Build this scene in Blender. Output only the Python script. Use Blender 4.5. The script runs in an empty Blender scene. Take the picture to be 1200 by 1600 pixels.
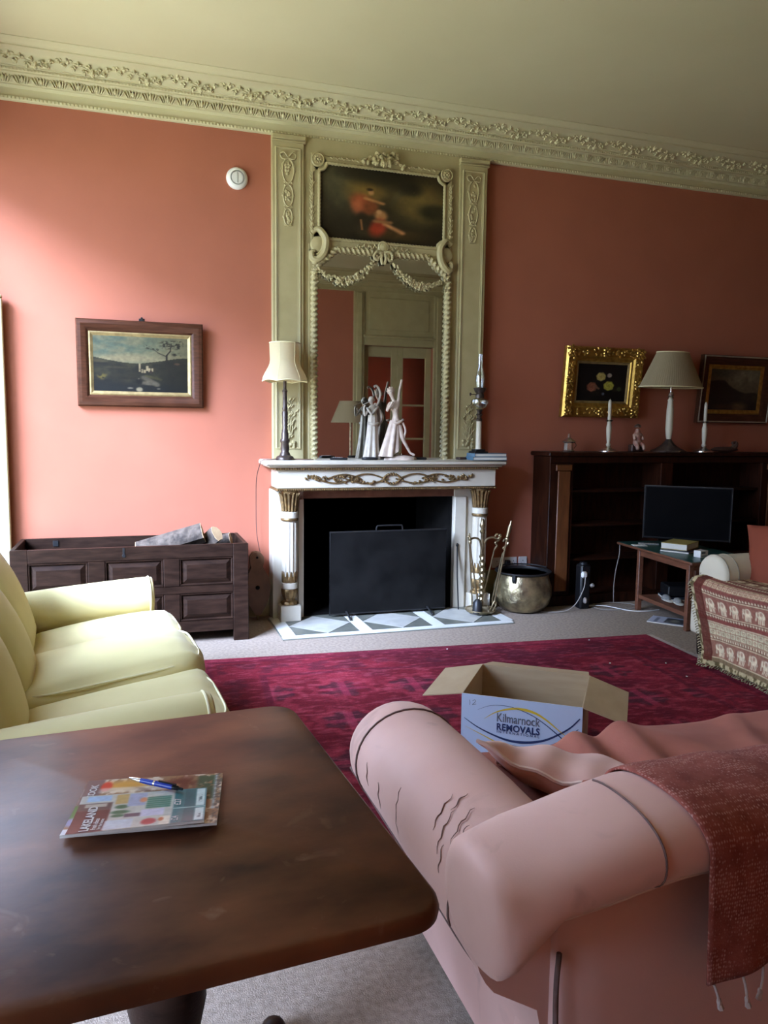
import bpy, math, random
import numpy as np
from mathutils import Vector, Matrix
random.seed(7)
PI = math.pi
sc = bpy.context.scene
C = sc.collection

# ------------------------------------------------------------------ camera, sky, exposure
cam = bpy.data.cameras.new('camera'); cam_o = bpy.data.objects.new('camera', cam); C.objects.link(cam_o)
cam.sensor_fit = 'VERTICAL'; cam.sensor_height = 36.0; cam.lens = 27.0; cam.clip_start = 0.05
def cam_axes(yaw, pitch, roll):
    cy, sy, cp, sp = math.cos(yaw), math.sin(yaw), math.cos(pitch), math.sin(pitch)
    F = Vector((sy*cp, cy*cp, -sp)); R = Vector((cy, -sy, 0)); U = R.cross(F)
    cr, sr = math.cos(roll), math.sin(roll)
    return F, cr*R + sr*U, -sr*R + cr*U
_F, _R, _U = cam_axes(0.316257534, 0.107511365, 0.0126043759)
cam_o.matrix_world = Matrix(((_R.x, _U.x, -_F.x, 0), (_R.y, _U.y, -_F.y, 0), (_R.z, _U.z, -_F.z, 1.42), (0, 0, 0, 1)))
sc.camera = cam_o

world = bpy.data.worlds.new('overcast_sky'); sc.world = world; world.use_nodes = True
nt = world.node_tree; nt.nodes.clear()
wo = nt.nodes.new('ShaderNodeOutputWorld'); bg = nt.nodes.new('ShaderNodeBackground')
tc = nt.nodes.new('ShaderNodeTexCoord'); sep = nt.nodes.new('ShaderNodeSeparateXYZ'); rp = nt.nodes.new('ShaderNodeValToRGB')
nt.links.new(tc.outputs['Generated'], sep.inputs[0]); nt.links.new(sep.outputs['Z'], rp.inputs[0])
rp.color_ramp.elements[0].position = 0.0; rp.color_ramp.elements[0].color = (0.68, 0.86, 1.20, 1)
rp.color_ramp.elements[1].position = 0.9; rp.color_ramp.elements[1].color = (0.64, 0.86, 1.30, 1)
nt.links.new(rp.outputs[0], bg.inputs['Color']); bg.inputs['Strength'].default_value = 6.0
nt.links.new(bg.outputs[0], wo.inputs['Surface'])

sc.view_settings.view_transform = 'Standard'; sc.view_settings.look = 'None'
sc.view_settings.gamma = 1.0; sc.view_settings.use_curve_mapping = False
sc.view_settings.exposure = 0.85
sc.cycles.max_bounces = 10; sc.cycles.diffuse_bounces = 6; sc.cycles.glossy_bounces = 4
sc.cycles.transparent_max_bounces = 12; sc.cycles.caustics_reflective = False; sc.cycles.caustics_refractive = False
sc.cycles.sample_clamp_indirect = 6.0
sc.cycles.use_denoising = True

# window openings in the left wall (y0, y1, z0, z1); a portal in each guides the daylight
LX = -1.12; RX = 9.5; BY = -0.2; W = 5.72; CZ = 3.76
WINS = [(2.40, 5.57, 0.22, 3.20), (0.45, 1.45, 0.35, 3.20)]
# hazy sun low in the overcast, shining in from the left
sun = bpy.data.lights.new('hazy_sun', 'SUN'); sun.energy = 11.5; sun.angle = math.radians(28); sun.color = (0.74, 0.94, 1.42)
sun_o = bpy.data.objects.new('hazy_sun', sun); C.objects.link(sun_o)
_d = Vector((math.cos(math.radians(34))*math.cos(math.radians(36)), math.cos(math.radians(34))*math.sin(math.radians(36)), -math.sin(math.radians(34))))
sun_o.rotation_euler = _d.to_track_quat('-Z', 'Y').to_euler()
for i, (y0, y1, z0, z1) in enumerate(WINS):
    l = bpy.data.lights.new('daylight_portal', 'AREA'); l.shape = 'RECTANGLE'; l.size = z1-z0; l.size_y = y1-y0
    l.cycles.is_portal = True
    o = bpy.data.objects.new('daylight_portal', l); C.objects.link(o)
    o.location = (LX-0.17, (y0+y1)/2, (z0+z1)/2); o.rotation_euler = (0, -PI/2, 0)

# ------------------------------------------------------------------ materials
def s2l(c):
    c = np.asarray(c, float)/255.0
    return np.where(c <= 0.04045, c/12.92, ((c+0.055)/1.055)**2.4)
MATS = {}
def mat(name, c1, c2=None, scale=8.0, rough=0.6, metal=0.0, bump=0.0, bscale=None, stretch=(1, 1, 1), detail=4, spec=0.5, lo=0.35, hi=0.65, sheen=0.0, bdist=0.004):
    m = bpy.data.materials.new(name); m.use_nodes = True; n = m.node_tree; b = n.nodes['Principled BSDF']
    b.inputs['Roughness'].default_value = rough; b.inputs['Metallic'].default_value = metal
    b.inputs['Specular IOR Level'].default_value = spec
    if sheen: b.inputs['Sheen Weight'].default_value = sheen
    if c2 is None: c2 = tuple(x*0.86 for x in c1)
    t = n.nodes.new('ShaderNodeTexCoord'); mp = n.nodes.new('ShaderNodeMapping'); mp.inputs['Scale'].default_value = stretch
    n.links.new(t.outputs['Object'], mp.inputs[0])
    nz = n.nodes.new('ShaderNodeTexNoise'); nz.inputs['Scale'].default_value = scale; nz.inputs['Detail'].default_value = detail
    n.links.new(mp.outputs[0], nz.inputs['Vector'])
    r = n.nodes.new('ShaderNodeValToRGB'); r.color_ramp.elements[0].position = lo; r.color_ramp.elements[1].position = hi
    r.color_ramp.elements[0].color = (*c1, 1); r.color_ramp.elements[1].color = (*c2, 1)
    n.links.new(nz.outputs['Fac'], r.inputs[0]); n.links.new(r.outputs[0], b.inputs['Base Color'])
    if bump:
        nb = n.nodes.new('ShaderNodeTexNoise'); nb.inputs['Scale'].default_value = bscale or scale*6; nb.inputs['Detail'].default_value = 3
        n.links.new(mp.outputs[0], nb.inputs['Vector'])
        bp = n.nodes.new('ShaderNodeBump'); bp.inputs['Strength'].default_value = bump; bp.inputs['Distance'].default_value = bdist
        n.links.new(nb.outputs['Fac'], bp.inputs['Height']); n.links.new(bp.outputs[0], b.inputs['Normal'])
    MATS[name] = m
    return m
def mat_attr(name, rough=0.6, spec=0.4, bump=0.0, bscale=300, grain=0.0, gscale=150):
    m = bpy.data.materials.new(name); m.use_nodes = True; n = m.node_tree; b = n.nodes['Principled BSDF']
    b.inputs['Roughness'].default_value = rough; b.inputs['Specular IOR Level'].default_value = spec
    a = n.nodes.new('ShaderNodeVertexColor'); a.layer_name = 'Col'
    src = a.outputs['Color']
    t = n.nodes.new('ShaderNodeTexCoord')
    if grain:
        nz = n.nodes.new('ShaderNodeTexNoise'); nz.inputs['Scale'].default_value = gscale; nz.inputs['Detail'].default_value = 3
        n.links.new(t.outputs['Object'], nz.inputs['Vector'])
        mr = n.nodes.new('ShaderNodeMapRange'); mr.inputs['From Min'].default_value = 0.3; mr.inputs['From Max'].default_value = 0.7
        mr.inputs['To Min'].default_value = 1-grain; mr.inputs['To Max'].default_value = 1+grain
        n.links.new(nz.outputs['Fac'], mr.inputs['Value'])
        mx = n.nodes.new('ShaderNodeVectorMath'); mx.operation = 'SCALE'
        n.links.new(src, mx.inputs[0]); n.links.new(mr.outputs[0], mx.inputs['Scale']); src = mx.outputs[0]
    n.links.new(src, b.inputs['Base Color'])
    if bump:
        nb = n.nodes.new('ShaderNodeTexNoise'); nb.inputs['Scale'].default_value = bscale
        n.links.new(t.outputs['Object'], nb.inputs['Vector'])
        bp = n.nodes.new('ShaderNodeBump'); bp.inputs['Strength'].default_value = bump; bp.inputs['Distance'].default_value = 0.003
        n.links.new(nb.outputs['Fac'], bp.inputs['Height']); n.links.new(bp.outputs[0], b.inputs['Normal'])
    MATS[name] = m
    return m
def mat_pane(name, tint=(1, 1, 1), ior=1.45, rough=0.02):
    m = bpy.data.materials.new(name); m.use_nodes = True; n = m.node_tree; n.nodes.clear()
    o = n.nodes.new('ShaderNodeOutputMaterial'); mx = n.nodes.new('ShaderNodeMixShader')
    tr = n.nodes.new('ShaderNodeBsdfTransparent'); tr.inputs[0].default_value = (*tint, 1)
    gl = n.nodes.new('ShaderNodeBsdfGlossy'); gl.inputs['Roughness'].default_value = rough
    lw = n.nodes.new('ShaderNodeLayerWeight'); lw.inputs['Blend'].default_value = 0.5
    pw = n.nodes.new('ShaderNodeMath'); pw.operation = 'POWER'; n.links.new(lw.outputs['Facing'], pw.inputs[0]); pw.inputs[1].default_value = 5.0
    fr = n.nodes.new('ShaderNodeMapRange'); n.links.new(pw.outputs[0], fr.inputs['Value']); fr.inputs['To Min'].default_value = ((ior-1)/(ior+1))**2; fr.inputs['To Max'].default_value = 1.0
    n.links.new(fr.outputs[0], mx.inputs[0]); n.links.new(tr.outputs[0], mx.inputs[1]); n.links.new(gl.outputs[0], mx.inputs[2])
    n.links.new(mx.outputs[0], o.inputs[0]); MATS[name] = m
    return m
def mat_shade(name, col, trans):
    m = bpy.data.materials.new(name); m.use_nodes = True; n = m.node_tree; n.nodes.clear()
    o = n.nodes.new('ShaderNodeOutputMaterial'); mx = n.nodes.new('ShaderNodeMixShader'); mx.inputs[0].default_value = trans
    d = n.nodes.new('ShaderNodeBsdfDiffuse'); t = n.nodes.new('ShaderNodeBsdfTranslucent')
    tcn = n.nodes.new('ShaderNodeTexCoord'); nz = n.nodes.new('ShaderNodeTexNoise'); nz.inputs['Scale'].default_value = 60
    n.links.new(tcn.outputs['Object'], nz.inputs['Vector'])
    r = n.nodes.new('ShaderNodeValToRGB'); r.color_ramp.elements[0].color = (*[x*0.93 for x in col], 1); r.color_ramp.elements[1].color = (*col, 1)
    n.links.new(nz.outputs['Fac'], r.inputs[0]); n.links.new(r.outputs[0], d.inputs[0]); n.links.new(r.outputs[0], t.inputs[0])
    n.links.new(d.outputs[0], mx.inputs[1]); n.links.new(t.outputs[0], mx.inputs[2]); n.links.new(mx.outputs[0], o.inputs[0])
    MATS[name] = m
    return m

terracotta = mat('terracotta_paint', (0.40, 0.134, 0.080), (0.38, 0.127, 0.076), 3, 0.75, bump=0.08, bscale=60, spec=0.25)
ceiling_paint = mat('ceiling_paint', (0.62, 0.57, 0.36), (0.59, 0.54, 0.335), 1.2, 0.85, bump=0.05, bscale=20, spec=0.2)
cream_paint = mat('cream_paint', (0.45, 0.385, 0.205), (0.41, 0.35, 0.18), 9, 0.5, bump=0.05, bscale=90)
white_paint = mat('white_paint', (0.78, 0.78, 0.72), (0.74, 0.74, 0.68), 6, 0.4)
carpet = mat('beige_carpet', (0.36, 0.285, 0.225), (0.255, 0.20, 0.155), 55, 0.95, bump=0.8, bscale=260, detail=6, spec=0.1)
gravel = mat('pale_gravel', (0.68, 0.60, 0.38), (0.60, 0.52, 0.32), 2, 0.9, bump=0.3)
marble = mat('white_marble', (0.62, 0.57, 0.46), (0.53, 0.48, 0.38), 5, 0.3, detail=8)
slip_marble = mat('brown_marble', (0.20, 0.085, 0.05), (0.13, 0.05, 0.03), 14, 0.35, detail=8)
gilt_bronze = mat('gilt_bronze', (0.30, 0.19, 0.075), (0.16, 0.10, 0.045), 40, 0.45, 0.7)
brass = mat('aged_brass', (0.44, 0.355, 0.21), (0.26, 0.20, 0.115), 25, 0.32, 0.9)
pot_brass = mat('hammered_brass', (0.50, 0.42, 0.24), (0.20, 0.16, 0.10), 12, 0.28, 0.85, bump=0.5, bscale=22, bdist=0.012)
gold_leaf = mat('gold_leaf', (0.56, 0.35, 0.08), (0.36, 0.21, 0.045), 30, 0.36, 0.85)
dull_gold = mat('dull_gold', (0.36, 0.26, 0.11), (0.24, 0.17, 0.07), 25, 0.45, 0.5)
soot = mat('soot_black', (0.006, 0.0055, 0.005), (0.010, 0.009, 0.008), 12, 0.9, spec=0.05)
black_metal = mat('black_metal', (0.012, 0.012, 0.013), (0.018, 0.017, 0.016), 15, 0.42, spec=0.35)
black_gloss = mat('black_plastic', (0.008, 0.008, 0.009), (0.010, 0.010, 0.011), 15, 0.4, spec=0.25)
screen_black = mat('dark_screen_glass', (0.003, 0.003, 0.0035), (0.004, 0.004, 0.0045), 5, 0.35, spec=0.04)
mesh_black = mat('fine_black_mesh', (0.005, 0.0048, 0.0046), (0.010, 0.0095, 0.009), 5, 0.6, bump=0.2, bscale=400, spec=0.06)
oak_dark = mat('dark_oak', (0.031, 0.0155, 0.0100), (0.015, 0.0075, 0.005), 7, 0.42, spec=0.12, bump=0.15, bscale=40, stretch=(1, 5, 5))
mahogany = mat('mahogany', (0.034, 0.0095, 0.004), (0.016, 0.0048, 0.0024), 6, 0.42, spec=0.15, stretch=(6, 6, 1))
mahogany_light = mat('faded_mahogany', (0.17, 0.062, 0.02), (0.11, 0.038, 0.013), 6, 0.35, spec=0.3, stretch=(6, 6, 1))
teak = mat('red_brown_wood', (0.20, 0.075, 0.04), (0.13, 0.05, 0.028), 9, 0.4, stretch=(6, 1, 6))
frame_wood = mat('walnut_frame_wood', (0.075, 0.027, 0.013), (0.045, 0.016, 0.008), 8, 0.40, spec=0.18, stretch=(1, 8, 8))
green_leather = mat('green_leather', (0.012, 0.055, 0.042), (0.02, 0.07, 0.055), 20, 0.35)
yellow_cloth = mat('pale_yellow_cloth', (0.64, 0.55, 0.265), (0.60, 0.515, 0.24), 5, 0.7, bump=0.10, bscale=350, sheen=0.15, spec=0.25, bdist=0.002)
yellow_piping = mat('cream_piping', (0.78, 0.72, 0.45), (0.72, 0.66, 0.40), 40, 0.7)
pink_cloth = mat('faded_pink_cloth', (0.74, 0.46, 0.39), (0.67, 0.39, 0.32), 3.5, 0.62, bump=0.12, bscale=300, sheen=0.15, spec=0.3, bdist=0.002)
pink_piping = mat('pink_piping', (0.80, 0.62, 0.55), (0.76, 0.58, 0.50), 40, 0.7)
dark_seam = mat('dark_seam', (0.16, 0.09, 0.075), (0.11, 0.06, 0.05), 40, 0.8)
rust_cloth = mat('rust_cloth', (0.38, 0.135, 0.095), (0.31, 0.10, 0.068), 4, 0.85, bump=0.15, bscale=280, sheen=0.05, spec=0.2)
rust_knit = mat('rust_woven_wool', (0.30, 0.085, 0.060), (0.22, 0.050, 0.034), 30, 0.9, bump=0.3, bscale=240, sheen=0.05, spec=0.15)
def speckle(m, col, scale, lo, hi):
    n = m.node_tree; b = n.nodes['Principled BSDF']; src = b.inputs['Base Color'].links[0].from_socket
    t = n.nodes.new('ShaderNodeTexCoord'); mp = n.nodes.new('ShaderNodeMapping'); mp.inputs['Scale'].default_value = (1.3, 0.8, 0.8); n.links.new(t.outputs['Object'], mp.inputs[0])
    vz = n.nodes.new('ShaderNodeTexVoronoi'); vz.inputs['Scale'].default_value = scale; vz.inputs['Randomness'].default_value = 0.45; n.links.new(mp.outputs[0], vz.inputs['Vector'])
    r = n.nodes.new('ShaderNodeMapRange'); r.inputs['From Min'].default_value = lo; r.inputs['From Max'].default_value = hi; r.inputs['To Min'].default_value = 0.75; r.inputs['To Max'].default_value = 0.0; n.links.new(vz.outputs['Distance'], r.inputs['Value'])
    mx = n.nodes.new('ShaderNodeMix'); mx.data_type = 'RGBA'; n.links.new(r.outputs[0], mx.inputs['Factor']); n.links.new(src, mx.inputs[6]); mx.inputs[7].default_value = (*col, 1); n.links.new(mx.outputs[2], b.inputs['Base Color'])
speckle(rust_knit, (0.60, 0.33, 0.27), 150, 0.10, 0.42)
rust_cushion_cloth = mat('rust_cushion_cloth', (0.22, 0.052, 0.026), (0.19, 0.044, 0.022), 5, 0.8, bump=0.12, bscale=300, spec=0.2)
fringe_white = mat('cream_yarn', (0.55, 0.46, 0.40), (0.46, 0.38, 0.33), 90, 0.9)
cream_cloth = mat('cream_upholstery', (0.62, 0.56, 0.42), (0.58, 0.52, 0.39), 6, 0.75, bump=0.1, bscale=300, spec=0.25)
cardboard = mat('brown_cardboard', (0.46, 0.35, 0.22), (0.42, 0.31, 0.19), 6, 0.8, spec=0.2, stretch=(1, 1, 6))
box_white = mat('white_printed_card', (0.52, 0.63, 0.80), (0.50, 0.61, 0.78), 6, 0.55, spec=0.3)
navy_ink = mat('navy_ink', (0.014, 0.035, 0.13), (0.012, 0.03, 0.11), 9, 0.55)
yellow_ink = mat('yellow_ink', (0.70, 0.50, 0.03), (0.66, 0.46, 0.03), 9, 0.55)
grey_ink = mat('grey_ink', (0.10, 0.12, 0.16), (0.12, 0.14, 0.18), 9, 0.6)
shade_cream = mat_shade('cream_lampshade', (0.70, 0.60, 0.38), 0.35)
shade_pleat = mat_shade('pleated_lampshade', (0.46, 0.38, 0.24), 0.35)
lamp_dark = mat('dark_lamp_metal', (0.05, 0.036, 0.03), (0.10, 0.075, 0.06), 30, 0.35, 0.5)
ceramic = mat('bisque_porcelain', (0.56, 0.45, 0.36), (0.44, 0.34, 0.27), 22, 0.5)
ceramic_grey = mat('pale_porcelain', (0.46, 0.41, 0.33), (0.36, 0.31, 0.25), 22, 0.45)
silver = mat('silver', (0.70, 0.67, 0.60), (0.50, 0.46, 0.40), 20, 0.25, 0.95)
candle_wax = mat('candle_wax', (0.58, 0.53, 0.42), (0.54, 0.49, 0.38), 9, 0.5)
white_plastic = mat('white_plastic', (0.78, 0.77, 0.74), (0.75, 0.74, 0.71), 5, 0.35)
cable_grey = mat('grey_cable', (0.34, 0.31, 0.28), (0.30, 0.27, 0.24), 9, 0.5)
cable_brown = mat('brown_flex', (0.12, 0.045, 0.035), (0.10, 0.04, 0.03), 9, 0.5)
blue_cover = mat('blue_book_cloth', (0.07, 0.14, 0.20), (0.06, 0.12, 0.17), 9, 0.55)
blue_cover_b = mat('slate_book_cloth', (0.10, 0.17, 0.22), (0.08, 0.14, 0.19), 9, 0.55)
paper = mat('paper_pages', (0.74, 0.72, 0.64), (0.66, 0.64, 0.56), 90, 0.8, stretch=(1, 1, 20))
bark = mat('log_bark', (0.115, 0.085, 0.062), (0.035, 0.025, 0.018), 18, 0.9, bump=0.8, bscale=40, bdist=0.01)
cut_wood = mat('split_wood', (0.58, 0.40, 0.22), (0.46, 0.30, 0.16), 15, 0.8)
mid_wood = mat('bellows_wood', (0.16, 0.075, 0.035), (0.11, 0.05, 0.022), 10, 0.5)
leather = mat('dark_leather', (0.045, 0.022, 0.014), (0.03, 0.015, 0.01), 15, 0.55)
stone_white = mat('white_hearth_marble', (0.70, 0.70, 0.66), (0.62, 0.62, 0.58), 8, 0.35)
stone_grey = mat('pale_grey_marble', (0.46, 0.45, 0.40), (0.38, 0.37, 0.33), 10, 0.35)
stone_green = mat('green_grey_slate', (0.15, 0.15, 0.12), (0.10, 0.105, 0.085), 10, 0.4)
blue_plastic = mat('blue_pen_plastic', (0.02, 0.06, 0.42), (0.02, 0.05, 0.38), 9, 0.25)
mustard = mat('mustard_cover', (0.38, 0.30, 0.09), (0.34, 0.27, 0.08), 9, 0.5)
navy_cover = mat('navy_folder', (0.012, 0.018, 0.035), (0.012, 0.016, 0.03), 9, 0.5)
grey_felt = mat('grey_felt', (0.26, 0.26, 0.24), (0.20, 0.20, 0.19), 30, 0.9)
red_clay = mat('painted_red_clay', (0.30, 0.10, 0.07), (0.42, 0.28, 0.22), 24, 0.5)
brown_clay = mat('dark_brown_clay', (0.07, 0.035, 0.022), (0.05, 0.025, 0.018), 24, 0.5)
parquet = mat('hall_floor', (0.20, 0.10, 0.05), (0.15, 0.075, 0.04), 6, 0.5)
picture_mat = mat_attr('oil_paint', 0.5, 0.3, 0.12, 120)
print_mat = mat_attr('glossy_print', 0.3, 0.5)
rug_mat = mat_attr('overdyed_wool', 0.95, 0.08, 0.5, 320, 0.22, 130)
throw_mat = mat_attr('woven_throw', 0.9, 0.1, 0.4, 350, 0.12, 200)
pane_glass = mat_pane('window_glass')
lamp_glass = mat_pane('lamp_glass', (0.80, 0.80, 0.76), 2.6, 0.12)
mirror_m = mat('silvered_mirror', (0.80, 0.80, 0.76), (0.78, 0.78, 0.74), 3, 0.015, 1.0)
# table top: mottled, worn French polish
table_wood = mat('worn_mahogany', (0.055, 0.020, 0.011), (0.205, 0.080, 0.036), 4.2, 0.40, bump=0.04, bscale=70, stretch=(1.0, 1.7, 1), detail=12, lo=0.34, hi=0.70, spec=0.22)

def scuffs(m, col, scale, lo, hi):
    n = m.node_tree; b = n.nodes['Principled BSDF']; src = b.inputs['Base Color'].links[0].from_socket
    t = n.nodes.new('ShaderNodeTexCoord'); nz = n.nodes.new('ShaderNodeTexNoise'); nz.inputs['Scale'].default_value = scale; nz.inputs['Detail'].default_value = 8; nz.inputs['Distortion'].default_value = 1.2
    n.links.new(t.outputs['Object'], nz.inputs['Vector']); r = n.nodes.new('ShaderNodeMapRange'); r.inputs['From Min'].default_value = lo; r.inputs['From Max'].default_value = hi; r.inputs['To Max'].default_value = 0.75
    n.links.new(nz.outputs['Fac'], r.inputs['Value']); mx = n.nodes.new('ShaderNodeMix'); mx.data_type = 'RGBA'; n.links.new(r.outputs[0], mx.inputs['Factor']); n.links.new(src, mx.inputs[6]); mx.inputs[7].default_value = (*col, 1); n.links.new(mx.outputs[2], b.inputs['Base Color'])
scuffs(table_wood, (0.27, 0.16, 0.10), 11, 0.63, 0.80); scuffs(pink_cloth, (0.36, 0.20, 0.16), 6, 0.62, 0.85)

# ------------------------------------------------------------------ mesh helpers
class MB:
    def __init__(s): s.v = []; s.f = []; s.c = None
    def add(s, vs, fs):
        k = len(s.v); s.v += [tuple(p) for p in vs]; s.f += [tuple(i+k for i in f) for f in fs]; return s
    def box(s, x0, x1, y0, y1, z0, z1, b=0.0, M=None):
        if x0 > x1: x0, x1 = x1, x0
        if y0 > y1: y0, y1 = y1, y0
        if z0 > z1: z0, z1 = z1, z0
        b = min(b, 0.45*min(x1-x0, y1-y0, z1-z0))
        if b <= 0:
            vs = [(x, y, z) for x in (x0, x1) for y in (y0, y1) for z in (z0, z1)]
            fs = [(0, 1, 3, 2), (4, 6, 7, 5), (0, 4, 5, 1), (2, 3, 7, 6), (0, 2, 6, 4), (1, 5, 7, 3)]
        else:
            vs = []
            for i, (X, sx) in enumerate(((x0, 1), (x1, -1))):
                for j, (Y, sy) in enumerate(((y0, 1), (y1, -1))):
                    for k, (Z, sz) in enumerate(((z0, 1), (z1, -1))):
                        vs += [(X, Y+sy*b, Z+sz*b), (X+sx*b, Y, Z+sz*b), (X+sx*b, Y+sy*b, Z)]
            I = lambda i, j, k, a: ((i*2+j)*2+k)*3+a
            fs = []
            for i in (0, 1):
                q = [I(i, 0, 0, 0), I(i, 0, 1, 0), I(i, 1, 1, 0), I(i, 1, 0, 0)]; fs.append(q if i == 0 else q[::-1])
                q = [I(0, i, 0, 1), I(1, i, 0, 1), I(1, i, 1, 1), I(0, i, 1, 1)]; fs.append(q if i == 0 else q[::-1])
                q = [I(0, 0, i, 2), I(0, 1, i, 2), I(1, 1, i, 2), I(1, 0, i, 2)]; fs.append(q if i == 0 else q[::-1])
                for j in (0, 1):
                    fs.append([I(0, i, j, 1), I(0, i, j, 2), I(1, i, j, 2), I(1, i, j, 1)])
                    fs.append([I(i, 0, j, 0), I(i, 0, j, 2), I(i, 1, j, 2), I(i, 1, j, 0)])
                    fs.append([I(i, j, 0, 0), I(i, j, 0, 1), I(i, j, 1, 1), I(i, j, 1, 0)])
                    for k in (0, 1): fs.append([I(i, j, k, 0), I(i, j, k, 1), I(i, j, k, 2)])
        if M is not None: vs = [M @ Vector(p) for p in vs]
        return s.add(vs, fs)
    def lathe(s, prof, n=24, c=(0, 0, 0), M=None, flute=0, fd=0.0):
        vs = []; fs = []; m = len(prof)
        for r, z in prof:
            for i in range(n):
                a = 2*PI*i/n; rr = r*(1-fd*(0.5+0.5*math.cos(flute*a))) if flute else r
                vs.append((rr*math.cos(a), rr*math.sin(a), z))
        for j in range(m-1):
            for i in range(n):
                k = (i+1) % n; fs.append((j*n+i, j*n+k, (j+1)*n+k, (j+1)*n+i))
        fs.append(tuple(range(n))[::-1]); fs.append(tuple((m-1)*n+i for i in range(n)))
        M = M or Matrix()
        return s.add([(M @ Vector(p)) + Vector(c) for p in vs], fs)
    def tube(s, pts, r, n=8, closed=False, twist=None, flat=1.0):
        pts = [Vector(p) for p in pts]; m = len(pts)
        rs = list(r) if hasattr(r, '__len__') else [r]*m
        vs = []; fs = []; prev = None; L = 0
        for i, p in enumerate(pts):
            a = pts[i-1] if (i or closed) else p; b = pts[(i+1) % m] if (i < m-1 or closed) else p
            t = (b-a).normalized() if (b-a).length > 1e-9 else Vector((0, 0, 1))
            if prev is None:
                h = Vector((0, 0, 1)) if abs(t.z) < 0.9 else Vector((0, 1, 0)); u = (h - t*h.dot(t)).normalized()
            else: u = (prev - t*prev.dot(t)).normalized()
            prev = u; w = t.cross(u)
            if i: L += (p-pts[i-1]).length
            for k in range(n):
                q = 2*PI*k/n; rr = rs[i]
                if twist: rr *= 1+twist[2]*math.cos(twist[0]*(q-2*PI*L/twist[1]))
                vs.append(p + u*math.cos(q)*rr*flat + w*math.sin(q)*rr)
        for j in range(m if closed else m-1):
            J = (j+1) % m
            for k in range(n):
                K = (k+1) % n; fs.append((j*n+k, j*n+K, J*n+K, J*n+k))
        if not closed: fs.append(tuple(range(n))[::-1]); fs.append(tuple((m-1)*n+k for k in range(n)))
        return s.add(vs, fs)
    def prism(s, poly, a0, a1, axis='x'):
        n = len(poly); vs = []
        for a in (a0, a1):
            for p, q in poly:
                vs.append((a, p, q) if axis == 'x' else (p, a, q) if axis == 'y' else (p, q, a))
        fs = [(i, (i+1) % n, n+(i+1) % n, n+i) for i in range(n)]
        fs += [tuple(range(n))[::-1], tuple(range(n, 2*n))]
        return s.add(vs, fs)
    def grid(s, fn, nu, nv, cu=False, cv=False):
        vs = [fn(i/(nu if cu else nu-1), j/(nv if cv else nv-1)) for i in range(nu) for j in range(nv)]
        fs = []
        for i in range(nu if cu else nu-1):
            for j in range(nv if cv else nv-1):
                a, b = (i+1) % nu, (j+1) % nv
                fs.append((i*nv+j, a*nv+j, a*nv+b, i*nv+b))
        return s.add(vs, fs)
    def loft(s, rings, caps=True):
        n = len(rings[0]); m = len(rings); vs = [p for r in rings for p in r]; fs = []
        for j in range(m-1):
            for i in range(n):
                k = (i+1) % n; fs.append((j*n+i, j*n+k, (j+1)*n+k, (j+1)*n+i))
        if caps: fs.append(tuple(range(n))[::-1]); fs.append(tuple((m-1)*n+i for i in range(n)))
        return s.add(vs, fs)
    def ball(s, c, r, n=8, m=6, M=None):
        rx, ry, rz = r if hasattr(r, '__len__') else (r, r, r)
        vs = [(0, 0, -rz)]; fs = []
        for j in range(1, m):
            t = -PI/2+PI*j/m
            for i in range(n):
                a = 2*PI*i/n; vs.append((rx*math.cos(t)*math.cos(a), ry*math.cos(t)*math.sin(a), rz*math.sin(t)))
        vs.append((0, 0, rz)); e = len(vs)-1
        for i in range(n):
            k = (i+1) % n; fs.append((0, 1+k, 1+i)); fs.append((e, 1+(m-2)*n+i, 1+(m-2)*n+k))
            for j in range(m-2): fs.append((1+j*n+i, 1+j*n+k, 1+(j+1)*n+k, 1+(j+1)*n+i))
        if M is not None: vs = [M @ Vector(p) for p in vs]
        return s.add([Vector(p)+Vector(c) for p in vs], fs)
    def softbox(s, a, b, c, r, n=10, puff=0.0, fn=None, M=None):
        """rounded, slightly puffed upholstery block, half sizes a, b, c"""
        vs = {}; fs = []; out = []
        def vid(p):
            k = tuple(round(x, 5) for x in p)
            if k not in vs: vs[k] = len(out); out.append(p)
            return vs[k]
        h = Vector((a, b, c))
        for ax in range(3):
            for sg in (-1, 1):
                for i in range(n):
                    for j in range(n):
                        q = []
                        for di, dj in ((0, 0), (1, 0), (1, 1), (0, 1)):
                            u = -math.cos(PI*(i+di)/n)*0.5 - 0.0 + (2*(i+di)/n-1)*0.5; w = -math.cos(PI*(j+dj)/n)*0.5 + (2*(j+dj)/n-1)*0.5
                            p = [0, 0, 0]; p[ax] = sg; p[(ax+1) % 3] = u; p[(ax+2) % 3] = w
                            q.append(vid(tuple(p)))
                        fs.append(q if sg > 0 else q[::-1])
        pts = []
        for p in out:
            P = Vector((p[0]*a, p[1]*b, p[2]*c)); In = Vector([max(-(h[k]-r), min(h[k]-r, P[k])) for k in range(3)])
            d = P-In
            if d.length > 1e-9: P = In + d.normalized()*r
            if puff: P.z += p[2]*puff*(1-p[0]**2)*(1-p[1]**2); P.x += p[0]*puff*0.4*(1-p[1]**2)*(1-p[2]**2); P.y += p[1]*puff*0.4*(1-p[0]**2)*(1-p[2]**2)
            if fn: P = Vector(fn(P))
            pts.append(M @ P if M is not None else P)
        return s.add(pts, fs)

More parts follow.
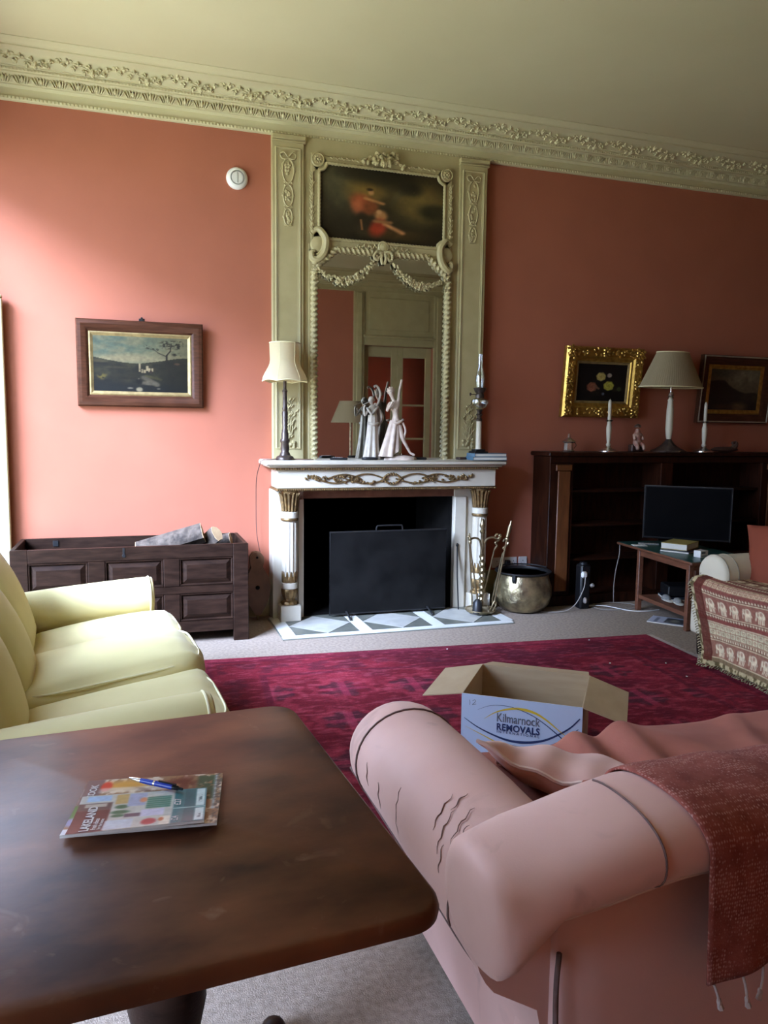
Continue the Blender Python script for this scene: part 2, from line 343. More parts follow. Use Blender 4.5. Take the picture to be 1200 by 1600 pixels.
def root_loc(p):
    while p is not None and p.parent is not None: p = p.parent
    return Vector(p.location) if p is not None else Vector((0, 0, 0))
def obj(name, mb, m, parent=None, w=True, smooth=40, colors=None):
    """link one mesh; coordinates are the room's own unless w=False (then the thing's local ones)"""
    me = bpy.data.meshes.new(name)
    off = root_loc(parent) if (w and parent is not None) else Vector((0, 0, 0))
    me.from_pydata([(p[0]-off.x, p[1]-off.y, p[2]-off.z) for p in mb.v], [], mb.f)
    me.materials.append(m)
    if smooth:
        me.polygons.foreach_set('use_smooth', [True]*len(me.polygons))
        me.set_sharp_from_angle(angle=math.radians(smooth))
    if colors is not None:
        a = me.color_attributes.new('Col', 'FLOAT_COLOR', 'POINT')
        a.data.foreach_set('color', np.concatenate([colors, np.ones((len(colors), 1))], 1).astype(np.float32).ravel())
    me.update()
    o = bpy.data.objects.new(name, me); C.objects.link(o)
    if parent is not None: o.parent = parent
    return o
def tag(o, label, cat, group=None):
    o['label'] = label; o['category'] = cat
    if group: o['group'] = group
    return o
def thing(name, label, cat, loc=(0, 0, 0), rz=0.0, group=None):
    o = bpy.data.objects.new(name, None); C.objects.link(o); o.empty_display_size = 0.1
    o.location = loc; o.rotation_euler = (0, 0, rz)
    return tag(o, label, cat, group)
def struct(name, mb=None, m=None, parent=None, **k):
    if mb is None:
        o = bpy.data.objects.new(name, None); C.objects.link(o)
    else: o = obj(name, mb, m, parent, **k)
    o['kind'] = 'structure'
    return o
def share(src, name, parent, loc, rz=0.0, scale=None):
    o = bpy.data.objects.new(name, src.data); C.objects.link(o); o.parent = parent; o.location = loc; o.rotation_euler = (0, 0, rz)
    if scale: o.scale = scale
    return o
def dup(root, loc, rz, label, group=None):
    r = root.copy(); C.objects.link(r); r.location = loc; r.rotation_euler = (0, 0, rz); r['label'] = label
    if group: r['group'] = group
    for ch in list(root.children):
        c = ch.copy(); C.objects.link(c); c.parent = r
        for g in ch.children:
            d = g.copy(); C.objects.link(d); d.parent = c
    return r
def T(x, y, z): return Matrix.Translation((x, y, z))
def RX_(a): return Matrix.Rotation(a, 4, 'X')
def RY_(a): return Matrix.Rotation(a, 4, 'Y')
def RZ_(a): return Matrix.Rotation(a, 4, 'Z')
def bez(p, n=20):
    """smooth curve through points (Catmull-Rom)"""
    p = [Vector(q) for q in p]; out = []
    P = [2*p[0]-p[1]] + p + [2*p[-1]-p[-2]]
    for i in range(1, len(P)-2):
        for k in range(n):
            t = k/n; a, b, c, d = P[i-1], P[i], P[i+1], P[i+2]
            out.append(0.5*((2*b)+(c-a)*t+(2*a-5*b+4*c-d)*t*t+(3*b-a-3*c+d)*t**3))
    out.append(p[-1])
    return out
def text_mesh(txt, size, bold=0.0, align='CENTER', depth=0.0006, spacing=1.0, shear=0.0):
    cu = bpy.data.curves.new('lettering', 'FONT'); cu.body = txt; cu.size = size; cu.offset = bold; cu.align_x = align
    cu.extrude = depth; cu.space_character = spacing; cu.resolution_u = 3; cu.shear = shear
    o = bpy.data.objects.new('lettering', cu); C.objects.link(o)
    dg = bpy.context.evaluated_depsgraph_get(); me = bpy.data.meshes.new_from_object(o.evaluated_get(dg))
    mb = MB(); mb.add([tuple(v.co) for v in me.vertices], [tuple(p.vertices) for p in me.polygons])
    bpy.data.objects.remove(o); bpy.data.curves.remove(cu); bpy.data.meshes.remove(me)
    return mb
def xf(mb, M):
    mb.v = [tuple(M @ Vector(p)) for p in mb.v]; return mb
def skin(name, verts, edges, radii, m, parent, sub=1):
    me = bpy.data.meshes.new(name); me.from_pydata(verts, edges, []); me.materials.append(m)
    o = bpy.data.objects.new(name, me); C.objects.link(o); o.parent = parent
    md = o.modifiers.new('Skin', 'SKIN'); md.use_smooth_shade = True
    sv = me.skin_vertices[0].data
    for i, r in enumerate(radii):
        sv[i].radius = r if hasattr(r, '__len__') else (r, r); sv[i].use_root = (i == 0)
    sd = o.modifiers.new('Subdivision', 'SUBSURF'); sd.levels = sub; sd.render_levels = sub
    return o

# numpy noise for the flat prints and weaves
def vnoise(x, y, seed=0):
    xi = np.floor(x).astype(int); yi = np.floor(y).astype(int); fx = x-xi; fy = y-yi
    fx = fx*fx*(3-2*fx); fy = fy*fy*(3-2*fy)
    def h(a, b):
        n = np.sin(a*127.1+b*311.7+seed*74.7)*43758.5453; return n-np.floor(n)
    return (h(xi, yi)*(1-fx)+h(xi+1, yi)*fx)*(1-fy)+(h(xi, yi+1)*(1-fx)+h(xi+1, yi+1)*fx)*fy
def fbm(x, y, seed=0, o=4):
    t = 0; a = 0.5; n = 0
    for k in range(o): t = t+a*vnoise(x*2**k, y*2**k, seed+k); n += a; a *= 0.5
    return t/n
def sst(a, b, x):
    t = np.clip((x-a)/(b-a), 0, 1); return t*t*(3-2*t)
def lay(col, c, m):
    c = np.asarray(c, float); m = np.clip(m, 0, 1)[..., None]
    return col*(1-m)+c*m
def ell(u, v, cu, cv, ru, rv, soft=0.3, ang=0.0):
    ca, sa = math.cos(ang), math.sin(ang); du, dv = u-cu, v-cv
    d = np.sqrt(((du*ca+dv*sa)/ru)**2+((-du*sa+dv*ca)/rv)**2)
    return 1-sst(1-soft, 1+soft, d)
def seg(u, v, a, b, w, soft=0.5):
    ax, ay = a; bx, by = b; dx, dy = bx-ax, by-ay
    t = np.clip(((u-ax)*dx+(v-ay)*dy)/(dx*dx+dy*dy), 0, 1)
    d = np.sqrt((u-ax-t*dx)**2+(v-ay-t*dy)**2); return 1-sst(w*(1-soft), w*(1+soft), d)
def rec(u, v, u0, v0, u1, v1, s=0.004):
    return sst(u0-s, u0+s, u)*(1-sst(u1-s, u1+s, u))*sst(v0-s, v0+s, v)*(1-sst(v1-s, v1+s, v))
def flat_print(name, w, h, nx, ny, fn, place, m, parent, thick=0.0):
    """a flat picture: fn(u, v) -> srgb colours; place(u, v) -> point"""
    u, v = np.meshgrid(np.linspace(0, 1, nx), np.linspace(0, 1, ny), indexing='ij')
    col = s2l(np.clip(fn(u.ravel(), v.ravel()), 0, 255))
    mb = MB(); mb.grid(place, nx, ny)
    return obj(name, mb, m, parent, smooth=60, colors=col)

# ------------------------------------------------------------------ the room
FBX0, FBX1, FBZ = 1.192, 2.402, 0.90          # fireplace opening
mb = MB(); mb.box(LX-0.4, RX+0.3, BY-3.2, W+0.9, -0.1, 0.0); struct('floor', mb, carpet)
mb = MB(); mb.box(LX-0.4, RX+0.3, BY-3.2, W+0.9, CZ, CZ+0.12); struct('ceiling', mb, ceiling_paint)
mb = MB()
mb.box(LX-0.16, FBX0, W, W+0.35, 0, CZ); mb.box(FBX1, RX+0.3, W, W+0.35, 0, CZ); mb.box(FBX0, FBX1, W, W+0.35, FBZ, CZ)
struct('wall_front', mb, terracotta)
mb = MB(); ys = [BY-0.3]
for y0, y1, z0, z1 in sorted(WINS, key=lambda q: q[0]):
    mb.box(LX-0.16, LX, ys[-1], y0, 0, CZ); mb.box(LX-0.16, LX, y0, y1, 0, z0); mb.box(LX-0.16, LX, y0, y1, z1, CZ); ys.append(y1)
mb.box(LX-0.16, LX, ys[-1], W, 0, CZ)
struct('wall_left', mb, terracotta)
mb = MB(); mb.box(RX, RX+0.3, BY-0.3, W, 0, CZ); struct('wall_right', mb, terracotta)
DX0, DX1, DZ = 3.41, 4.55, 2.70
mb = MB(); mb.box(LX, DX0, BY-0.3, BY, 0, CZ); mb.box(DX1, RX, BY-0.3, BY, 0, CZ); mb.box(DX0, DX1, BY-0.3, BY, DZ, CZ)
struct('wall_back', mb, terracotta)
mb = MB(); mb.box(2.4, 2.5, BY-2.8, BY-0.3, 0, CZ); mb.box(5.5, 5.6, BY-2.8, BY-0.3, 0, 0.9); mb.box(5.5, 5.6, BY-2.8, BY-0.3, 2.6, CZ); mb.box(5.5, 5.6, BY-2.8, BY-2.3, 0.9, 2.6); mb.box(5.5, 5.6, BY-0.9, BY-0.3, 0.9, 2.6); mb.box(2.4, 5.6, BY-2.9, BY-2.8, 0, CZ)
struct('wall_hall', mb, terracotta)
mb = MB(); mb.box(-70, LX-0.17, -50, 60, -0.75, -0.6); struct('ground', mb, gravel)

# plaster cornice on the front wall
PROF = [(0, 3.498), (0.026, 3.498), (0.030, 3.504), (0.030, 3.522), (0.020, 3.527), (0.020, 3.573), (0.030, 3.577), (0.046, 3.583), (0.046, 3.592),
        (0.052, 3.594), (0.062, 3.612), (0.085, 3.628), (0.106, 3.632), (0.116, 3.634), (0.116, 3.644), (0.126, 3.646), (0.126, 3.660), (0.140, 3.662),
        (0.140, 3.668), (0.150, 3.670), (0.158, 3.690), (0.180, 3.712), (0.215, 3.724), (0.256, 3.728), (0.270, 3.729), (0.270, 3.737), (0.288, 3.739),
        (0.300, 3.748), (0.322, 3.752), (0.335, 3.756), (0.335, CZ), (0, CZ)]
mb = MB(); mb.prism([(W-d, z) for d, z in PROF], LX, RX, 'x'); cornice = struct('trim_1', mb, ceiling_paint, smooth=30)
mb = MB(); mb.prism([(LX+d, z) for d, z in PROF][::-1], BY, W, 'y'); struct('trim_2', mb, ceiling_paint, smooth=30)
mb = MB(); mb.prism([(BY+d, z) for d, z in PROF][::-1], LX, RX, 'x'); struct('trim_3', mb, cream_paint, smooth=30)
mb = MB()
x = LX+0.02
while x < RX: mb.ball((x, W-0.031, 3.512), (0.011, 0.008, 0.010), 6, 4); x += 0.0235
bead = obj('bead_row', mb, ceiling_paint, cornice); bead['kind'] = 'stuff'
mb = MB(); x = LX+0.02
while x < RX: mb.box(x, x+0.012, W-0.134, W-0.12, 3.647, 3.659); x += 0.021
den = obj('fine_dentil_row', mb, ceiling_paint, cornice); den['kind'] = 'stuff'
# one acanthus fan of the leaf moulding, repeated
mb = MB()
for k in range(7):
    t = k/6; a = -0.75+1.5*t
    mb.ball((-0.045+0.09*t, -0.080+0.012*abs(a), 3.612-0.004*abs(a)), (0.0050, 0.017, 0.029), 6, 5, M=RX_(0.75) @ RY_(a*0.8))
mb.ball((0, -0.086, 3.606), (0.012, 0.012, 0.016), 7, 5)
leaf0 = None; x = LX+0.05
while x < RX-0.03:
    if leaf0 is None: leaf0 = obj('acanthus_leaf', mb, ceiling_paint, cornice, w=False); leaf0.location = (x, W, 0)
    else: share(leaf0, 'acanthus_leaf', cornice, (x, W, 0))
    x += 0.112
# one scroll of the floral frieze, repeated
mb = MB()
def fz(x, h, o=0.0):
    # point on the tilted cove: h is height along it
    return (x, -0.168-0.62*h-o*0.7, 3.700+0.62*h-o*0.7)
sp = [fz(0.34*t-0.17, 0.020*math.sin(2*PI*t)) for t in np.linspace(0, 1, 18)]
mb.tube(sp, 0.0055, 6)
for t, h, r in ((0.08, 0.03, 0.012), (0.16, 0.0, 0.010), (0.24, 0.034, 0.015), (0.33, -0.012, 0.012), (0.42, 0.02, 0.013), (0.52, -0.03, 0.013), (0.60, 0.012, 0.011),
                (0.68, -0.034, 0.016), (0.77, -0.004, 0.012), (0.86, -0.028, 0.013), (0.94, 0.012, 0.011)):
    for q in range(3):
        a = 2*PI*q/3+t*9
        mb.ball(fz(0.34*t-0.17+r*0.95*math.cos(a), h+r*0.9*math.sin(a), 0.010), (r*1.0, r*1.0, r*0.55), 6, 5, M=RY_(a))
    mb.ball(fz(0.34*t-0.17, h, 0.020), r*0.5, 6, 4)
fr0 = None; x = LX+0.19
while x < RX-0.1:
    if fr0 is None: fr0 = obj('floral_scroll', mb, ceiling_paint, cornice, w=False); fr0.location = (x, W, 0)
    else: share(fr0, 'floral_scroll', cornice, (x, W, 0))
    x += 0.34

# skirting
mb = MB(); sk = [(W, 0), (W-0.022, 0), (W-0.022, 0.20), (W-0.016, 0.215), (W-0.016, 0.235), (W-0.006, 0.262), (W, 0.265)]
mb.prism(sk, LX, 0.96, 'x'); mb.prism(sk, 2.69, RX, 'x'); struct('baseboard_front', mb, cream_paint, smooth=30)
mb = MB(); sk = [(BY, 0), (BY+0.022, 0), (BY+0.022, 0.20), (BY+0.006, 0.262), (BY, 0.265)]
mb.prism(sk[::-1], LX, 3.2, 'x'); mb.prism(sk[::-1], 4.76, RX, 'x'); struct('baseboard_back', mb, cream_paint, smooth=30)

# windows in the left wall
for wi, (y0, y1, z0, z1) in enumerate(WINS):
    win = struct('window_%d' % (wi+1))
    mb = MB(); X = LX-0.10; t = 0.05; d = 0.035
    mb.box(X-d, X+d, y0, y0+t, z0, z1); mb.box(X-d, X+d, y1-t, y1, z0, z1); mb.box(X-d, X+d, y0+t, y1-t, z0, z0+t*1.3); mb.box(X-d, X+d, y0+t, y1-t, z1-t, z1)
    ym = (y0+y1)/2; mb.box(X-0.03, X+0.03, ym-0.03, ym+0.03, z0+t, z1-t)
    obj('window_frame', mb, white_paint, win)
    mb = MB(); a = 0.13
    mb.box(LX, LX+0.035, y0-a, y0, 0, z1+a, 0.006); mb.box(LX, LX+0.035, y1, y1+a, 0, z1+a, 0.006); mb.box(LX, LX+0.035, y0, y1, z1, z1+a, 0.006)
    obj('architrave', mb, cream_paint, win)
    mb = MB(); mb.box(LX-0.13, LX+0.06, y0, y1, z0-0.03, z0+0.005, 0.008); obj('window_sill', mb, white_paint, win)
    nz = 4
    for s, (ya, yb) in enumerate(((y0+t, ym-0.03), (ym+0.03, y1-t))):
        for k in range(nz):
            za = z0+0.08+(z1-z0-0.14)*k/nz; zb = z0+0.08+(z1-z0-0.14)*(k+1)/nz
            p = MB(); p.box(X-0.002, X+0.002, ya, yb, za, zb); obj('pane', p, pane_glass, win, smooth=0)
            if k:
                g = MB(); g.box(X-0.015, X+0.015, ya, yb, za-0.012, za+0.012); obj('glazing_bar', g, white_paint, win, smooth=0)
    if wi == 1:
        mb = MB(); mb.box(LX-0.052, LX-0.046, y0+0.004, y1-0.004, 1.27, z1-0.04); bl0 = obj('added_sun_blind', mb, white_paint, win, smooth=0)  # added, unseen blind that stops the sun reaching the sofas
        mb = MB(); mb.tube([(LX-0.05, y0+0.01, z1-0.03), (LX-0.05, y1-0.01, z1-0.03)], 0.02, 10); mb.box(LX-0.056, LX-0.042, y0+0.004, y1-0.004, 1.25, 1.27); obj('added_blind_rail', mb, white_paint, bl0)
    if wi == 0:
        mb = MB(); sx1, sy = -0.812, 5.655
        mb.box(LX, sx1, sy, sy+0.032, 0.02, 2.24, 0.003)
        sh = obj('shutter', mb, white_paint, win)
        for za, zb in ((0.12, 0.95), (1.05, 2.14)):
            mb = MB(); mb.box(LX+0.07, sx1-0.075, sy-0.008, sy, za, zb, 0.007); mb.box(LX+0.11, sx1-0.105, sy-0.016, sy-0.008, za+0.04, zb-0.04, 0.007)
            obj('raised_panel', mb, white_paint, sh)
        mb = MB(); mb.box(sx1, sx1+0.018, sy-0.008, sy+0.04, 0.02, 2.24, 0.006); mb.box(LX, sx1+0.018, sy-0.012, sy+0.04, 2.24, 2.262, 0.006); obj('shutter_edge', mb, cream_paint, sh)

win = struct('window_%d' % (len(WINS)+1))  # added, unseen window that lets daylight into the hall behind the door
mb = MB(); mb.box(5.53, 5.57, BY-2.3, BY-2.24, 0.9, 2.6); mb.box(5.53, 5.57, BY-0.96, BY-0.9, 0.9, 2.6); mb.box(5.53, 5.57, BY-2.24, BY-0.96, 0.9, 0.96); mb.box(5.53, 5.57, BY-2.24, BY-0.96, 2.54, 2.6); mb.box(5.53, 5.57, BY-1.62, BY-1.58, 0.96, 2.54); obj('window_frame', mb, white_paint, win)
for ya, yb in ((BY-2.24, BY-1.62), (BY-1.58, BY-0.96)): p = MB(); p.box(5.548, 5.552, ya, yb, 0.96, 2.54); obj('pane', p, pane_glass, win, smooth=0)
# glazed double door in the back wall, seen in the mirror
door = struct('door_1')
mb = MB(); cw = 0.17
for xa, xb in ((DX0-cw, DX0), (DX1, DX1+cw)):
    mb.box(xa, xb, BY, BY+0.05, 0, 3.50, 0.008); mb.box(xa+0.04, xb-0.04, BY+0.05, BY+0.075, 0, 3.48, 0.01)
mb.box(DX0, DX1, BY, BY+0.05, DZ, DZ+0.13, 0.008); mb.box(DX0-0.02, DX1+0.02, BY+0.05, BY+0.08, DZ+0.11, DZ+0.15, 0.01)
mb.box(DX0, DX1, BY, BY+0.02, DZ+0.13, 3.50)
mb.box(DX0+0.08, DX1-0.08, BY+0.02, BY+0.035, DZ+0.24, 3.42, 0.01)
obj('door_casing', mb, cream_paint, door)
xm = (DX0+DX1)/2
for xa, xb in ((DX0, xm), (xm, DX1)):
    mb = MB(); yb, ya = BY-0.06, BY-0.105
    mb.box(xa, xa+0.095, ya, yb, 0.01, DZ, 0.004); mb.box(xb-0.095, xb, ya, yb, 0.01, DZ, 0.004)
    mb.box(xa+0.095, xb-0.095, ya, yb, DZ-0.16, DZ, 0.004); mb.box(xa+0.095, xb-0.095, ya, yb, 0.01, 0.72, 0.004)
    for zz in (1.27, 1.80): mb.box(xa+0.095, xb-0.095, ya+0.01, yb-0.01, zz-0.014, zz+0.014)
    lf = obj('door_leaf', mb, cream_paint, door)
    for za, zb in ((0.72, 1.27), (1.27, 1.80), (1.80, DZ-0.16)):
        p = MB(); p.box(xa+0.095, xb-0.095, ya+0.02, ya+0.024, za, zb); obj('pane', p, pane_glass, lf, smooth=0)
mb = MB(); mb.lathe([(0.012, 0), (0.012, 0.03), (0.026, 0.04), (0.03, 0.055), (0.02, 0.07), (0.0, 0.072)], 14, (xm+0.05, BY-0.06, 1.02), RX_(-PI/2)); obj('door_knob', mb, brass, door)

# ------------------------------------------------------------------ chimneypiece
cp = thing('chimneypiece', 'white marble chimneypiece with gilded garland frieze and fluted corner columns', 'fireplace', (1.82, 5.6, 0))
mb = MB(); mb.box(0.885, 2.772, 5.395, W, 1.150, 1.190, 0.012); mb.box(0.915, 2.742, 5.42, W, 1.138, 1.150, 0.004); obj('mantel_shelf', mb, marble, cp)
mb = MB(); mb.box(0.955, 2.722, 5.43, W, 1.118, 1.138, 0.006)
x = 0.965
while x < 2.71: mb.ball((x, 5.43, 1.128), 0.008, 6, 4); x += 0.0185
for y in np.arange(5.45, 5.71, 0.0185): mb.ball((0.955, y, 1.128), 0.008, 6, 4)
obj('bead_moulding', mb, gilt_bronze, cp)
mb = MB(); mb.box(0.980, 2.704, 5.455, W, 0.985, 1.120, 0.004); obj('frieze', mb, marble, cp)
mb = MB(); mb.box(0.972, 2.712, 5.447, W, 0.966, 0.985, 0.005)
x = 0.98
while x < 2.71: mb.ball((x, 5.447, 0.975), 0.0065, 6, 4); x += 0.0165
obj('lower_bead', mb, gilt_bronze, cp)
# gilded garland on the frieze
mb = MB(); yy = 5.452
def gs(f, x0, x1, n=40, r=0.006): mb.tube([(x0+(x1-x0)*t, yy-0.004, f(t)) for t in np.linspace(0, 1, n)], r, 6)
zc = 1.052
for s in (-1, 1):
    X = lambda d: 1.842+s*d
    gs(lambda t: zc-0.030*math.sin(PI*t), X(0.57), X(0.30)); gs(lambda t: zc+0.036*math.sin(PI*t), X(0.33), X(0.06)); gs(lambda t: zc-0.034*math.sin(PI*t), X(0.36), X(0.03))
    gs(lambda t: zc+0.032*math.sin(PI*t), X(0.50), X(0.24))
    for i in range(44):
        t = random.random(); d = 0.26+0.30*t; h = 0.024*math.sin(PI*t) if i % 2 else -0.022*math.sin(PI*min(1, t*1.6))*0.9
        if i % 3 == 0: d = 0.05+0.26*t; h = -0.030*math.sin(PI*t)
        mb.ball((X(d), yy-0.008*random.random()-0.004, zc+h+0.008*random.uniform(-1, 1)), (0.011, 0.009, 0.008), 6, 4, M=RY_(random.uniform(0, 3)))
    for i in range(14):
        d = 0.56+0.10*random.random(); mb.ball((X(d), yy-0.006, zc+0.016*random.uniform(-1, 1)+0.008), (0.014, 0.008, 0.009), 6, 4, M=RY_(random.uniform(0, 3)))
for i in range(18):
    a = 2*PI*i/18; mb.ball((1.842+0.062*math.cos(a), yy-0.008, zc+0.036*math.sin(a)), (0.013, 0.010, 0.009), 6, 4, M=RY_(a))
obj('gilded_garland', mb, gilt_bronze, cp)
# jambs behind the columns
mb = MB()
for xa, xb in ((0.962, FBX0), (FBX1, 2.690)):
    mb.box(xa, xb, 5.565, W, 0, 0.968, 0.004)
    pass
    ins = (xa+0.19, xb) if xa < 1.5 else (xa, xb-0.19)
    mb.box(ins[0], ins[1], 5.545, 5.565, 0, 0.90, 0.004); obj('jamb_slab', mb, marble, cp); mb = MB()
mb.box(FBX0, FBX1, 5.60, W, FBZ+0.035, 0.968); obj('lintel_slab', mb, marble, cp)
mb = MB(); mb.box(1.155, 2.44, 5.575, 5.62, FBZ, FBZ+0.062, 0.004); obj('lintel_slip', mb, slip_marble, cp)
for xc in (1.075, 2.597):
    mb = MB(); mb.box(xc-0.076, xc+0.076, 5.44, 5.60, 0, 0.128, 0.005); obj('plinth', mb, marble, cp)
    mb = MB(); mb.lathe([(0.060, 0.128), (0.066, 0.138), (0.060, 0.152), (0.042, 0.160), (0.040, 0.170), (0.052, 0.185), (0.060, 0.21), (0.062, 0.24), (0.058, 0.246)], 24, (xc, 5.50, 0), flute=12, fd=0.08); obj('base_urn', mb, gilt_bronze, cp)
    mb = MB(); mb.lathe([(0.050, 0.244), (0.058, 0.25), (0.058, 0.29), (0.050, 0.296), (0.050, 0.74), (0.056, 0.752), (0.056, 0.765), (0.062, 0.772), (0.062, 0.812), (0.05, 0.818)], 48, (xc, 5.50, 0)); 
    fl = MB(); fl.lathe([(0.052, 0.37), (0.055, 0.375), (0.056, 0.73), (0.053, 0.738)], 72, (xc, 5.50, 0), flute=12, fd=0.13); mb.add(fl.v, fl.f); col = obj('column', mb, marble, cp)
    mb = MB()
    for k in range(12):
        a = 2*PI*k/12
        mb.ball((xc+0.054*math.cos(a), 5.50+0.054*math.sin(a), 0.335), (0.009, 0.006, 0.045), 6, 6, M=RZ_(a+PI/2))
    mb.lathe([(0.056, 0.296), (0.057, 0.30), (0.055, 0.335), (0.052, 0.34)], 24, (xc, 5.50, 0)); obj('leaf_sleeve', mb, gilt_bronze, col); mb = MB(); mb.lathe([(0.060, 0.748), (0.065, 0.756), (0.065, 0.764), (0.060, 0.77)], 24, (xc, 5.50, 0)); obj('collar_ring', mb, gilt_bronze, col)
    mb = MB(); mb.lathe([(0.047, 0.815), (0.050, 0.87), (0.058, 0.94), (0.068, 0.966)], 20, (xc, 5.50, 0))
    for k in range(14):
        a = 2*PI*k/14
        mb.tube([(xc+r*math.cos(a), 5.50+r*math.sin(a), z) for r, z in ((0.050, 0.818), (0.055, 0.87), (0.064, 0.925), (0.076, 0.952), (0.080, 0.944))], [0.010, 0.010, 0.010, 0.007, 0.003], 6)
    obj('capital', mb, gilt_bronze, cp)
# sooty firebox
mb = MB(); y0, y1 = 5.62, 6.15
mb.grid(lambda a, b: ((FBX0, y0, 0.0), (FBX0+0.1, y1, 0.0), (FBX1-0.1, y1, 0.0), (FBX1, y0, 0.0))[round(a*3)] if b < 0.5 else ((FBX0, y0, 0.955), (FBX0+0.1, y1, 0.955), (FBX1-0.1, y1, 0.955), (FBX1, y0, 0.955))[round(a*3)], 4, 2)
mb.box(FBX0, FBX1, y0, y1+0.02, 0.945, 0.96); mb.box(FBX0, FBX1, y0, y1+0.02, -0.004, 0.012); mb.box(FBX0-0.02, FBX1+0.02, y1, y1+0.03, 0, 0.96)
mb.box(FBX0-0.01, FBX0+0.005, 5.60, y1, 0, 0.95); mb.box(FBX1-0.005, FBX1+0.01, 5.60, y1, 0, 0.95)
obj('firebox', mb, soot, cp, smooth=0)

# hearth of inlaid marble
he = thing('hearth', 'inlaid marble hearth with pale diamonds in front of the fireplace', 'hearth', (1.8, 5.3, 0))
mb = MB(); mb.box(0.93, 2.66, 4.985, 5.60, 0, 0.006); obj('hearth_bed', mb, stone_green, he, smooth=0)
hx0, hx1, hy0, hy1 = 0.985, 2.635, 5.0, 5.60
def tile(nm, poly, m):
    b = MB(); b.prism(poly, 0.004, 0.0125, 'z'); return obj(nm, b, m, he, smooth=0)
tile('border_strip', [(hx0-0.05, hy0-0.005), (hx1+0.02, hy0-0.005), (hx1+0.02, hy0+0.052), (hx0-0.05, hy0+0.052)], stone_white)
pw = (hx1-hx0)/3; st = 0.045
for k in range(4):
    xa = hx0+k*pw; tile('border_strip', [(xa-st, hy0+0.056), (xa+st, hy0+0.056), (xa+st, hy1), (xa-st, hy1)], stone_white)
for k in range(3):
    xa, xb = hx0+k*pw+st+0.004, hx0+(k+1)*pw-st-0.004; ya, yb = hy0+0.06, hy1-0.05; xm_, ym_ = (xa+xb)/2, (ya+yb)/2; e = 0.004
    tile('diamond_tile', [(xm_, ya), (xb, ym_), (xm_, yb), (xa, ym_)], stone_grey)
    for p in ([(xa, ya), (xm_-e*2, ya), (xa, ym_-e*2)], [(xb, ya), (xb, ym_-e*2), (xm_+e*2, ya)], [(xb, yb), (xm_+e*2, yb), (xb, ym_+e*2)], [(xa, yb), (xa, ym_+e*2), (xm_-e*2, yb)]):
        tile('corner_tile', p, stone_green)

# ------------------------------------------------------------------ overmantel with painting and mirror
om = thing('overmantel', 'tall cream carved overmantel with inset pastoral painting above a mirror', 'mirror', (1.82, 5.69, 1.19))
mb = MB(); mb.box(0.985, 2.657, 5.675, W, 1.19, 3.50); obj('backboard', mb, cream_paint, om)
for xa, xb in ((0.982, 1.212), (2.430, 2.660)):
    mb = MB(); yf = 5.650
    mb.box(xa, xb, yf, 5.676, 1.19, 3.475, 0.004)
    mb.box(xa-0.004, xb+0.012, yf-0.018, 5.676, 3.455, 3.49, 0.006); mb.box(xa-0.004, xb+0.012, yf-0.010, 5.676, 3.440, 3.455, 0.004)
    pil = obj('pilaster', mb, cream_paint, om)
    mb = MB()
    for (a, b) in (((xa+0.028, 1.27), (xa+0.028, 3.40)), ((xb-0.028, 1.27), (xb-0.028, 3.40))):
        mb.tube([(a[0], yf, a[1]), (b[0], yf, b[1])], 0.008, 8); 
        dx = 0.012 if a[0] < (xa+xb)/2 else -0.012
        mb.tube([(a[0]+dx, yf, a[1]), (b[0]+dx, yf, b[1])], 0.004, 6)
    for z in (1.27, 3.40): mb.tube([(xa+0.028, yf, z), (xb-0.028, yf, z)], 0.008, 8)
    obj('panel_moulding', mb, cream_paint, pil)
    # relief: ribbon bow and linked ovals at the top, a leafy spray at the foot
    mb = MB(); xc = (xa+xb)/2; yo = yf-0.002
    for s in (-1, 1):
        mb.tube(bez([(xc, yo, 3.335), (xc+s*0.03, yo-0.01, 3.365), (xc+s*0.055, yo, 3.355), (xc+s*0.045, yo-0.008, 3.325), (xc, yo, 3.33)], 6), 0.006, 6)
        mb.tube(bez([(xc+s*0.004, yo, 3.33), (xc+s*0.04, yo, 3.29), (xc+s*0.05, yo, 3.25)], 6), 0.005, 6)
    for k, zc_ in enumerate((3.245, 3.075, 2.925)):
        h = (0.085, 0.075, 0.06)[k]; w = (0.04, 0.036, 0.03)[k]
        mb.tube([(xc+w*math.cos(a), yo, zc_+h*math.sin(a)) for a in np.linspace(0, 2*PI, 25)[:-1]], 0.006, 6, closed=True)
        for q in range(9): mb.ball((xc+random.uniform(-.5, .5)*w, yo, zc_+h*random.uniform(-.7, .7)), (0.011, 0.007, 0.015), 6, 4, M=RY_(random.uniform(-1, 1)))
        for q in range(6):
            a = 2*PI*q/6; mb.ball((xc+w*1.15*math.cos(a), yo, zc_+h*1.05*math.sin(a)), (0.008, 0.006, 0.012), 6, 4, M=RY_(a))
    obj('ribbon_relief', mb, cream_paint, pil); mb = MB()
    for s, bend, hh in ((-1, 0.04, 0.20), (1, 0.045, 0.22), (0, 0.0, 0.30), (-1, 0.02, 0.28), (1, 0.02, 0.30)):
        pts = bez([(xc, yo, 1.32), (xc+s*bend*0.7, yo-0.004, 1.32+hh*0.4), (xc+s*bend*0.5, yo, 1.32+hh*0.75), (xc+s*bend*1.2, yo, 1.32+hh)], 6); mb.tube(pts, 0.0045, 5)
        for i, p in enumerate(pts):
            if i % 2 == 0: mb.ball((p.x+0.014*(1 if i % 4 else -1), yo-0.004, p.z+0.01), (0.006, 0.006, 0.016), 6, 4, M=RY_(0.7 if i % 4 else -0.7))
    for q in range(12): mb.ball((xc+random.uniform(-.045, .045), yo-0.004, 1.30+random.uniform(-.02, .06)), 0.012, 6, 4)
    obj('leaf_spray', mb, cream_paint, pil)
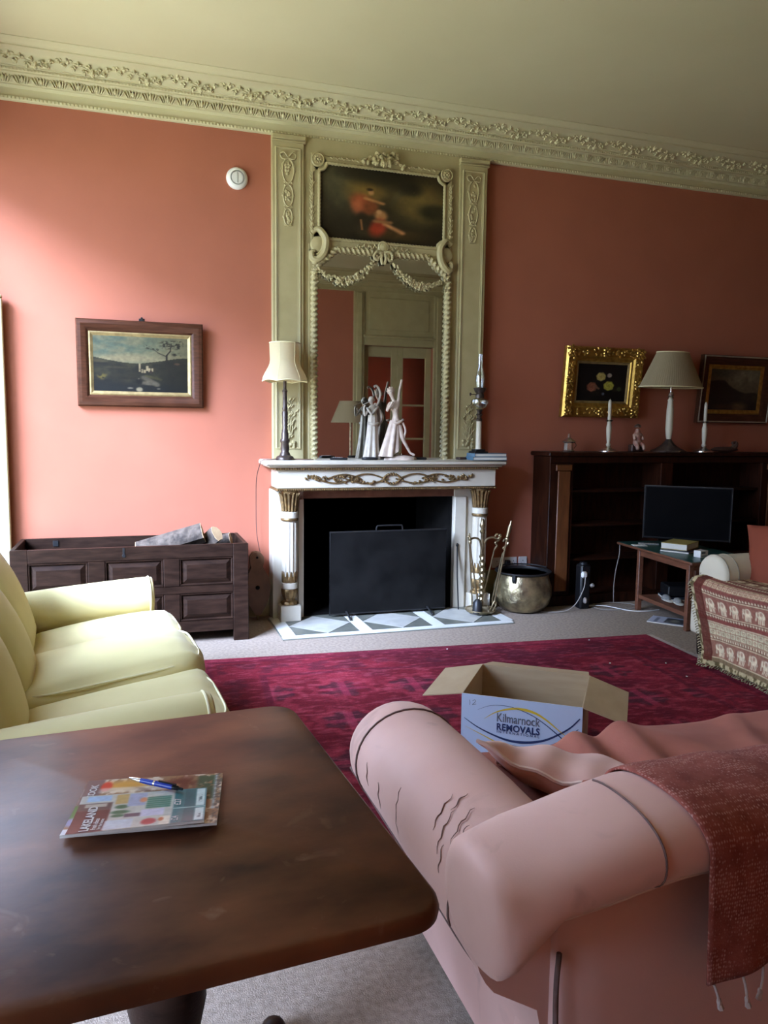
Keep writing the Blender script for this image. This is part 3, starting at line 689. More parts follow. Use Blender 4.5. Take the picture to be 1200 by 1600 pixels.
# central frame round the painting
PX0, PX1, PZ0, PZ1 = 1.325, 2.306, 2.800, 3.332; NX = 0.055
def notched(x0, x1, z0, z1, r, n=7, bottom=True):
    """rectangle with concave corners, clockwise from upper left"""
    p = []
    for cx, cz, a0, a1 in ((x0, z1, -PI/2, 0), (x1, z1, -PI, -PI/2), (x1, z0, PI/2, PI), (x0, z0, 0, PI/2)):
        for t in np.linspace(0, 1, n):
            a = a0+(a1-a0)*t; p.append((cx+r*math.cos(a), cz+r*math.sin(a)))
    return p
def trumeau(u, v):
    x, y = u, v; n = fbm(u*7, v*5, 3); n2 = fbm(u*22, v*16, 9)
    c = np.ones((len(u), 3))*np.array((33, 27, 15.)); c = lay(c, (74, 70, 48), 0.75*ell(u, v, .12, .80, .30, .35, .8)*(0.4+0.9*n))
    c = lay(c, (96, 76, 34), ell(u, v, .37, .70, .14, .16, .8)); c = lay(c, (92, 76, 38), ell(u, v, .80, .62, .20, .26, .8)*sst(.3, .6, n+.15))
    c = lay(c, (64, 56, 34), ell(u, v, .64, .72, .03, .14, .7, -.4)); c = lay(c, (26, 22, 10), ell(u, v, .45, .97, .28, .16, .6)*sst(.25, .6, n2+.25))
    c = lay(c, (24, 20, 9), ell(u, v, .72, .80, .10, .10, .7)*sst(.3, .6, n2+.2)); c = lay(c, (30, 26, 12), ell(u, v, .92, .50, .12, .10, .7))
    c = lay(c, (58, 42, 20), ell(u, v, .60, .14, .22, .07, .8))
    c = lay(c, (128, 62, 34), ell(u, v, .335, .52, .085, .13, .5, .3)); c = lay(c, (146, 82, 52), ell(u, v, .30, .47, .05, .10, .6)*.7)
    c = lay(c, (96, 50, 26), ell(u, v, .40, .50, .06, .10, .6)); c = lay(c, (150, 108, 68), ell(u, v, .405, .685, .022, .035, .5)); c = lay(c, (38, 24, 12), ell(u, v, .395, .725, .025, .02, .5))
    c = lay(c, (140, 96, 58), seg(u, v, (.36, .60), (.50, .55), .016, .95)); c = lay(c, (132, 92, 56), ell(u, v, .485, .38, .05, .075, .5)); c = lay(c, (150, 110, 72), ell(u, v, .47, .43, .022, .03, .5))
    c = lay(c, (118, 40, 22), ell(u, v, .46, .21, .065, .12, .5, -.2)); c = lay(c, (152, 104, 66), seg(u, v, (.52, .27), (.66, .17), .022, .95)); c = lay(c, (120, 84, 50), seg(u, v, (.44, .30), (.56, .30), .02, .95))
    c = lay(c, (30, 22, 12), ell(u, v, .335, .28, .045, .12, .5)); c = lay(c, (112, 76, 44), seg(u, v, (.325, .30), (.335, .17), .008, .95))
    return c*1.22*(0.86+0.28*n2[:, None])
xr = lambda u: PX0+0.004+(PX1-PX0-0.008)*u
pt = flat_print('painting', 1, 1, 150, 84, trumeau, lambda u, v: (xr(u), 5.666, PZ0+0.004+(PZ1-PZ0-0.008)*v), picture_mat, om)
# raised corner pieces give the canvas its notched corners
mb = MB()
for cx, cz, sx, sz in ((PX0, PZ1, 1, -1), (PX1, PZ1, -1, -1), (PX1, PZ0, -1, 1), (PX0, PZ0, 1, 1)):
    poly = [(cx-sx*0.06, cz-sz*0.06)]+[(cx+NX*sx*math.cos(a), cz+NX*sz*math.sin(a)) for a in np.linspace(-0.6, PI/2+0.6, 12)]
    mb.prism(poly, 5.654, 5.676, 'y')
mb.box(PX0-0.06, PX0+0.001, 5.654, 5.676, PZ0-0.04, PZ1+0.05, 0.004); mb.box(PX1-0.001, PX1+0.06, 5.654, 5.676, PZ0-0.04, PZ1+0.05, 0.004)
mb.box(PX0-0.06, PX1+0.06, 5.654, 5.676, PZ1-0.001, PZ1+0.05, 0.004); mb.box(PX0-0.06, PX1+0.06, 5.654, 5.676, PZ0-0.085, PZ0+0.001, 0.004)
pf = obj('painting_frame', mb, cream_paint, om)
mb = MB(); loop = notched(PX0, PX1, PZ0, PZ1, NX)
dense = []
for i in range(len(loop)):
    a, b = Vector((loop[i][0], 5.652, loop[i][1])), Vector((loop[(i+1) % len(loop)][0], 5.652, loop[(i+1) % len(loop)][1])); k = max(1, int((b-a).length/0.008))
    dense += [a.lerp(b, t/k) for t in range(k)]
mb.tube(dense, 0.012, 8, closed=True, twist=(2, 0.05, 0.22)); obj('rope_moulding', mb, cream_paint, pf)
mb = MB(); out = notched(PX0-0.048, PX1+0.048, PZ0-0.02, PZ1+0.042, 0.04)
for (xa, za, xb, zb) in ((PX0-0.052, 2.83, PX0-0.052, 3.27), (PX1+0.052, 2.83, PX1+0.052, 3.27)):
    mb.tube([(xa, 5.652, za+(zb-za)*t) for t in np.linspace(0, 1, 60)], 0.010, 8, twist=(2, 0.06, 0.3))
    mb_ = mb
    for t in np.linspace(0, 1, 22): mb.ball((xa+0.012*(1 if int(t*21) % 2 else -1), 5.648, za+(zb-za)*t), (0.007, 0.008, 0.014), 6, 4, M=RY_(0.6 if int(t*21) % 2 else -0.6))
    obj('leaf_border', mb, cream_paint, pf); mb = MB()
for s in (-1, 1):
    for i in range(13):
        t = i/12; mb.ball((1.815+s*(0.16+0.24*t), 5.648, PZ1+0.040+0.006*math.sin(i*2.4)), (0.014, 0.008, 0.006), 6, 4, M=RY_(0.5*(-1)**i))
    mb.tube([(1.815+s*(0.14+0.27*t), 5.650, PZ1+0.038) for t in np.linspace(0, 1, 12)], 0.005, 6)
    obj('leaf_spray', mb, cream_paint, pf); mb = MB()
for cx in (PX0-0.012, PX1+0.012):
    mb = MB(); cz = PZ1+0.014
    mb.lathe([(0.050, 0), (0.050, 0.012), (0.044, 0.018), (0.040, 0.012), (0.03, 0.014)], 24, (cx, 5.655, cz), RX_(PI/2))
    for k in range(8): mb.ball((cx+0.020*math.cos(k*PI/4), 5.640, cz+0.020*math.sin(k*PI/4)), (0.011, 0.008, 0.009), 6, 4, M=RY_(-k*PI/4))
    mb.ball((cx, 5.636, cz), 0.010, 8, 5); obj('rosette', mb, cream_paint, pf)
# flower crest at the top and ribbon cartouche between painting and mirror
mb = MB()
for i in range(46):
    a = random.uniform(0, PI); r = random.random()**0.6; x, z = 1.815+0.17*r*math.cos(a), PZ1+0.020+0.105*r*math.sin(a)
    mb.ball((x, 5.632-0.03*(1-r)+random.uniform(-.008, .008), z), (0.026*(1.1-r*.4), 0.024, 0.014), 7, 5, M=RY_(random.uniform(0, 3)))
for s in (-1, 1):
    for k in range(3): mb.tube(bez([(1.815+s*0.03, 5.642, PZ1+0.05), (1.815+s*(0.06+0.03*k), 5.628, PZ1+0.09-0.02*k), (1.815+s*(0.10+0.03*k), 5.640, PZ1+0.055-0.02*k)], 6), 0.008, 6)
obj('flower_crest', mb, cream_paint, om)
# mirror glass and its rope frame
MX0, MX1, MZ0 = 1.300, 2.338, 1.222
mb = MB(); mb.prism([(MX0, 1.19), (MX1, 1.19), (MX1, 2.60), (MX1-0.10, 2.705), (MX0+0.10, 2.705), (MX0, 2.60)], 5.664, 5.670, 'y'); obj('mirror_glass', mb, mirror_m, om, smooth=0)
mb = MB()
rp_ = [(MX0-0.008, 1.19), (MX0-0.010, 2.56)]; rq_ = [(MX1+0.008, 1.19), (MX1+0.010, 2.56)]
for q in (rp_, rq_):
    a, b = Vector((q[0][0], 5.650, q[0][1])), Vector((q[1][0], 5.650, q[1][1])); mb.tube([a.lerp(b, t) for t in np.linspace(0, 1, 200)], 0.024, 10, twist=(2, 0.075, 0.25))
for s in (-1, 1):
    xe = 1.819+s*0.53; pts = bez([(xe, 5.650, 2.56), (xe-s*0.05, 5.650, 2.625), (xe-s*0.10, 5.650, 2.665), (xe-s*0.14, 5.650, 2.705), (xe-s*0.17, 5.650, 2.730)], 8); mb.tube(pts, 0.022, 10, twist=(2, 0.075, 0.25))
    a, b = Vector((xe-s*0.165, 5.650, 2.728)), Vector((1.819+s*0.09, 5.650, 2.728)); mb.tube([a.lerp(b, t) for t in np.linspace(0, 1, 50)], 0.022, 10, twist=(2, 0.075, 0.25))
obj('twisted_rope_frame', mb, cream_paint, om)
mb = MB(); mb.box(MX0-0.05, MX0-0.001, 5.660, 5.676, 1.19, 2.72, 0.003); mb.box(MX1+0.001, MX1+0.05, 5.660, 5.676, 1.19, 2.72, 0.003); mb.box(MX0-0.05, MX1+0.05, 5.660, 5.676, 2.705, 2.76, 0.003); obj('mirror_surround', mb, cream_paint, om)
for s in (-1, 1):
    mb = MB(); xe = 1.819+s*0.545
    mb.tube(bez([(xe, 5.648, 2.83), (xe-s*0.025, 5.640, 2.855), (xe-s*0.055, 5.632, 2.85), (xe-s*0.095, 5.628, 2.79), (xe-s*0.085, 5.630, 2.70), (xe-s*0.04, 5.635, 2.645), (xe+s*0.0, 5.640, 2.65), (xe+s*0.005, 5.640, 2.69), (xe-s*0.018, 5.640, 2.705)], 8),
            [0.008+0.020*math.sin(PI*t) for t in np.linspace(0.08, 0.92, 65)], 8)
    mb.tube(bez([(xe-s*0.075, 5.640, 2.80), (xe-s*0.065, 5.636, 2.72), (xe-s*0.03, 5.638, 2.675)], 8), [0.008]*17, 6)
    mb.lathe([(0.058, 0.0), (0.052, 0.012), (0.030, 0.020), (0.0, 0.022)], 20, (xe-s*0.042, 5.652, 2.755), RX_(PI/2)); mb.ball((xe, 5.640, 2.845), (0.014, 0.012, 0.014), 8, 6); mb.ball((xe-s*0.02, 5.638, 2.63), (0.026, 0.016, 0.026), 8, 6)
    for k in range(7): mb.ball((xe-s*(0.005+0.006*k), 5.640, 2.62-0.022*k), (0.012, 0.010, 0.010), 6, 4)
    obj('scroll_bracket', mb, cream_paint, om)
    # flower garland hung across the corner of the glass
    mb = MB(); n = 58
    for i in range(n):
        t = i/(n-1); x = 1.819+s*(0.505-0.48*t); z = 2.575+0.14*t-0.52*t*(1-t) + (0.02 if t > .9 else 0)
        fat = 0.35+0.65*math.sin(PI*t)**1.5
        for q in range(1+int(2.6*fat)):
            mb.ball((x+random.uniform(-1, 1)*0.012, 5.636+random.uniform(-1, 1)*0.014, z+random.uniform(-1, 1)*0.030*fat), (0.014*(0.6+0.5*fat), 0.012, 0.009), 6, 5, M=RY_(random.uniform(0, 3)))
    for t in (0.35, 0.5, 0.62):
        x = 1.819+s*(0.505-0.48*t); z = 2.575+0.14*t-0.52*t*(1-t)
        for k in range(6): mb.ball((x+0.017*math.cos(k*PI/3), 5.626, z+0.017*math.sin(k*PI/3)), (0.012, 0.008, 0.009), 6, 4, M=RY_(-k*PI/3))
        mb.ball((x, 5.618, z), 0.009, 6, 5)
    obj('flower_garland', mb, cream_paint, om)
mb = MB()
mb.lathe([(0.044, 0), (0.046, 0.010), (0.036, 0.018), (0.030, 0.014), (0.026, 0.020), (0.0, 0.026)], 20, (1.815, 5.650, 2.772), RX_(PI/2))
for s in (-1, 1):
    mb.tube(bez([(1.815, 5.640, 2.73), (1.815+s*0.05, 5.628, 2.735), (1.815+s*0.075, 5.632, 2.70), (1.815+s*0.05, 5.634, 2.675), (1.815+s*0.03, 5.634, 2.70)], 7), 0.011, 7)
    mb.tube(bez([(1.815+s*0.01, 5.640, 2.74), (1.815+s*0.018, 5.632, 2.69), (1.815+s*0.008, 5.636, 2.645)], 7), 0.012, 7)
    for k in range(14): mb.ball((1.815+s*(0.05+0.012*k), 5.644, 2.770+0.012*math.sin(k*1.7)-0.001*k), (0.013, 0.009, 0.008), 6, 4, M=RY_(k))
obj('ribbon_cartouche', mb, cream_paint, om)

# ------------------------------------------------------------------ large furniture
# yellow sofa along the left wall (local axes: x towards the room, y along the seat)
ys_ = thing('sofa', 'pale yellow three-seat sofa with loose seat cushions under the left windows', 'sofa', (-0.278, 3.07, 0), math.radians(5))
def yo(name, mb, m=None, p=None): return obj(name, mb, m or yellow_cloth, p or ys_, w=False, smooth=60)
mb = MB(); mb.softbox(0.53, 0.94, 0.13, 0.05, 8, M=T(-0.07, 0.12, 0.20)); yo('seat_base', mb)
mb = MB(); mb.softbox(0.10, 1.03, 0.36, 0.09, 10, M=T(-0.55, 0.12, 0.44) @ RY_(-0.10)); yo('back_frame', mb)
def wob(P, s, a=0.006): return (P[0]+a*math.sin(9*P[1]+s)+a*math.sin(7*P[2]+s*2), P[1]+a*math.sin(8*P[0]+s), P[2]+a*math.sin(11*P[1]+5*P[0]+s))
def welt(a, b, z, r, M, n=64, e=5.0):
    p = []
    for k in range(n):
        t = 2*PI*k/n; c, s = math.cos(t), math.sin(t)
        p.append(M @ Vector((a*math.copysign(abs(c)**(2/e), c), b*math.copysign(abs(s)**(2/e), s), z)))
    m = MB(); m.tube(p, r, 6, closed=True); return m
seats = [(0.675, 0.255, 0.0, 0.015, 0.02), (0.16, 0.265, 0.035, 0.03, 0.0), (-0.375, 0.275, -0.01, 0.012, -0.015)]
for i, (yc, hb, dz, pf_, tw) in enumerate(seats):
    M = T(0.185, yc, 0.385+dz) @ RZ_(tw) @ RY_(-0.125)
    mb = MB(); mb.softbox(0.345, hb, 0.070, 0.055, 12, puff=pf_+0.022, fn=lambda P, i=i: (lambda q: (q[0], q[1], q[2]+(0.006*math.sin(34*q[1]+9*q[0]+i)+0.004*math.sin(61*q[1]+i*3))*float(sst(0.08, 0.33, np.float64(P[0])))))(wob(P, i*2.1, 0.005)), M=M); s_ = yo('seat_cushion', mb)
    yo('piping', welt(0.347, hb+0.002, 0.046, 0.005, M), yellow_piping, s_); yo('piping', welt(0.347, hb+0.002, -0.046, 0.005, M), yellow_piping, s_)
    if i != 1:
        mb = MB()
        for k in range(3): mb.tube(bez([M @ Vector((0.345, -0.12+0.09*k, 0.03)), M @ Vector((0.30, -0.13+0.1*k, 0.083)), M @ Vector((0.22-0.02*k, -0.12+0.1*k, 0.098))], 6), [0.002+0.005*math.sin(PI*t) for t in np.linspace(0, 1, 13)], 6)
for i, yc in enumerate((0.70, 0.17, -0.37)):
    M = T(-0.285, yc, 0.625) @ RY_(-0.42) @ RX_((0.0, 0.03, -0.03)[i])
    mb = MB(); mb.softbox(0.085, 0.272, 0.285, 0.075, 12, fn=lambda P, i=i: wob((P[0]+0.055*(1-(P[1]/0.28)**2)*(1-(P[2]/0.30)**2)*(1 if P[0] > 0 else 0.3), P[1], P[2]), i*1.7, 0.005), M=M); b_ = yo('back_cushion', mb)
for k, yc in enumerate((1.02, -0.80)):
    s = 1 if k == 0 else -1
    rings = []
    xs = [x-0.03*k for x in (-0.56, -0.40, -0.2, 0.0, 0.2, 0.36, 0.42, 0.445, 0.452)]
    for i, x in enumerate(xs):
        t = (x+0.56)/1.0; zt = 0.555+0.085*t+0.01*math.sin(3*t)-0.02*k; sc_ = (1, 1, 1, 1, 1, 1, 0.985, 0.93, 0.80)[i]
        pts = []
        for q in range(20):
            a = math.radians(-40+260*q/19); pts.append((0.118*math.cos(a)*sc_, zt-0.105+0.105*math.sin(a)*(sc_ if math.sin(a) < 0 else 0.5+0.5*sc_)))
        low = [(-0.085*sc_, 0.30), (-0.08*sc_, 0.10), (0.085*sc_, 0.10), (0.085*sc_, 0.30)]
        rings.append([(x, yc+p, z) for p, z in low[:2][::-1][::-1]] if False else [(x, yc+p, z) for p, z in pts+low])
    mb = MB(); mb.loft(rings); a_ = yo('arm', mb)
    loop = [Vector((0.430-0.03*k, p[1], p[2])) for p in rings[6]]; mb = MB(); mb.tube(loop, 0.005, 6, closed=True); yo('piping', mb, yellow_piping, a_)
mb = MB(); mb.softbox(0.05, 0.95, 0.115, 0.02, 6, M=T(0.43, 0.12, 0.20)); yo('front_valance', mb)
for x in (0.30, -0.5):
    for y in (-0.72, 0.95): mb = MB(); mb.lathe([(0.018, 0), (0.022, 0.02), (0.03, 0.075)], 12, (x, y, 0)); yo('foot', mb, oak_dark)

# long oak chest, lid gone, holding firewood
ch = thing('wooden_chest', 'open dark oak panelled chest holding firewood beside the fireplace', 'chest', (0, 5.34, 0))
cx0, cx1, cy0, cy1, cz1 = -0.728, 0.716, 5.08, 5.62, 0.655
mb = MB(); fz0 = 0.075
st_ = [(cx0, cx0+0.10), (cx0+0.445, cx0+0.545), (cx0+0.90, cx0+1.0), (cx1-0.10, cx1)]
for i, (a, b) in enumerate(st_):
    for za, zb in (((0, cz1),) if i in (0, 3) else ((0.15, 0.335), (0.385, 0.57))): mb.box(a, b, cy0, cy0+0.035, za, zb, 0.003)
for a, b in ((fz0, 0.15), (0.335, 0.385), (0.57, cz1)): mb.box(cx0+0.10, cx1-0.10, cy0, cy0+0.034, a, b, 0.003)
obj('front_frame', mb, oak_dark, ch)
for (a, b) in ((st_[0][1], st_[1][0]), (st_[1][1], st_[2][0]), (st_[2][1], st_[3][0])):
    for za, zb in ((0.15, 0.335), (0.385, 0.57)):
        mb = MB(); e = 0.045
        for q in ((0.0, 0.026, 0.012), (0.006, 0.016, 0.0)): pass
        mb.box(a-0.004, b+0.004, cy0+0.018, cy0+0.03, za-0.004, zb+0.004)
        f = cy0+0.018; g = cy0+0.002; i0, i1, j0, j1 = a+e, b-e, za+e, zb-e; o0, o1, p0, p1 = a+0.016, b-0.016, za+0.016, zb-0.016
        mb.add([(o0, f, p0), (o1, f, p0), (o1, f, p1), (o0, f, p1), (i0, g, j0), (i1, g, j0), (i1, g, j1), (i0, g, j1)], [(0, 1, 5, 4), (1, 2, 6, 5), (2, 3, 7, 6), (3, 0, 4, 7), (4, 5, 6, 7)])
        for (xa, xb, zc, zd) in ((a, b, za, za+0.012), (a, b, zb-0.012, zb), (a, a+0.012, za+0.012, zb-0.012), (b-0.012, b, za+0.012, zb-0.012)): mb.box(xa, xb, cy0+0.004, cy0+0.02, zc, zd, 0.004)
        obj('panel', mb, oak_dark, ch, smooth=20)
mb = MB(); mb.box(cx0, cx0+0.028, cy0+0.036, cy1, 0, cz1, 0.003); obj('end_board', mb, oak_dark, ch); mb = MB(); mb.box(cx1-0.028, cx1, cy0+0.036, cy1, 0, cz1, 0.003); obj('end_board', mb, oak_dark, ch)
mb = MB(); mb.box(cx0+0.029, cx1-0.029, cy1-0.026, cy1, fz0, cz1, 0.003); obj('back_board', mb, oak_dark, ch)
mb = MB(); mb.box(cx0+0.029, cx1-0.029, cy0+0.036, cy1-0.027, fz0+0.005, fz0+0.02); obj('bottom_board', mb, oak_dark, ch)
mb = MB(); mb.box(-0.075, -0.062, cy0-0.003, cy0+0.002, 0.60, cz1-0.004, 0.001); mb.lathe([(0.012, 0), (0.010, 0.004)], 12, (-0.068, cy0, 0.60), RX_(PI/2)); obj('lock_plate', mb, black_metal, ch)
for x in (cx0+0.20, cx1-0.25): mb = MB(); mb.box(x, x+0.035, cy1-0.032, cy1-0.026, 0.60, 0.64, 0.002); obj('hinge', mb, black_metal, ch)
# firewood
def log(a, b, r, label, split=False):
    a, b = Vector(a), Vector(b); t = thing('firewood_log', label, 'log', tuple((a+b)/2), 0, 'firewood in the oak chest')
    n = 14; d = (b-a).normalized(); u = d.cross(Vector((0, 0, 1))).normalized(); w = d.cross(u); rings = []
    rr = [r*(1+random.uniform(-.12, .12)) for _ in range(n)]
    for k in range(7):
        f = k/6; rings.append([tuple(a.lerp(b, f)+u*math.cos(2*PI*i/n)*rr[i]*(1+random.uniform(-.05, .05))*(1.0 if not split or math.cos(2*PI*i/n) < 0.2 else 0.35)+w*math.sin(2*PI*i/n)*rr[i]) for i in range(n)])
    mb = MB(); mb.loft(rings, caps=False); bk = obj('bark', mb, bark, t)
    for e, dd in ((rings[0], -d), (rings[-1], d)):
        mb = MB(); p = [tuple(Vector(q)+dd*0.002) for q in e]; mb.add(p, [tuple(range(n))]); mb.v += [tuple(Vector(q)-dd*0.004) for q in p]; mb.f += [(i, (i+1) % n, n+(i+1) % n, n+i) for i in range(n)]; obj('cut_end', mb, cut_wood, t)
    return t
log((0.02, 5.36, 0.58), (0.44, 5.30, 0.705), 0.062, 'long bark-covered log lying uppermost along the oak chest')
log((0.40, 5.42, 0.56), (0.52, 5.27, 0.70), 0.058, 'short split log with pale cut end, tilted near the chest right end', True)
log((0.05, 5.52, 0.53), (0.36, 5.53, 0.62), 0.05, 'grey log behind the long bark-covered log in the chest')
log((-0.15, 5.27, 0.42), (0.30, 5.19, 0.47), 0.06, 'log half hidden at the front of the open chest')
log((0.47, 5.49, 0.58), (0.645, 5.44, 0.63), 0.05, 'small stub of a log in the back right chest corner')

# bookcase
bc = thing('bookcase', 'low dark mahogany bookcase with empty shelves against the right wall panel', 'bookcase', (4.32, 5.56, 0))
bx0, bx1, bz = 3.165, 5.50, 1.255; bf = 5.415
mb = MB(); mb.box(bx0-0.02, bx1+0.02, bf-0.015, W-0.003, bz-0.035, bz, 0.008); obj('top_board', mb, mahogany, bc)
mb = MB(); mb.box(bx0, bx1, bf+0.004, bf+0.03, bz-0.088, bz-0.036, 0.003); obj('frieze_rail', mb, mahogany, bc)
mb = MB(); mb.box(bx0, bx1, bf+0.03, W-0.03, 0.02, 0.08, 0.003); mb.box(bx0-0.012, bx1+0.012, bf-0.012, bf+0.03, 0.0, 0.085, 0.006); obj('plinth', mb, mahogany, bc)
mb = MB(); mb.box(bx0, bx1, W-0.045, W-0.030, 0.03, bz-0.04); obj('back_board', mb, mahogany, bc)
for a, b in ((bx0, bx0+0.215), (4.225, 4.345), (bx1-0.215, bx1)):
    mb = MB(); mb.box(a, b, bf+0.006, bf+0.03, 0.085, bz-0.088, 0.003); mb.box(a, a+0.02, bf+0.03, W-0.045, 0.08, bz-0.04); mb.box(b-0.02, b, bf+0.03, W-0.045, 0.08, bz-0.04); po = obj('upright', mb, mahogany, bc)
    if b-a > 0.15: mb = MB(); mb.box(a+0.07, b-0.03, bf-0.006, bf+0.006, 0.12, bz-0.15, 0.005); mb.box(a+0.05, b-0.02, bf-0.010, bf+0.006, bz-0.15, bz-0.10, 0.004); obj('pilaster_strip', mb, mahogany_light, po)
for a, b in ((bx0+0.216, 4.224), (4.346, bx1-0.216)):
    for z in (0.38, 0.665, 0.945): mb = MB(); mb.box(a-0.004 if a > 4 else a-0.19, b, bf+0.035, W-0.046, z-0.022, z, 0.003); obj('shelf', mb, mahogany, bc)

# pink sofa seen from behind
ps = thing('sofa', 'faded pink scroll-arm sofa seen from behind in the foreground', 'sofa', (1.5, 1.5, 0))
def po_(name, mb, m=None, p=None, smooth=60): return obj(name, mb, m or pink_cloth, p or ps, smooth=smooth)
SX1 = 2.42
mb = MB(); mb.softbox((SX1-0.72)/2, 0.40, 0.14, 0.03, 8, M=T((SX1+0.72)/2, 1.52, 0.22)); po_('seat_base', mb)
for a, b in ((0.86, 1.50), (1.505, 2.24)):
    M = T((a+b)/2, 1.63, 0.405); mb = MB(); mb.softbox((b-a)/2-0.003, 0.32, 0.062, 0.045, 10, puff=0.012, M=M); po_('seat_cushion', mb)
def arm_ring(y, s=1.0, flip=False, dz=0.0):
    P = []
    cx, cz = 0.695, 0.530+dz
    for q in range(26):
        a = math.radians(222-264*q/25); P.append((cx+0.148*s*math.cos(a), cz+0.138*s*math.sin(a)))
    P = [(0.715, 0.07), (0.700, 0.25), (0.672, 0.38)]+P+[(0.815, 0.40), (0.825, 0.07)]
    if flip: P = [(SX1+0.53-x, z) for x, z in P]
    return [(x, y, z) for x, z in P]
for flip in (False, True):
    ysq = [1.13, 1.25, 1.5, 1.75, 1.90, 1.955, 1.985, 2.00]; scs = [1, 1, 1.0, 0.99, 0.99, 0.98, 0.93, 0.82]
    mb = MB(); rings = [arm_ring(y, s, flip, 0.006*math.sin(y*5)) for y, s in zip(ysq, scs)]; mb.loft(rings); arm_ = po_('arm', mb)
    mb = MB(); r_ = [Vector(p) for p in arm_ring(1.885, 1.0, flip)][2:-1]; mb.tube(r_, 0.003, 6); po_('seam', mb, dark_seam, arm_)
    mb = MB(); sx = (lambda x: SX1+0.53-x) if flip else (lambda x: x)
    mb.tube(bez([(sx(0.563), 1.99, 0.475), (sx(0.574), 1.8, 0.455), (sx(0.588), 1.5, 0.432), (sx(0.59), 1.25, 0.425), (sx(0.60), 1.14, 0.44)], 8), 0.0038, 6); po_('piping', mb, dark_seam, arm_)
    if not flip:
        mb = MB()
        for (y, a0, a1) in ((1.80, 165, 186), (1.70, 168, 192), (1.585, 150, 196), (1.42, 118, 150), (1.40, 108, 128), (1.375, 125, 160), (1.345, 112, 146), (1.33, 150, 170), (1.31, 124, 150)):
            pts = [(0.695+0.1472*math.cos(math.radians(a)), y-0.0010*(a-a0)+0.004*math.sin(a*0.5), 0.536+0.1372*math.sin(math.radians(a))) for a in np.linspace(a0, a1, 10)]
            mb.tube(pts, [0.0004+0.0010*math.sin(PI*t) for t in np.linspace(0, 1, 10)], 5)
        wc = po_('worn_crease', mb, mat('worn_crease_cloth', (0.26, 0.15, 0.12), None, 30, 0.8), arm_); wc['kind'] = 'stuff'
# the back: flat outer panel, scroll roll that swells towards the corner
def ztop(x): return 0.695+0.068*float(sst(0.56, 0.95, np.float64(x)))
def zlow(x): return 0.480+0.115*float(sst(0.55, 0.67, np.float64(x)))+0.030*float(sst(0.66, 0.95, np.float64(x)))
def roll(x, a, off=0.0, s=1.0):
    zt, zl = ztop(x), zlow(x); cz = (zt+zl)/2; rz = (zt-zl)/2+off; cy = 1.155; ry = 0.138+off
    e = 0.86
    c, q = math.cos(a), math.sin(a)
    return (x, cy+ry*s*math.copysign(abs(c)**e, c), cz+rz*s*math.copysign(abs(q)**e, q))
mb = MB(); xs = [0.540, 0.546, 0.558, 0.580, 0.62, 0.66, 0.72, 0.80, 0.90, 1.0, 1.2, 1.6, 2.0, SX1-0.02, SX1+0.0]; ss = [0.62, 0.82, 0.94, 0.985]+[1]*9+[0.97, 0.8]
mb.loft([[roll(x, 2*PI*k/28, 0, s) for k in range(28)] for x, s in zip(xs, ss)]); bk = po_('back_roll', mb)
mb = MB(); mb.softbox((SX1-0.695)/2, 0.085, 0.285, 0.03, 10, M=T((SX1+0.695)/2, 1.190, 0.345)); po_('back_panel', mb)
mb = MB(); mb.tube([roll(x, 1.24*PI, 0.001) for x in np.linspace(0.64, SX1-0.05, 70)], 0.0045, 6); po_('piping', mb, pink_piping, bk)
mb = MB(); mb.tube([roll(0.845, a, 0.0005) for a in np.linspace(PI*0.30, PI*1.36, 24)], 0.0022, 5); mb.tube([(x, 1.262-0.02*math.sin(k*0.3), z) for k, (x, y, z) in enumerate(arm_ring(1.26, 1.005)[5:26])], 0.003, 5); po_('seam', mb, dark_seam, bk)
mb = MB(); mb.tube(bez([(0.700, 1.108, 0.50), (0.694, 1.104, 0.42), (0.700, 1.104, 0.25), (0.705, 1.104, 0.07)], 8), 0.005, 6); po_('corner_piping', mb, dark_seam, ps)
mb = MB(); mb.box(SX1-0.005, SX1+0.03, 1.11, 1.30, 0.08, 0.62, 0.02); po_('end_panel', mb)
for x in (0.78, SX1-0.1):
    for y in (1.2, 1.86): mb = MB(); mb.lathe([(0.018, 0), (0.02, 0.02), (0.028, 0.09)], 12, (x, y, 0)); po_('foot', mb, oak_dark)

# woven throw over the sofa back, with tassels
tb = thing('throw_blanket', 'rust woven wool throw with cream tassels hanging over the pink sofa back', 'blanket', (1.3, 1.1, 0.7))
def throw_pt(u, v):
    x = 0.905+0.70*u + 0.045*(v**1.5)*(1-u)
    rip = 0.004*math.sin(17*x+2)+0.003*math.sin(41*x)
    if v < 0.16:
        t = v/0.16; p = roll(x, 0.12*PI*(0+t)+0.02, 0.010+rip*0.4); z = p[2]; return (x, p[1]-0.0+0.03*(1-t), z-0.05*(1-t))
    if v < 0.66:
        t = (v-0.16)/0.50; a = 0.14*PI+(1.0-0.14)*PI*t; p = roll(x, a, 0.010+rip*0.5); return (x, p[1], p[2])
    t = (v-0.66)/0.34; p = roll(x, PI, 0.010+rip*0.5); hem = 0.462+0.025*math.sin(5*u+.5)*u - 0.018*(1-u)**3
    return (x+0.01*t*math.sin(9*u), p[1]+0.012*t+rip*t*2+0.004*math.sin(23*x)*t, p[2]*(1-t)+hem*t)
mb = MB(); mb.grid(throw_pt, 70, 60); bl = obj('woven_cloth', mb, rust_knit, tb, smooth=80)
sd = bl.modifiers.new('Solidify', 'SOLIDIFY'); sd.thickness = 0.005; sd.offset = 1
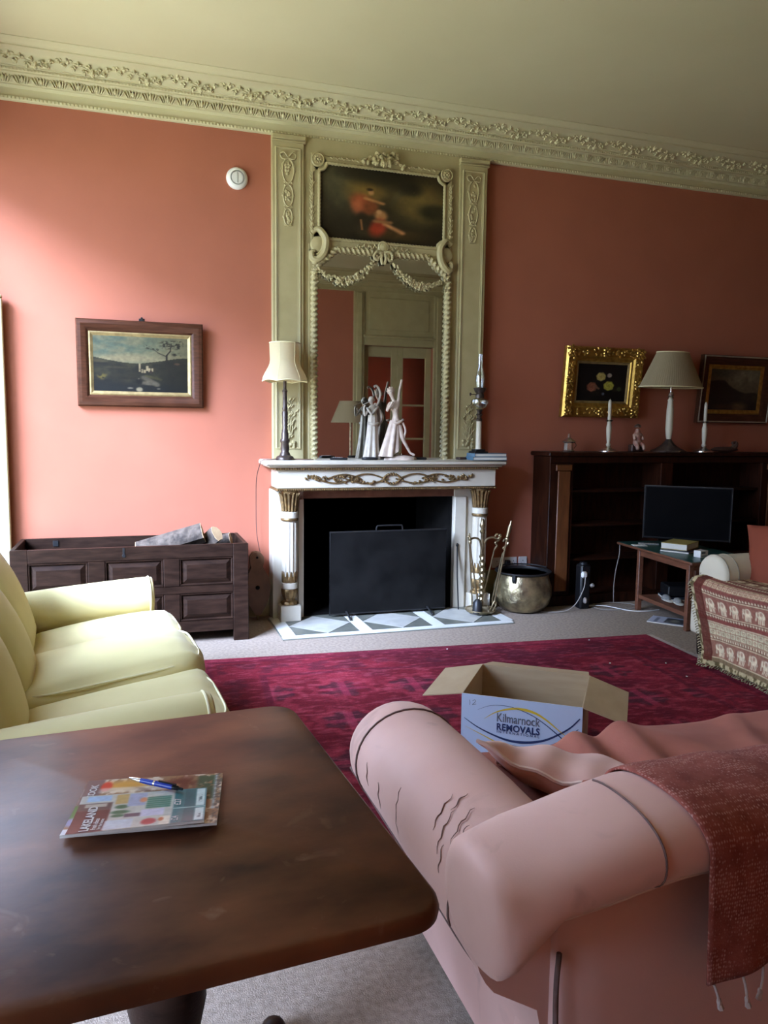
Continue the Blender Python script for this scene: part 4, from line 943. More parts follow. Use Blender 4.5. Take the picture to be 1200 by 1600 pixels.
for k in range(13):
    u = 0.01+k*0.082+random.uniform(-.01, .01); p = Vector(throw_pt(min(u, 1), 1.0)); dx = random.uniform(-.010, .014); L = random.uniform(0.032, 0.05)
    mb = MB(); mb.tube(bez([p, p+Vector((dx*.5, -0.003, -L*.5)), p+Vector((dx, -0.002, -L))], 4), 0.0025, 6); mb.ball(p+Vector((dx, -0.002, -L)), (0.005, 0.005, 0.008), 6, 5)
    mb.tube([p+Vector((dx, -0.002, -L)), p+Vector((dx*1.4, -0.002, -L-0.014))], [0.004, 0.006], 6); obj('tassel', mb, fringe_white, tb)
# rust cloth spread over the seat and up the inside of the back
rc = thing('seat_throw', 'rumpled rust cloth spread over the pink sofa seat', 'blanket', (1.5, 1.6, 0.5))
def seat_cloth(u, v):
    x = 0.875+1.30*u
    prof = [(1.318, 0.690), (1.36, 0.630), (1.40, 0.545), (1.47, 0.500), (1.62, 0.492), (1.80, 0.492), (1.94, 0.480), (1.968, 0.44), (1.972, 0.37)]
    f = v*(len(prof)-1); i = min(int(f), len(prof)-2); t = f-i; y = prof[i][0]*(1-t)+prof[i+1][0]*t; z = prof[i][1]*(1-t)+prof[i+1][1]*t
    k = math.sin(PI*min(1, max(0, v)))**0.6
    c = x-1.20-0.22*(y-1.75)
    z += 0.032*math.exp(-(c/0.040)**2)*k - 0.018*math.exp(-((c-0.085)/0.03)**2)*k + 0.024*math.exp(-((c-0.155)/0.045)**2)*k + 0.02*float(sst(1.15, 1.35, np.float64(x)))*k
    z += k*0.006*math.sin(11*x+9*y)+0.012*k*math.exp(-((x-1.7-0.5*(y-1.7))/0.05)**2)+k*0.012*math.exp(-((x-1.5+0.3*(y-1.7))/0.06)**2)
    return (x, y, z+0.006)
mb = MB(); mb.grid(seat_cloth, 110, 70); ct = obj('cloth', mb, rust_cloth, rc, smooth=80); sd = ct.modifiers.new('Solidify', 'SOLIDIFY'); sd.thickness = 0.005; sd.offset = 1
# pink cushion tucked in the corner
pc = thing('cushion', 'pink piped scatter cushion tucked in the pink sofa corner', 'cushion', (0.95, 1.55, 0.5))
A_, B_, C_, D_ = Vector((0.765, 1.600, 0.685)), Vector((1.06, 1.36, 0.650)), Vector((1.25, 1.60, 0.530)), Vector((0.93, 1.82, 0.515))
def pil_pt(u, v, side):
    # pinched corners: the edges draw in between them
    e = 0.10; uu = u+e*(0.5-u)*4*v*(1-v)*1.0*(abs(u-.5)*2)**2; vv = v+e*(0.5-v)*4*u*(1-u)*(abs(v-.5)*2)**2
    p = A_*(1-uu)*(1-vv)+B_*uu*(1-vv)+C_*uu*vv+D_*(1-uu)*vv
    n = (B_-A_).cross(D_-A_).normalized(); h = 0.060*(max(0, 4*u*(1-u))*max(0, 4*v*(1-v)))**0.6
    return tuple(p + n*h*side*(1 if side > 0 else 0.8) + Vector((0, 0, -0.045*math.sin(PI*u)*(1-v)+0.006*math.sin(21*u)*(1-v))) + n*0.004*math.sin(14*u+6*v)*side*min(1, h*40))
mb = MB(); mb.grid(lambda u, v: pil_pt(u, v, 1), 26, 26); mb.grid(lambda u, v: pil_pt(1-u, v, -1), 26, 26); cu_ = obj('cover', mb, pink_cloth, pc, smooth=70)
mb = MB(); lp = [Vector(pil_pt(t, 0, 0)) for t in np.linspace(0, 1, 20)][:-1]+[Vector(pil_pt(1, t, 0)) for t in np.linspace(0, 1, 20)][:-1]+[Vector(pil_pt(1-t, 1, 0)) for t in np.linspace(0, 1, 20)][:-1]+[Vector(pil_pt(0, 1-t, 0)) for t in np.linspace(0, 1, 20)][:-1]
mb.tube(lp, 0.0055, 6, closed=True); obj('piping', mb, pink_piping, pc)

# pedestal table
pt_ = thing('pedestal_table', 'worn mahogany tilt-top table on a turned pedestal in the foreground', 'table', (0.04, 1.42, 0), math.radians(4))
def rrect(a, b, r, n=10):
    p = []
    for cx, cy, a0 in ((a-r, b-r, 0), (-a+r, b-r, PI/2), (-a+r, -b+r, PI), (a-r, -b+r, 1.5*PI)):
        p += [(cx+r*math.cos(a0+PI/2*t), cy+r*math.sin(a0+PI/2*t)) for t in np.linspace(0, 1, n)]
    return p
mb = MB(); rings = []
for d, z in ((0.012, 0.679), (0.002, 0.684), (0, 0.695), (0.003, 0.706), (0.010, 0.712)): rings.append([(x, y, z) for x, y in rrect(0.368-d, 0.462-d, 0.062-d*.5)])
mb.loft(rings); obj('tabletop', mb, table_wood, pt_, w=False, smooth=50)
mb = MB(); mb.box(-0.09, 0.09, -0.09, 0.09, 0.60, 0.632, 0.006); mb.box(-0.05, -0.025, -0.30, 0.30, 0.632, 0.678, 0.004); mb.box(0.025, 0.05, -0.30, 0.30, 0.632, 0.678, 0.004); obj('tilt_block', mb, oak_dark, pt_, w=False)
mb = MB(); mb.lathe([(0.05, 0.10), (0.055, 0.16), (0.042, 0.185), (0.038, 0.20), (0.055, 0.215), (0.050, 0.23), (0.062, 0.27), (0.074, 0.33), (0.072, 0.39), (0.055, 0.44), (0.038, 0.48), (0.033, 0.53), (0.042, 0.565), (0.05, 0.58), (0.04, 0.60)], 28); obj('pedestal', mb, oak_dark, pt_, w=False)
for k in range(3):
    a = math.radians(38+120*k); d = Vector((math.cos(a), math.sin(a), 0)); P = lambda r, z: d*r+Vector((0, 0, z))
    mb = MB(); mb.tube(bez([P(0.03, 0.15), P(0.12, 0.14), P(0.22, 0.075), P(0.30, 0.038)], 6), [0.036-0.012*t for t in np.linspace(0, 1, 19)], 8, flat=0.8); lg = obj('leg', mb, oak_dark, pt_, w=False)
    M = RZ_(a) ; mb = MB(); mb.box(0.265, 0.325, -0.03, 0.03, 0.0, 0.045, 0.01, M); mb.ball(P(0.325, 0.03), (0.03, 0.03, 0.03), 10, 7); obj('paw_foot', mb, oak_dark, lg, w=False)

# ------------------------------------------------------------------ rug, cardboard box, cream sofa, coffee table
rg = thing('rug', 'red overdyed wool rug with pale fringe in the middle of the room', 'rug', (1.78, 3.41, 0), math.radians(-4.2))
RW, RH = 3.08, 2.28
def rugfn(u, v):
    x, y = (u-.5)*RW, (v-.5)*RH
    n = fbm(u*10, v*8, 5); n2 = fbm(u*60, v*160, 11, 3); n3 = fbm(u*26, v*20, 21)
    c = np.ones((len(u), 3))*np.array((112, 24, 36.)); c = lay(c, (138, 34, 50), sst(.42, .68, n)); c = lay(c, (84, 20, 34), sst(.52, .72, fbm(u*6, v*5, 31))*.7)
    bx = np.minimum(u*RW, (1-u)*RW); by = np.minimum(v*RH, (1-v)*RH); d = np.minimum(bx, by)
    band = lambda a, b: sst(a-.01, a+.01, d)*(1-sst(b-.01, b+.01, d))
    c = lay(c, (98, 22, 40), band(.07, .10)*.7); c = lay(c, (92, 24, 40), band(.36, .40)*.7); c = lay(c, (158, 60, 84), band(0, .07)*.25); c = lay(c, (84, 28, 42), band(.13, .33)*sst(.45, .6, fbm(u*30, v*24, 41))*.6)
    for k in range(-3, 4):
        for j in (-1, 0, 1):
            cx, cy = k*0.40+0.05*j, j*0.46
            r = np.sqrt(((x-cx)/0.17)**2+((y-cy)/0.15)**2)*(1+0.12*np.cos(8*np.arctan2(y-cy, x-cx)))
            inn = (d > .40)
            c = lay(c, (72, 34, 44), inn*(1-sst(.72, .80, r))*sst(.40, .55, n3+.08)*.75); c = lay(c, (156, 46, 62), inn*sst(.80, .9, r)*(1-sst(1.05, 1.15, r))*.6)
            c = lay(c, (170, 50, 76), inn*(1-sst(.10, .16, np.abs((x-cx)/0.17)))*(1-sst(.8, .9, r))*.7); c = lay(c, (170, 50, 76), inn*(1-sst(.10, .16, np.abs((y-cy)/0.15)))*(1-sst(.8, .9, r))*.6)
    c = lay(c, (160, 48, 64), (d > .40)*sst(.60, .72, n3)*.7)
    c = lay(c, (164, 78, 92), (sst(.55, .75, n2))*.40)
    return (c*0.88+np.array((110, 84, 86.))*0.12)*(0.82+0.3*n2[:, None])*0.94
flat_print('pile', RW, RH, 330, 244, rugfn, lambda u, v: ((u-.5)*RW, (v-.5)*RH, 0.011), rug_mat, rg).location = (0, 0, 0)
rg.children[0].data.transform(Matrix.Translation(root_loc(rg)))
mb = MB(); mb.box(-RW/2, RW/2, -RH/2, RH/2, 0.0, 0.0105); obj('backing', mb, mat('rug_edge_wool', (0.14, 0.018, 0.035), (0.10, 0.014, 0.025), 60, 0.95), rg, w=False, smooth=0)
mb = MB()
for k in range(190):
    y = -RH/2+RH*(k+.5)/190; a = random.uniform(-.012, .012)
    for sx in (-1, 1): mb.tube([(sx*RW/2, y, 0.006), (sx*(RW/2+0.025), y+a*.6, 0.006), (sx*(RW/2+0.050), y+a, 0.004)], 0.0028, 4)
f_ = obj('fringe', mb, fringe_white, rg, w=False); f_['kind'] = 'stuff'
scl = ('tiny white paper scrap on the red rug, nearest the box flap', 'tiny white paper scrap on the red rug, in the middle of the right three', 'tiny white paper scrap on the red rug, closest to the elephant throw', 'tiny white paper scrap on the red rug edge, facing the cauldron', 'tiny white paper scrap on the red rug edge, facing the hearth')
for i, (x, y) in enumerate(((2.745, 3.909), (3.078, 3.815), (3.028, 3.565), (2.915, 4.40), (1.90, 4.46))):
    mb = MB(); mb.ball((x, y, 0.016), (0.007, 0.005, 0.003), 6, 4, M=RZ_(i)); tag(obj('paper_scrap', mb, paper, smooth=0), scl[i], 'scrap', 'paper scraps on the rug')

bx = thing('cardboard_box', 'open white printed removals carton lying on the red rug', 'box', (1.5925, 2.845, 0.0125), math.radians(-36.6))
hw, hd, hh = 0.243, 0.2125, 0.328; tk = 0.004
def bo(name, mb, m, p=None, smooth=0): return obj(name, mb, m, p or bx, w=False, smooth=smooth)
mb = MB(); mb.box(-hw, hw, -hd, hd, 0, tk); bo('bottom_panel', mb, cardboard)
mb = MB(); mb.box(-hw, hw, -hd, -hd+tk*.4, 0, hh); front = bo('front_panel', mb, box_white)
for nm, q in (('front_lining', (-hw, hw, -hd+tk*.4, -hd+tk)), ('back_panel', (-hw, hw, hd-tk, hd)), ('side_panel', (-hw, -hw+tk, -hd+tk, hd-tk)), ('side_panel', (hw-tk, hw, -hd+tk, hd-tk))):
    mb = MB(); mb.box(*q, tk, hh); bo(nm, mb, cardboard)
def flap(M, L, w, side_white=False):
    mb = MB(); b = 0.012; mb.add([M @ Vector(p) for p in ((0, -w, 0), (L, -w+b, 0), (L, w-b, 0), (0, w, 0), (0, -w, -tk), (L, -w+b, -tk), (L, w-b, -tk), (0, w, -tk))], [(0, 1, 2, 3), (7, 6, 5, 4), (0, 4, 5, 1), (1, 5, 6, 2), (2, 6, 7, 3), (3, 7, 4, 0)]); return bo('flap', mb, cardboard)
flap(T(-hw, 0, hh) @ RZ_(PI) @ RY_(0.20), 0.175, hd-0.002); flap(T(hw, 0, hh) @ RY_(0.30), 0.175, hd-0.002); flap(T(0, hd, hh) @ RZ_(PI/2) @ RY_(0.22), 0.19, hw-0.004)
mb = MB(); mb.box(-hw+0.01, hw-0.01, -hd+0.006, -hd+0.010, hh-0.19, hh-0.004); bo('flap', mb, cardboard)
def bp(zx, zy):
    px, py = 700+zx*0.1917, 1070+zy*0.1917; return ((px-722)/390-hw, hh-(py-1080-0.131*(px-722))/372)
def ribbon(pts, w0, w1, w2, m):
    c = bez([(bp(*p)[0], 0, bp(*p)[1]) for p in pts], 8); n = len(c); mb = MB(); vs = []
    for i, p in enumerate(c):
        t = (c[min(i+1, n-1)]-c[max(i-1, 0)]).normalized(); nn = Vector((-t.z, 0, t.x)); f = i/(n-1); w = (w0*(1-f*2)+w1*f*2 if f < .5 else w1*(2-2*f)+w2*(2*f-1))*0.5
        vs += [p+nn*w+Vector((0, -hd-0.0008, 0)), p-nn*w+Vector((0, -hd-0.0008, 0))]
    mb.add(vs, [(2*i, 2*i+2, 2*i+3, 2*i+1) for i in range(n-1)]); bo('printed_swoosh', mb, m, front)
ribbon([(255, 190), (350, 160), (450, 158), (560, 180), (700, 240), (800, 305), (900, 385), (980, 455), (1065, 520)], .0008, .0028, .0055, navy_ink)
ribbon([(310, 265), (400, 215), (500, 190), (600, 188), (720, 220), (820, 280), (930, 370), (1060, 470)], .0008, .0115, .0006, yellow_ink)
ribbon([(140, 255), (250, 330), (380, 395), (500, 440), (620, 460), (750, 455), (860, 425), (1000, 350), (1085, 270)], .0022, .0110, .0045, navy_ink)
ribbon([(480, 465), (600, 495), (750, 510), (850, 490), (950, 440), (1075, 355)], .0008, .0090, .0025, navy_ink)
ribbon([(150, 325), (300, 400), (450, 475), (600, 535), (720, 550), (850, 545), (960, 520), (1060, 465)], .0006, .0110, .0012, yellow_ink)
ribbon([(182, 108), (186, 130), (184, 150)], .0016, .0020, .0016, grey_ink); ribbon([(208, 118), (226, 110), (234, 122), (220, 138), (208, 148), (226, 146), (240, 144)], .0016, .0020, .0016, grey_ink)
FM = RX_(PI/2)
def word(t, zx, zy, width, cap, m, bold=0.0, sp=1.0):
    w = text_mesh(t, 0.05, bold, spacing=sp); xs = [p[0] for p in w.v]; zs = [p[1] for p in w.v]; x, z = bp(zx, zy); sx = width/(max(xs)-min(xs)); sz = cap/(max(zs)-min(zs))
    xc, zc = (max(xs)+min(xs))/2, (max(zs)+min(zs))/2
    w.v = [(x+(p[0]-xc)*sx, -hd-0.0012-p[2]*0.2, z+(p[1]-zc)*sz) for p in w.v]; bo('lettering', w, m, front)
word('Kilmarnock', 594, 276, 0.174, 0.037, grey_ink, 0.0004); word('REMOVALS', 594, 352, 0.174, 0.030, navy_ink, 0.0016, 1.06); word('INTERNATIONAL', 594, 392, 0.172, 0.0105, navy_ink, 0.0003, 1.6)
mb = MB(); x, z = bp(565, 577)
for dx in (-0.016, 0.0, 0.016): mb.ball((x+dx, -hd-0.0005, z), (0.007, 0.0006, 0.006), 10, 5)
bo('printed_emblem', mb, grey_ink, front)

# cream sofa at the right with an elephant throw
cs = thing('sofa', 'cream sofa with rolled arm and patterned throw at the right edge', 'sofa', (3.9, 3.4, 0))
CY1 = 4.02
mb = MB(); mb.softbox(0.42, 0.85, 0.13, 0.035, 8, M=T(3.82, CY1-0.85, 0.26)); obj('seat_base', mb, cream_cloth, cs, smooth=60)
for k in range(2): mb = MB(); mb.softbox(0.37, 0.405, 0.065, 0.05, 10, puff=0.015, M=T(3.80, CY1-0.47-0.82*k-0.03, 0.415)); obj('seat_cushion', mb, cream_cloth, cs, smooth=60)
for k, yc in enumerate((3.905, 2.24)):
    mb = MB(); rings = []
    for x, s in ((3.462, 0.80), (3.468, 0.93), (3.485, 1.0), (3.56, 1.0), (3.9, 1.0), (4.30, 1.0)):
        P = []
        for q in range(24):
            a = math.radians(-50+280*q/23); P.append((yc+0.128*s*math.cos(a)*(1 if k == 0 else -1), 0.535+0.122*s*math.sin(a)))
        P += [(yc-0.085*(1 if k == 0 else -1), 0.16), (yc+0.085*(1 if k == 0 else -1), 0.16)]
        rings.append([(x, p, z) for p, z in P])
    mb.loft(rings); ar = obj('arm', mb, cream_cloth, cs, smooth=60)
    mb = MB(); mb.tube([(3.56, p[1], p[2]) for p in rings[3][:24]], 0.004, 6); mb.tube([(3.486, p[1], p[2]) for p in rings[2][:24]], 0.003, 6); obj('seam', mb, mat('cream_seam', (0.30, 0.27, 0.20), None, 30, 0.8), ar)
mb = MB(); mb.softbox(0.11, 0.90, 0.36, 0.08, 10, M=T(4.27, 3.08, 0.50) @ RY_(0.12)); obj('back_frame', mb, cream_cloth, cs, smooth=60)
for x in (3.46, 4.2):
    for y in (3.97, 2.36): mb = MB(); mb.lathe([(0.016, 0), (0.02, 0.03), (0.026, 0.14)], 12, (x, y, 0)); obj('leg', mb, oak_dark, cs)
et = thing('throw_blanket', 'cream and brown elephant pattern throw draped over the cream sofa seat', 'blanket', (3.4, 3.3, 0.4))
TWd, TLn = 1.62, 1.10
tprof = [(4.02, 0.515), (3.70, 0.512), (3.50, 0.508), (3.405, 0.492), (3.375, 0.455), (3.365, 0.36), (3.345, 0.24), (3.30, 0.10), (3.245, 0.040)]
tl = np.cumsum([0]+[math.dist(tprof[i], tprof[i+1]) for i in range(len(tprof)-1)]); tl = tl/tl[-1]
def throw_place(u, v):
    """u along the sofa (0 at the far, visible end), v from seat back to hem"""
    x = float(np.interp(v, tl, [p[0] for p in tprof])); z = float(np.interp(v, tl, [p[1] for p in tprof]))
    low = max(0, (v-0.60)/0.40)
    y = 3.985-0.30*low**1.1*(1-u)**2-TWd*u + (0.0 if v > 0.55 else 0.0)
    hang = low*0.8
    x -= hang*(0.022*math.sin(9.5*u*TWd+1.0)+0.012*math.sin(23*u+2))-0.035*hang*math.exp(-((u-0.10)/0.05)**2)
    z += 0.010*math.sin(7*u*TWd+5*v)*(1-low)+0.012*math.sin(13*v+9*u)*(1-low)*0.6
    if v < 0.5: z += 0.02*math.exp(-((u-0.02)/0.05)**2)
    return (x, y, max(0.018, z+0.006))
def throwfn(u, v):
    X = u*TWd; Y = v*TLn; c = np.ones((len(u), 3))*np.array((196, 176, 142.)); brown = (104, 60, 48); mar = (120, 66, 58); tan = (158, 136, 104)
    def stripe(y0, y1, col, m=1.0):
        nonlocal c; c = lay(c, col, rec(u*0+.5, Y, 0, y0, 1, y1, .002)*m)
    def elephants(y0, h, per, colb, cole, ph=0.0, flip=1):
        nonlocal c; stripe(y0, y0+h, colb); x = ((X/per+ph) % 1.0-.5)*per*flip; y = (y0+h-Y)/h; e = 0
        e = np.maximum(ell(x/per, y, .02, .58, .27, .25, .12), ell(x/per, y, -.24, .62, .13, .17, .15))
        e = np.maximum(e, seg(x/per, y, (-.33, .58), (-.38, .25), .035, .4)); e = np.maximum(e, seg(x/per, y, (.27, .62), (.33, .35), .018, .4))
        for lx in (-.16, -.05, .10, .22): e = np.maximum(e, rec(x/per, y, lx-.04, .08, lx+.04, .5, .02))
        e = e*(y > 0.05)*(y < .95); c = lay(c, cole, e); c = lay(c, colb, ell(x/per, y, -.20, .64, .055, .12, .3)*.7); c = lay(c, mar, ell(x/per, y, .03, .66, .11, .11, .3)*.5)
    def beads(y0, h, per):
        nonlocal c; stripe(y0, y0+h, brown); x = (X/per % 1.0); c = lay(c, (206, 188, 154), ell(x, (Y-y0)/h, .5, .5, .36, .34, .3))
    def blocks(y0, h, per, colb, colk):
        nonlocal c; stripe(y0, y0+h, colb); x = X/per % 1.0; y = (Y-y0)/h
        for a in (.02, .52):
            for b in (.06, .54): c = lay(c, colk, rec(x, y, a, b, a+.44, b+.40, .02)); c = lay(c, colb, ell(x, y, a+.22, b+.20, .12, .10, .4)); c = lay(c, colk, ell(x, y, a+.22, b+.20, .05, .05, .4))
    stripe(0, .10, tan); elephants(.02, .09, .11, tan, (200, 180, 146)); stripe(.12, .15, brown); blocks(.15, .12, .10, mar, (190, 168, 134)); stripe(.27, .30, brown); elephants(.30, .11, .13, (118, 84, 66), (206, 186, 152)); stripe(.42, .445, brown)
    elephants(.445, .075, .10, (132, 98, 78), (208, 190, 156)); stripe(.525, .54, mar); beads(.54, .018, .022); stripe(.56, .585, (128, 74, 64)); blocks(.585, .06, .085, (142, 92, 78), (190, 166, 132)); stripe(.645, .665, (128, 74, 64)); beads(.665, .018, .024)
    elephants(.69, .10, .105, (138, 92, 76), (212, 194, 160)); beads(.795, .018, .024); stripe(.813, .835, (128, 70, 60)); blocks(.84, .075, .10, (150, 112, 92), (196, 186, 150)); beads(.92, .018, .024); elephants(.945, .10, .115, (142, 100, 82), (212, 196, 164)); stripe(1.05, 1.10, (120, 100, 74))
    edge = np.minimum(X, TLn-Y); c = lay(c, (84, 40, 32), (X < .10)*(X > .03)*.85*(Y > .5)); c = lay(c, (176, 160, 122), (edge < .025)*1.0); c = lay(c, (96, 84, 56), (edge < .025)*sst(.5, .6, vnoise(X*60, Y*60, 3)))
    return c*(0.85+0.3*fbm(X*80, Y*80, 8)[:, None])
tw = flat_print('woven_cloth', 1, 1, 270, 190, throwfn, throw_place, throw_mat, et); sd = tw.modifiers.new('Solidify', 'SOLIDIFY'); sd.thickness = 0.006; sd.offset = 0
mb = MB()
for k in range(70): p = Vector(throw_place(k/69*0.9, 1.0)); mb.tube([p, p+Vector((-0.012, random.uniform(-.006, .006), -0.006)), p+Vector((-0.022, random.uniform(-.01, .01), -0.012))], 0.0035, 5)
for k in range(46): p = Vector(throw_place(0.0, 0.42+0.58*k/45)); mb.tube([p, p+Vector((-0.004, 0.012, -0.004)), p+Vector((-0.006, 0.020, -0.014))], 0.0035, 5)
fg = obj('fringe', mb, mat('olive_fringe', (0.42, 0.36, 0.22), (0.16, 0.13, 0.07), 60, 0.9, lo=.45, hi=.55), et); fg['kind'] = 'stuff'
cc = thing('cushion', 'rust red square cushion leaning on the cream sofa arm', 'cushion', (3.85, 3.62, 0.5))
def cpl(u, v, s):
    a, b = (u-.5)*2, (v-.5)*2; e = 0.10; x = a*(1-e*(1-a*a)*0-e*(1-abs(a))*0-0.10*(1-b*b)*abs(a)); y = b*(1-0.10*(1-a*a)*abs(b)); h = 0.085*max(0, (1-a*a)*(1-b*b))**0.5*s
    return (x*0.25, y*0.25, h+0.004*math.sin(5*a+3*b)*s*(1-a*a))
M = T(3.80, 3.66, 0.655) @ RZ_(0.35) @ RY_(-PI/2+0.42) @ RZ_(0.20)
mb = MB(); mb.grid(lambda u, v: tuple(M @ Vector(cpl(u, v, 1))), 24, 24); mb.grid(lambda u, v: tuple(M @ Vector(cpl(1-u, v, -1))), 24, 24); obj('cover', mb, rust_cushion_cloth, cc, smooth=70)

# coffee table
ct_ = thing('coffee_table', 'low wooden coffee table with green leather top and under-shelf', 'table', (4.07, 4.90, 0), math.radians(-5.7))
def co(name, mb, m, p=None, **k): return obj(name, mb, m, p or ct_, w=False, **k)
mb = MB(); mb.box(-0.29, 0.29, -0.52, 0.52, 0.488, 0.508, 0.006); tp_ = co('tabletop', mb, teak); mb = MB(); mb.box(-0.285, 0.285, -0.515, 0.515, 0.508, 0.5105); co('leather_inlay', mb, green_leather, tp_, smooth=0)
for x in (-0.255, 0.255):
    for y in (-0.46, 0.20): mb = MB(); mb.box(x-0.019, x+0.019, y-0.019, y+0.019, 0, 0.487, 0.003); co('leg', mb, teak)
for x in (-0.255, 0.255): mb = MB(); mb.box(x-0.012, x+0.012, -0.44, 0.18, 0.442, 0.487, 0.002); co('apron', mb, teak)
for y in (-0.46, 0.20): mb = MB(); mb.box(-0.235, 0.235, y-0.012, y+0.012, 0.442, 0.487, 0.002); co('apron', mb, teak)
for x in (-0.255, 0.255): mb = MB(); mb.box(x-0.012, x+0.012, -0.44, 0.18, 0.10, 0.130, 0.002); co('shelf_rail', mb, teak)
mb = MB(); mb.box(-0.242, 0.242, -0.44, 0.18, 0.118, 0.128); co('shelf', mb, teak, smooth=0)
ZT = 0.5108
def slab(name, label, cat, m, x, y, w, d, h, rz, z=ZT, b=0.002, group=None, m2=None):
    t = thing(name, label, cat, (x, y, z), rz, group); mb = MB()
    if m2 is None: mb.box(-w/2, w/2, -d/2, d/2, 0, h, b); obj('body', mb, m, t, w=False)
    else:
        c = min(0.004, h*0.14); mb.box(-w/2, w/2, -d/2, d/2, 0, c); mb.box(-w/2, w/2, -d/2, d/2, h-c, h); mb.box(w/2-c, w/2, -d/2, d/2, c, h-c); obj('cover', mb, m, t, w=False, smooth=0)
        mb = MB(); mb.box(-w/2+0.003, w/2-c, -d/2+0.003, d/2-0.003, c, h-c); obj('pages', mb, m2, t, w=False, smooth=0)
    return t
t = slab('book', 'mustard covered book lying on the green coffee table', 'book', mustard, 4.05, 4.93, 0.27, 0.20, 0.048, math.radians(32), ZT+0.016, m2=paper)
slab('book', 'thin dark book beneath the mustard covered book', 'book', navy_cover, 4.03, 4.89, 0.30, 0.22, 0.015, math.radians(32), m2=paper)
t = slab('medicine_box', 'small white cardboard box at the coffee table near end', 'box', white_plastic, 3.97, 4.60, 0.085, 0.06, 0.05, math.radians(12)); mb = MB(); mb.box(-0.03, 0.012, -0.0308, -0.030, 0.028, 0.042); mb.box(-0.03, 0.03, -0.0308, -0.030, 0.008, 0.014); obj('printed_band', mb, grey_ink, t, w=False, smooth=0)
slab('notepad', 'small white notepad on the coffee table corner', 'notepad', paper, 3.87, 5.19, 0.11, 0.075, 0.006, math.radians(-20))
t = slab('remote_control', 'grey remote control on the green coffee table beside the notepad', 'remote', grey_felt, 3.98, 5.22, 0.05, 0.16, 0.014, math.radians(60), b=0.005)
mb = MB(); [mb.box(-0.014+0.014*i-0.004, -0.014+0.014*i+0.004, -0.06+0.018*j-0.005, -0.06+0.018*j+0.005, 0.014, 0.0155) for i in range(3) for j in range(6)]; bt_ = obj('buttons', mb, black_gloss, t, w=False, smooth=0); bt_['kind'] = 'stuff'
# television
tv = thing('television', 'black flat television standing on the coffee table before the bookcase', 'television', (4.295, 5.165, ZT), math.radians(-40))
mb = MB(); mb.box(-0.335, 0.335, -0.012, 0.025, 0.035, 0.475, 0.006); mb.box(-0.22, 0.22, 0.025, 0.055, 0.09, 0.36, 0.01); obj('housing', mb, black_gloss, tv, w=False)
mb = MB(); mb.box(-0.322, 0.322, -0.0135, -0.012, 0.052, 0.462); obj('screen', mb, screen_black, tv, w=False, smooth=0)
mb = MB(); mb.box(-0.03, 0.03, 0.0, 0.03, 0.008, 0.06, 0.004); mb.box(-0.10, 0.10, -0.045, 0.055, 0.0, 0.009, 0.003); obj('stand', mb, black_gloss, tv, w=False)
mb = MB(); 
for q in ((-0.336, 0.336, 0.470, 0.4765), (-0.336, -0.331, 0.034, 0.47), (0.331, 0.336, 0.034, 0.47)): mb.box(q[0], q[1], -0.014, -0.010, q[2], q[3], 0.001)
obj('bezel', mb, mat('grey_bezel', (0.045, 0.045, 0.045), None, 9, 0.4), tv, w=False)
# things on the shelf below
ZS = 0.1285
t = slab('set_top_box', 'black box resting on a white folder under the coffee table', 'electronics', black_gloss, 4.09, 4.94, 0.26, 0.20, 0.085, math.radians(-20), ZS+0.020, b=0.008)
slab('folder', 'white edged navy folder on the coffee table under-shelf', 'folder', navy_cover, 4.07, 4.89, 0.32, 0.24, 0.019, math.radians(-24), ZS, m2=paper)
for i, (x, y, r, l) in enumerate(((3.905, 4.86, 70, 'grey felt slipper under the table, further from the sofa'), (3.915, 4.745, 62, 'grey felt slipper under the table, nearer the cream sofa'))):
    t = thing('slipper', l, 'slipper', (x, y, ZS), math.radians(r-90), 'pair of slippers'); mb = MB(); mb.ball((0, 0, 0.006), (0.036, 0.095, 0.006), 16, 6); obj('sole', mb, paper, t, w=False); mb = MB(); mb.ball((0, 0.028, 0.012), (0.034, 0.062, 0.030), 16, 8); obj('upper', mb, grey_felt, t, w=False)
mg = thing('magazine', 'white edged magazine lying on the carpet beside the coffee table', 'magazine', (3.83, 4.72, 0.001), math.radians(40))
mb = MB(); mb.box(-0.105, 0.105, -0.15, 0.15, 0, 0.006); obj('pages', mb, paper, mg, w=False, smooth=0)
def magc(u, v):
    n = fbm(u*9, v*9, 71); c = np.ones((len(u), 3))*np.array((196, 200, 214.)); c = lay(c, (64, 62, 66), rec(u, v, .14, .16, .9, .62, .02)*sst(.2, .5, n+.15)); c = lay(c, (142, 136, 120), ell(u, v, .5, .40, .22, .12, .4)); return lay(c, (120, 124, 140), rec(u, v, .1, .78, .8, .86, .01))
pr = flat_print('cover', 1, 1, 40, 56, magc, lambda u, v: ((u-.5)*.21, (v-.5)*.30, 0.0075), print_mat, mg); pr.data.transform(T(*root_loc(mg)))

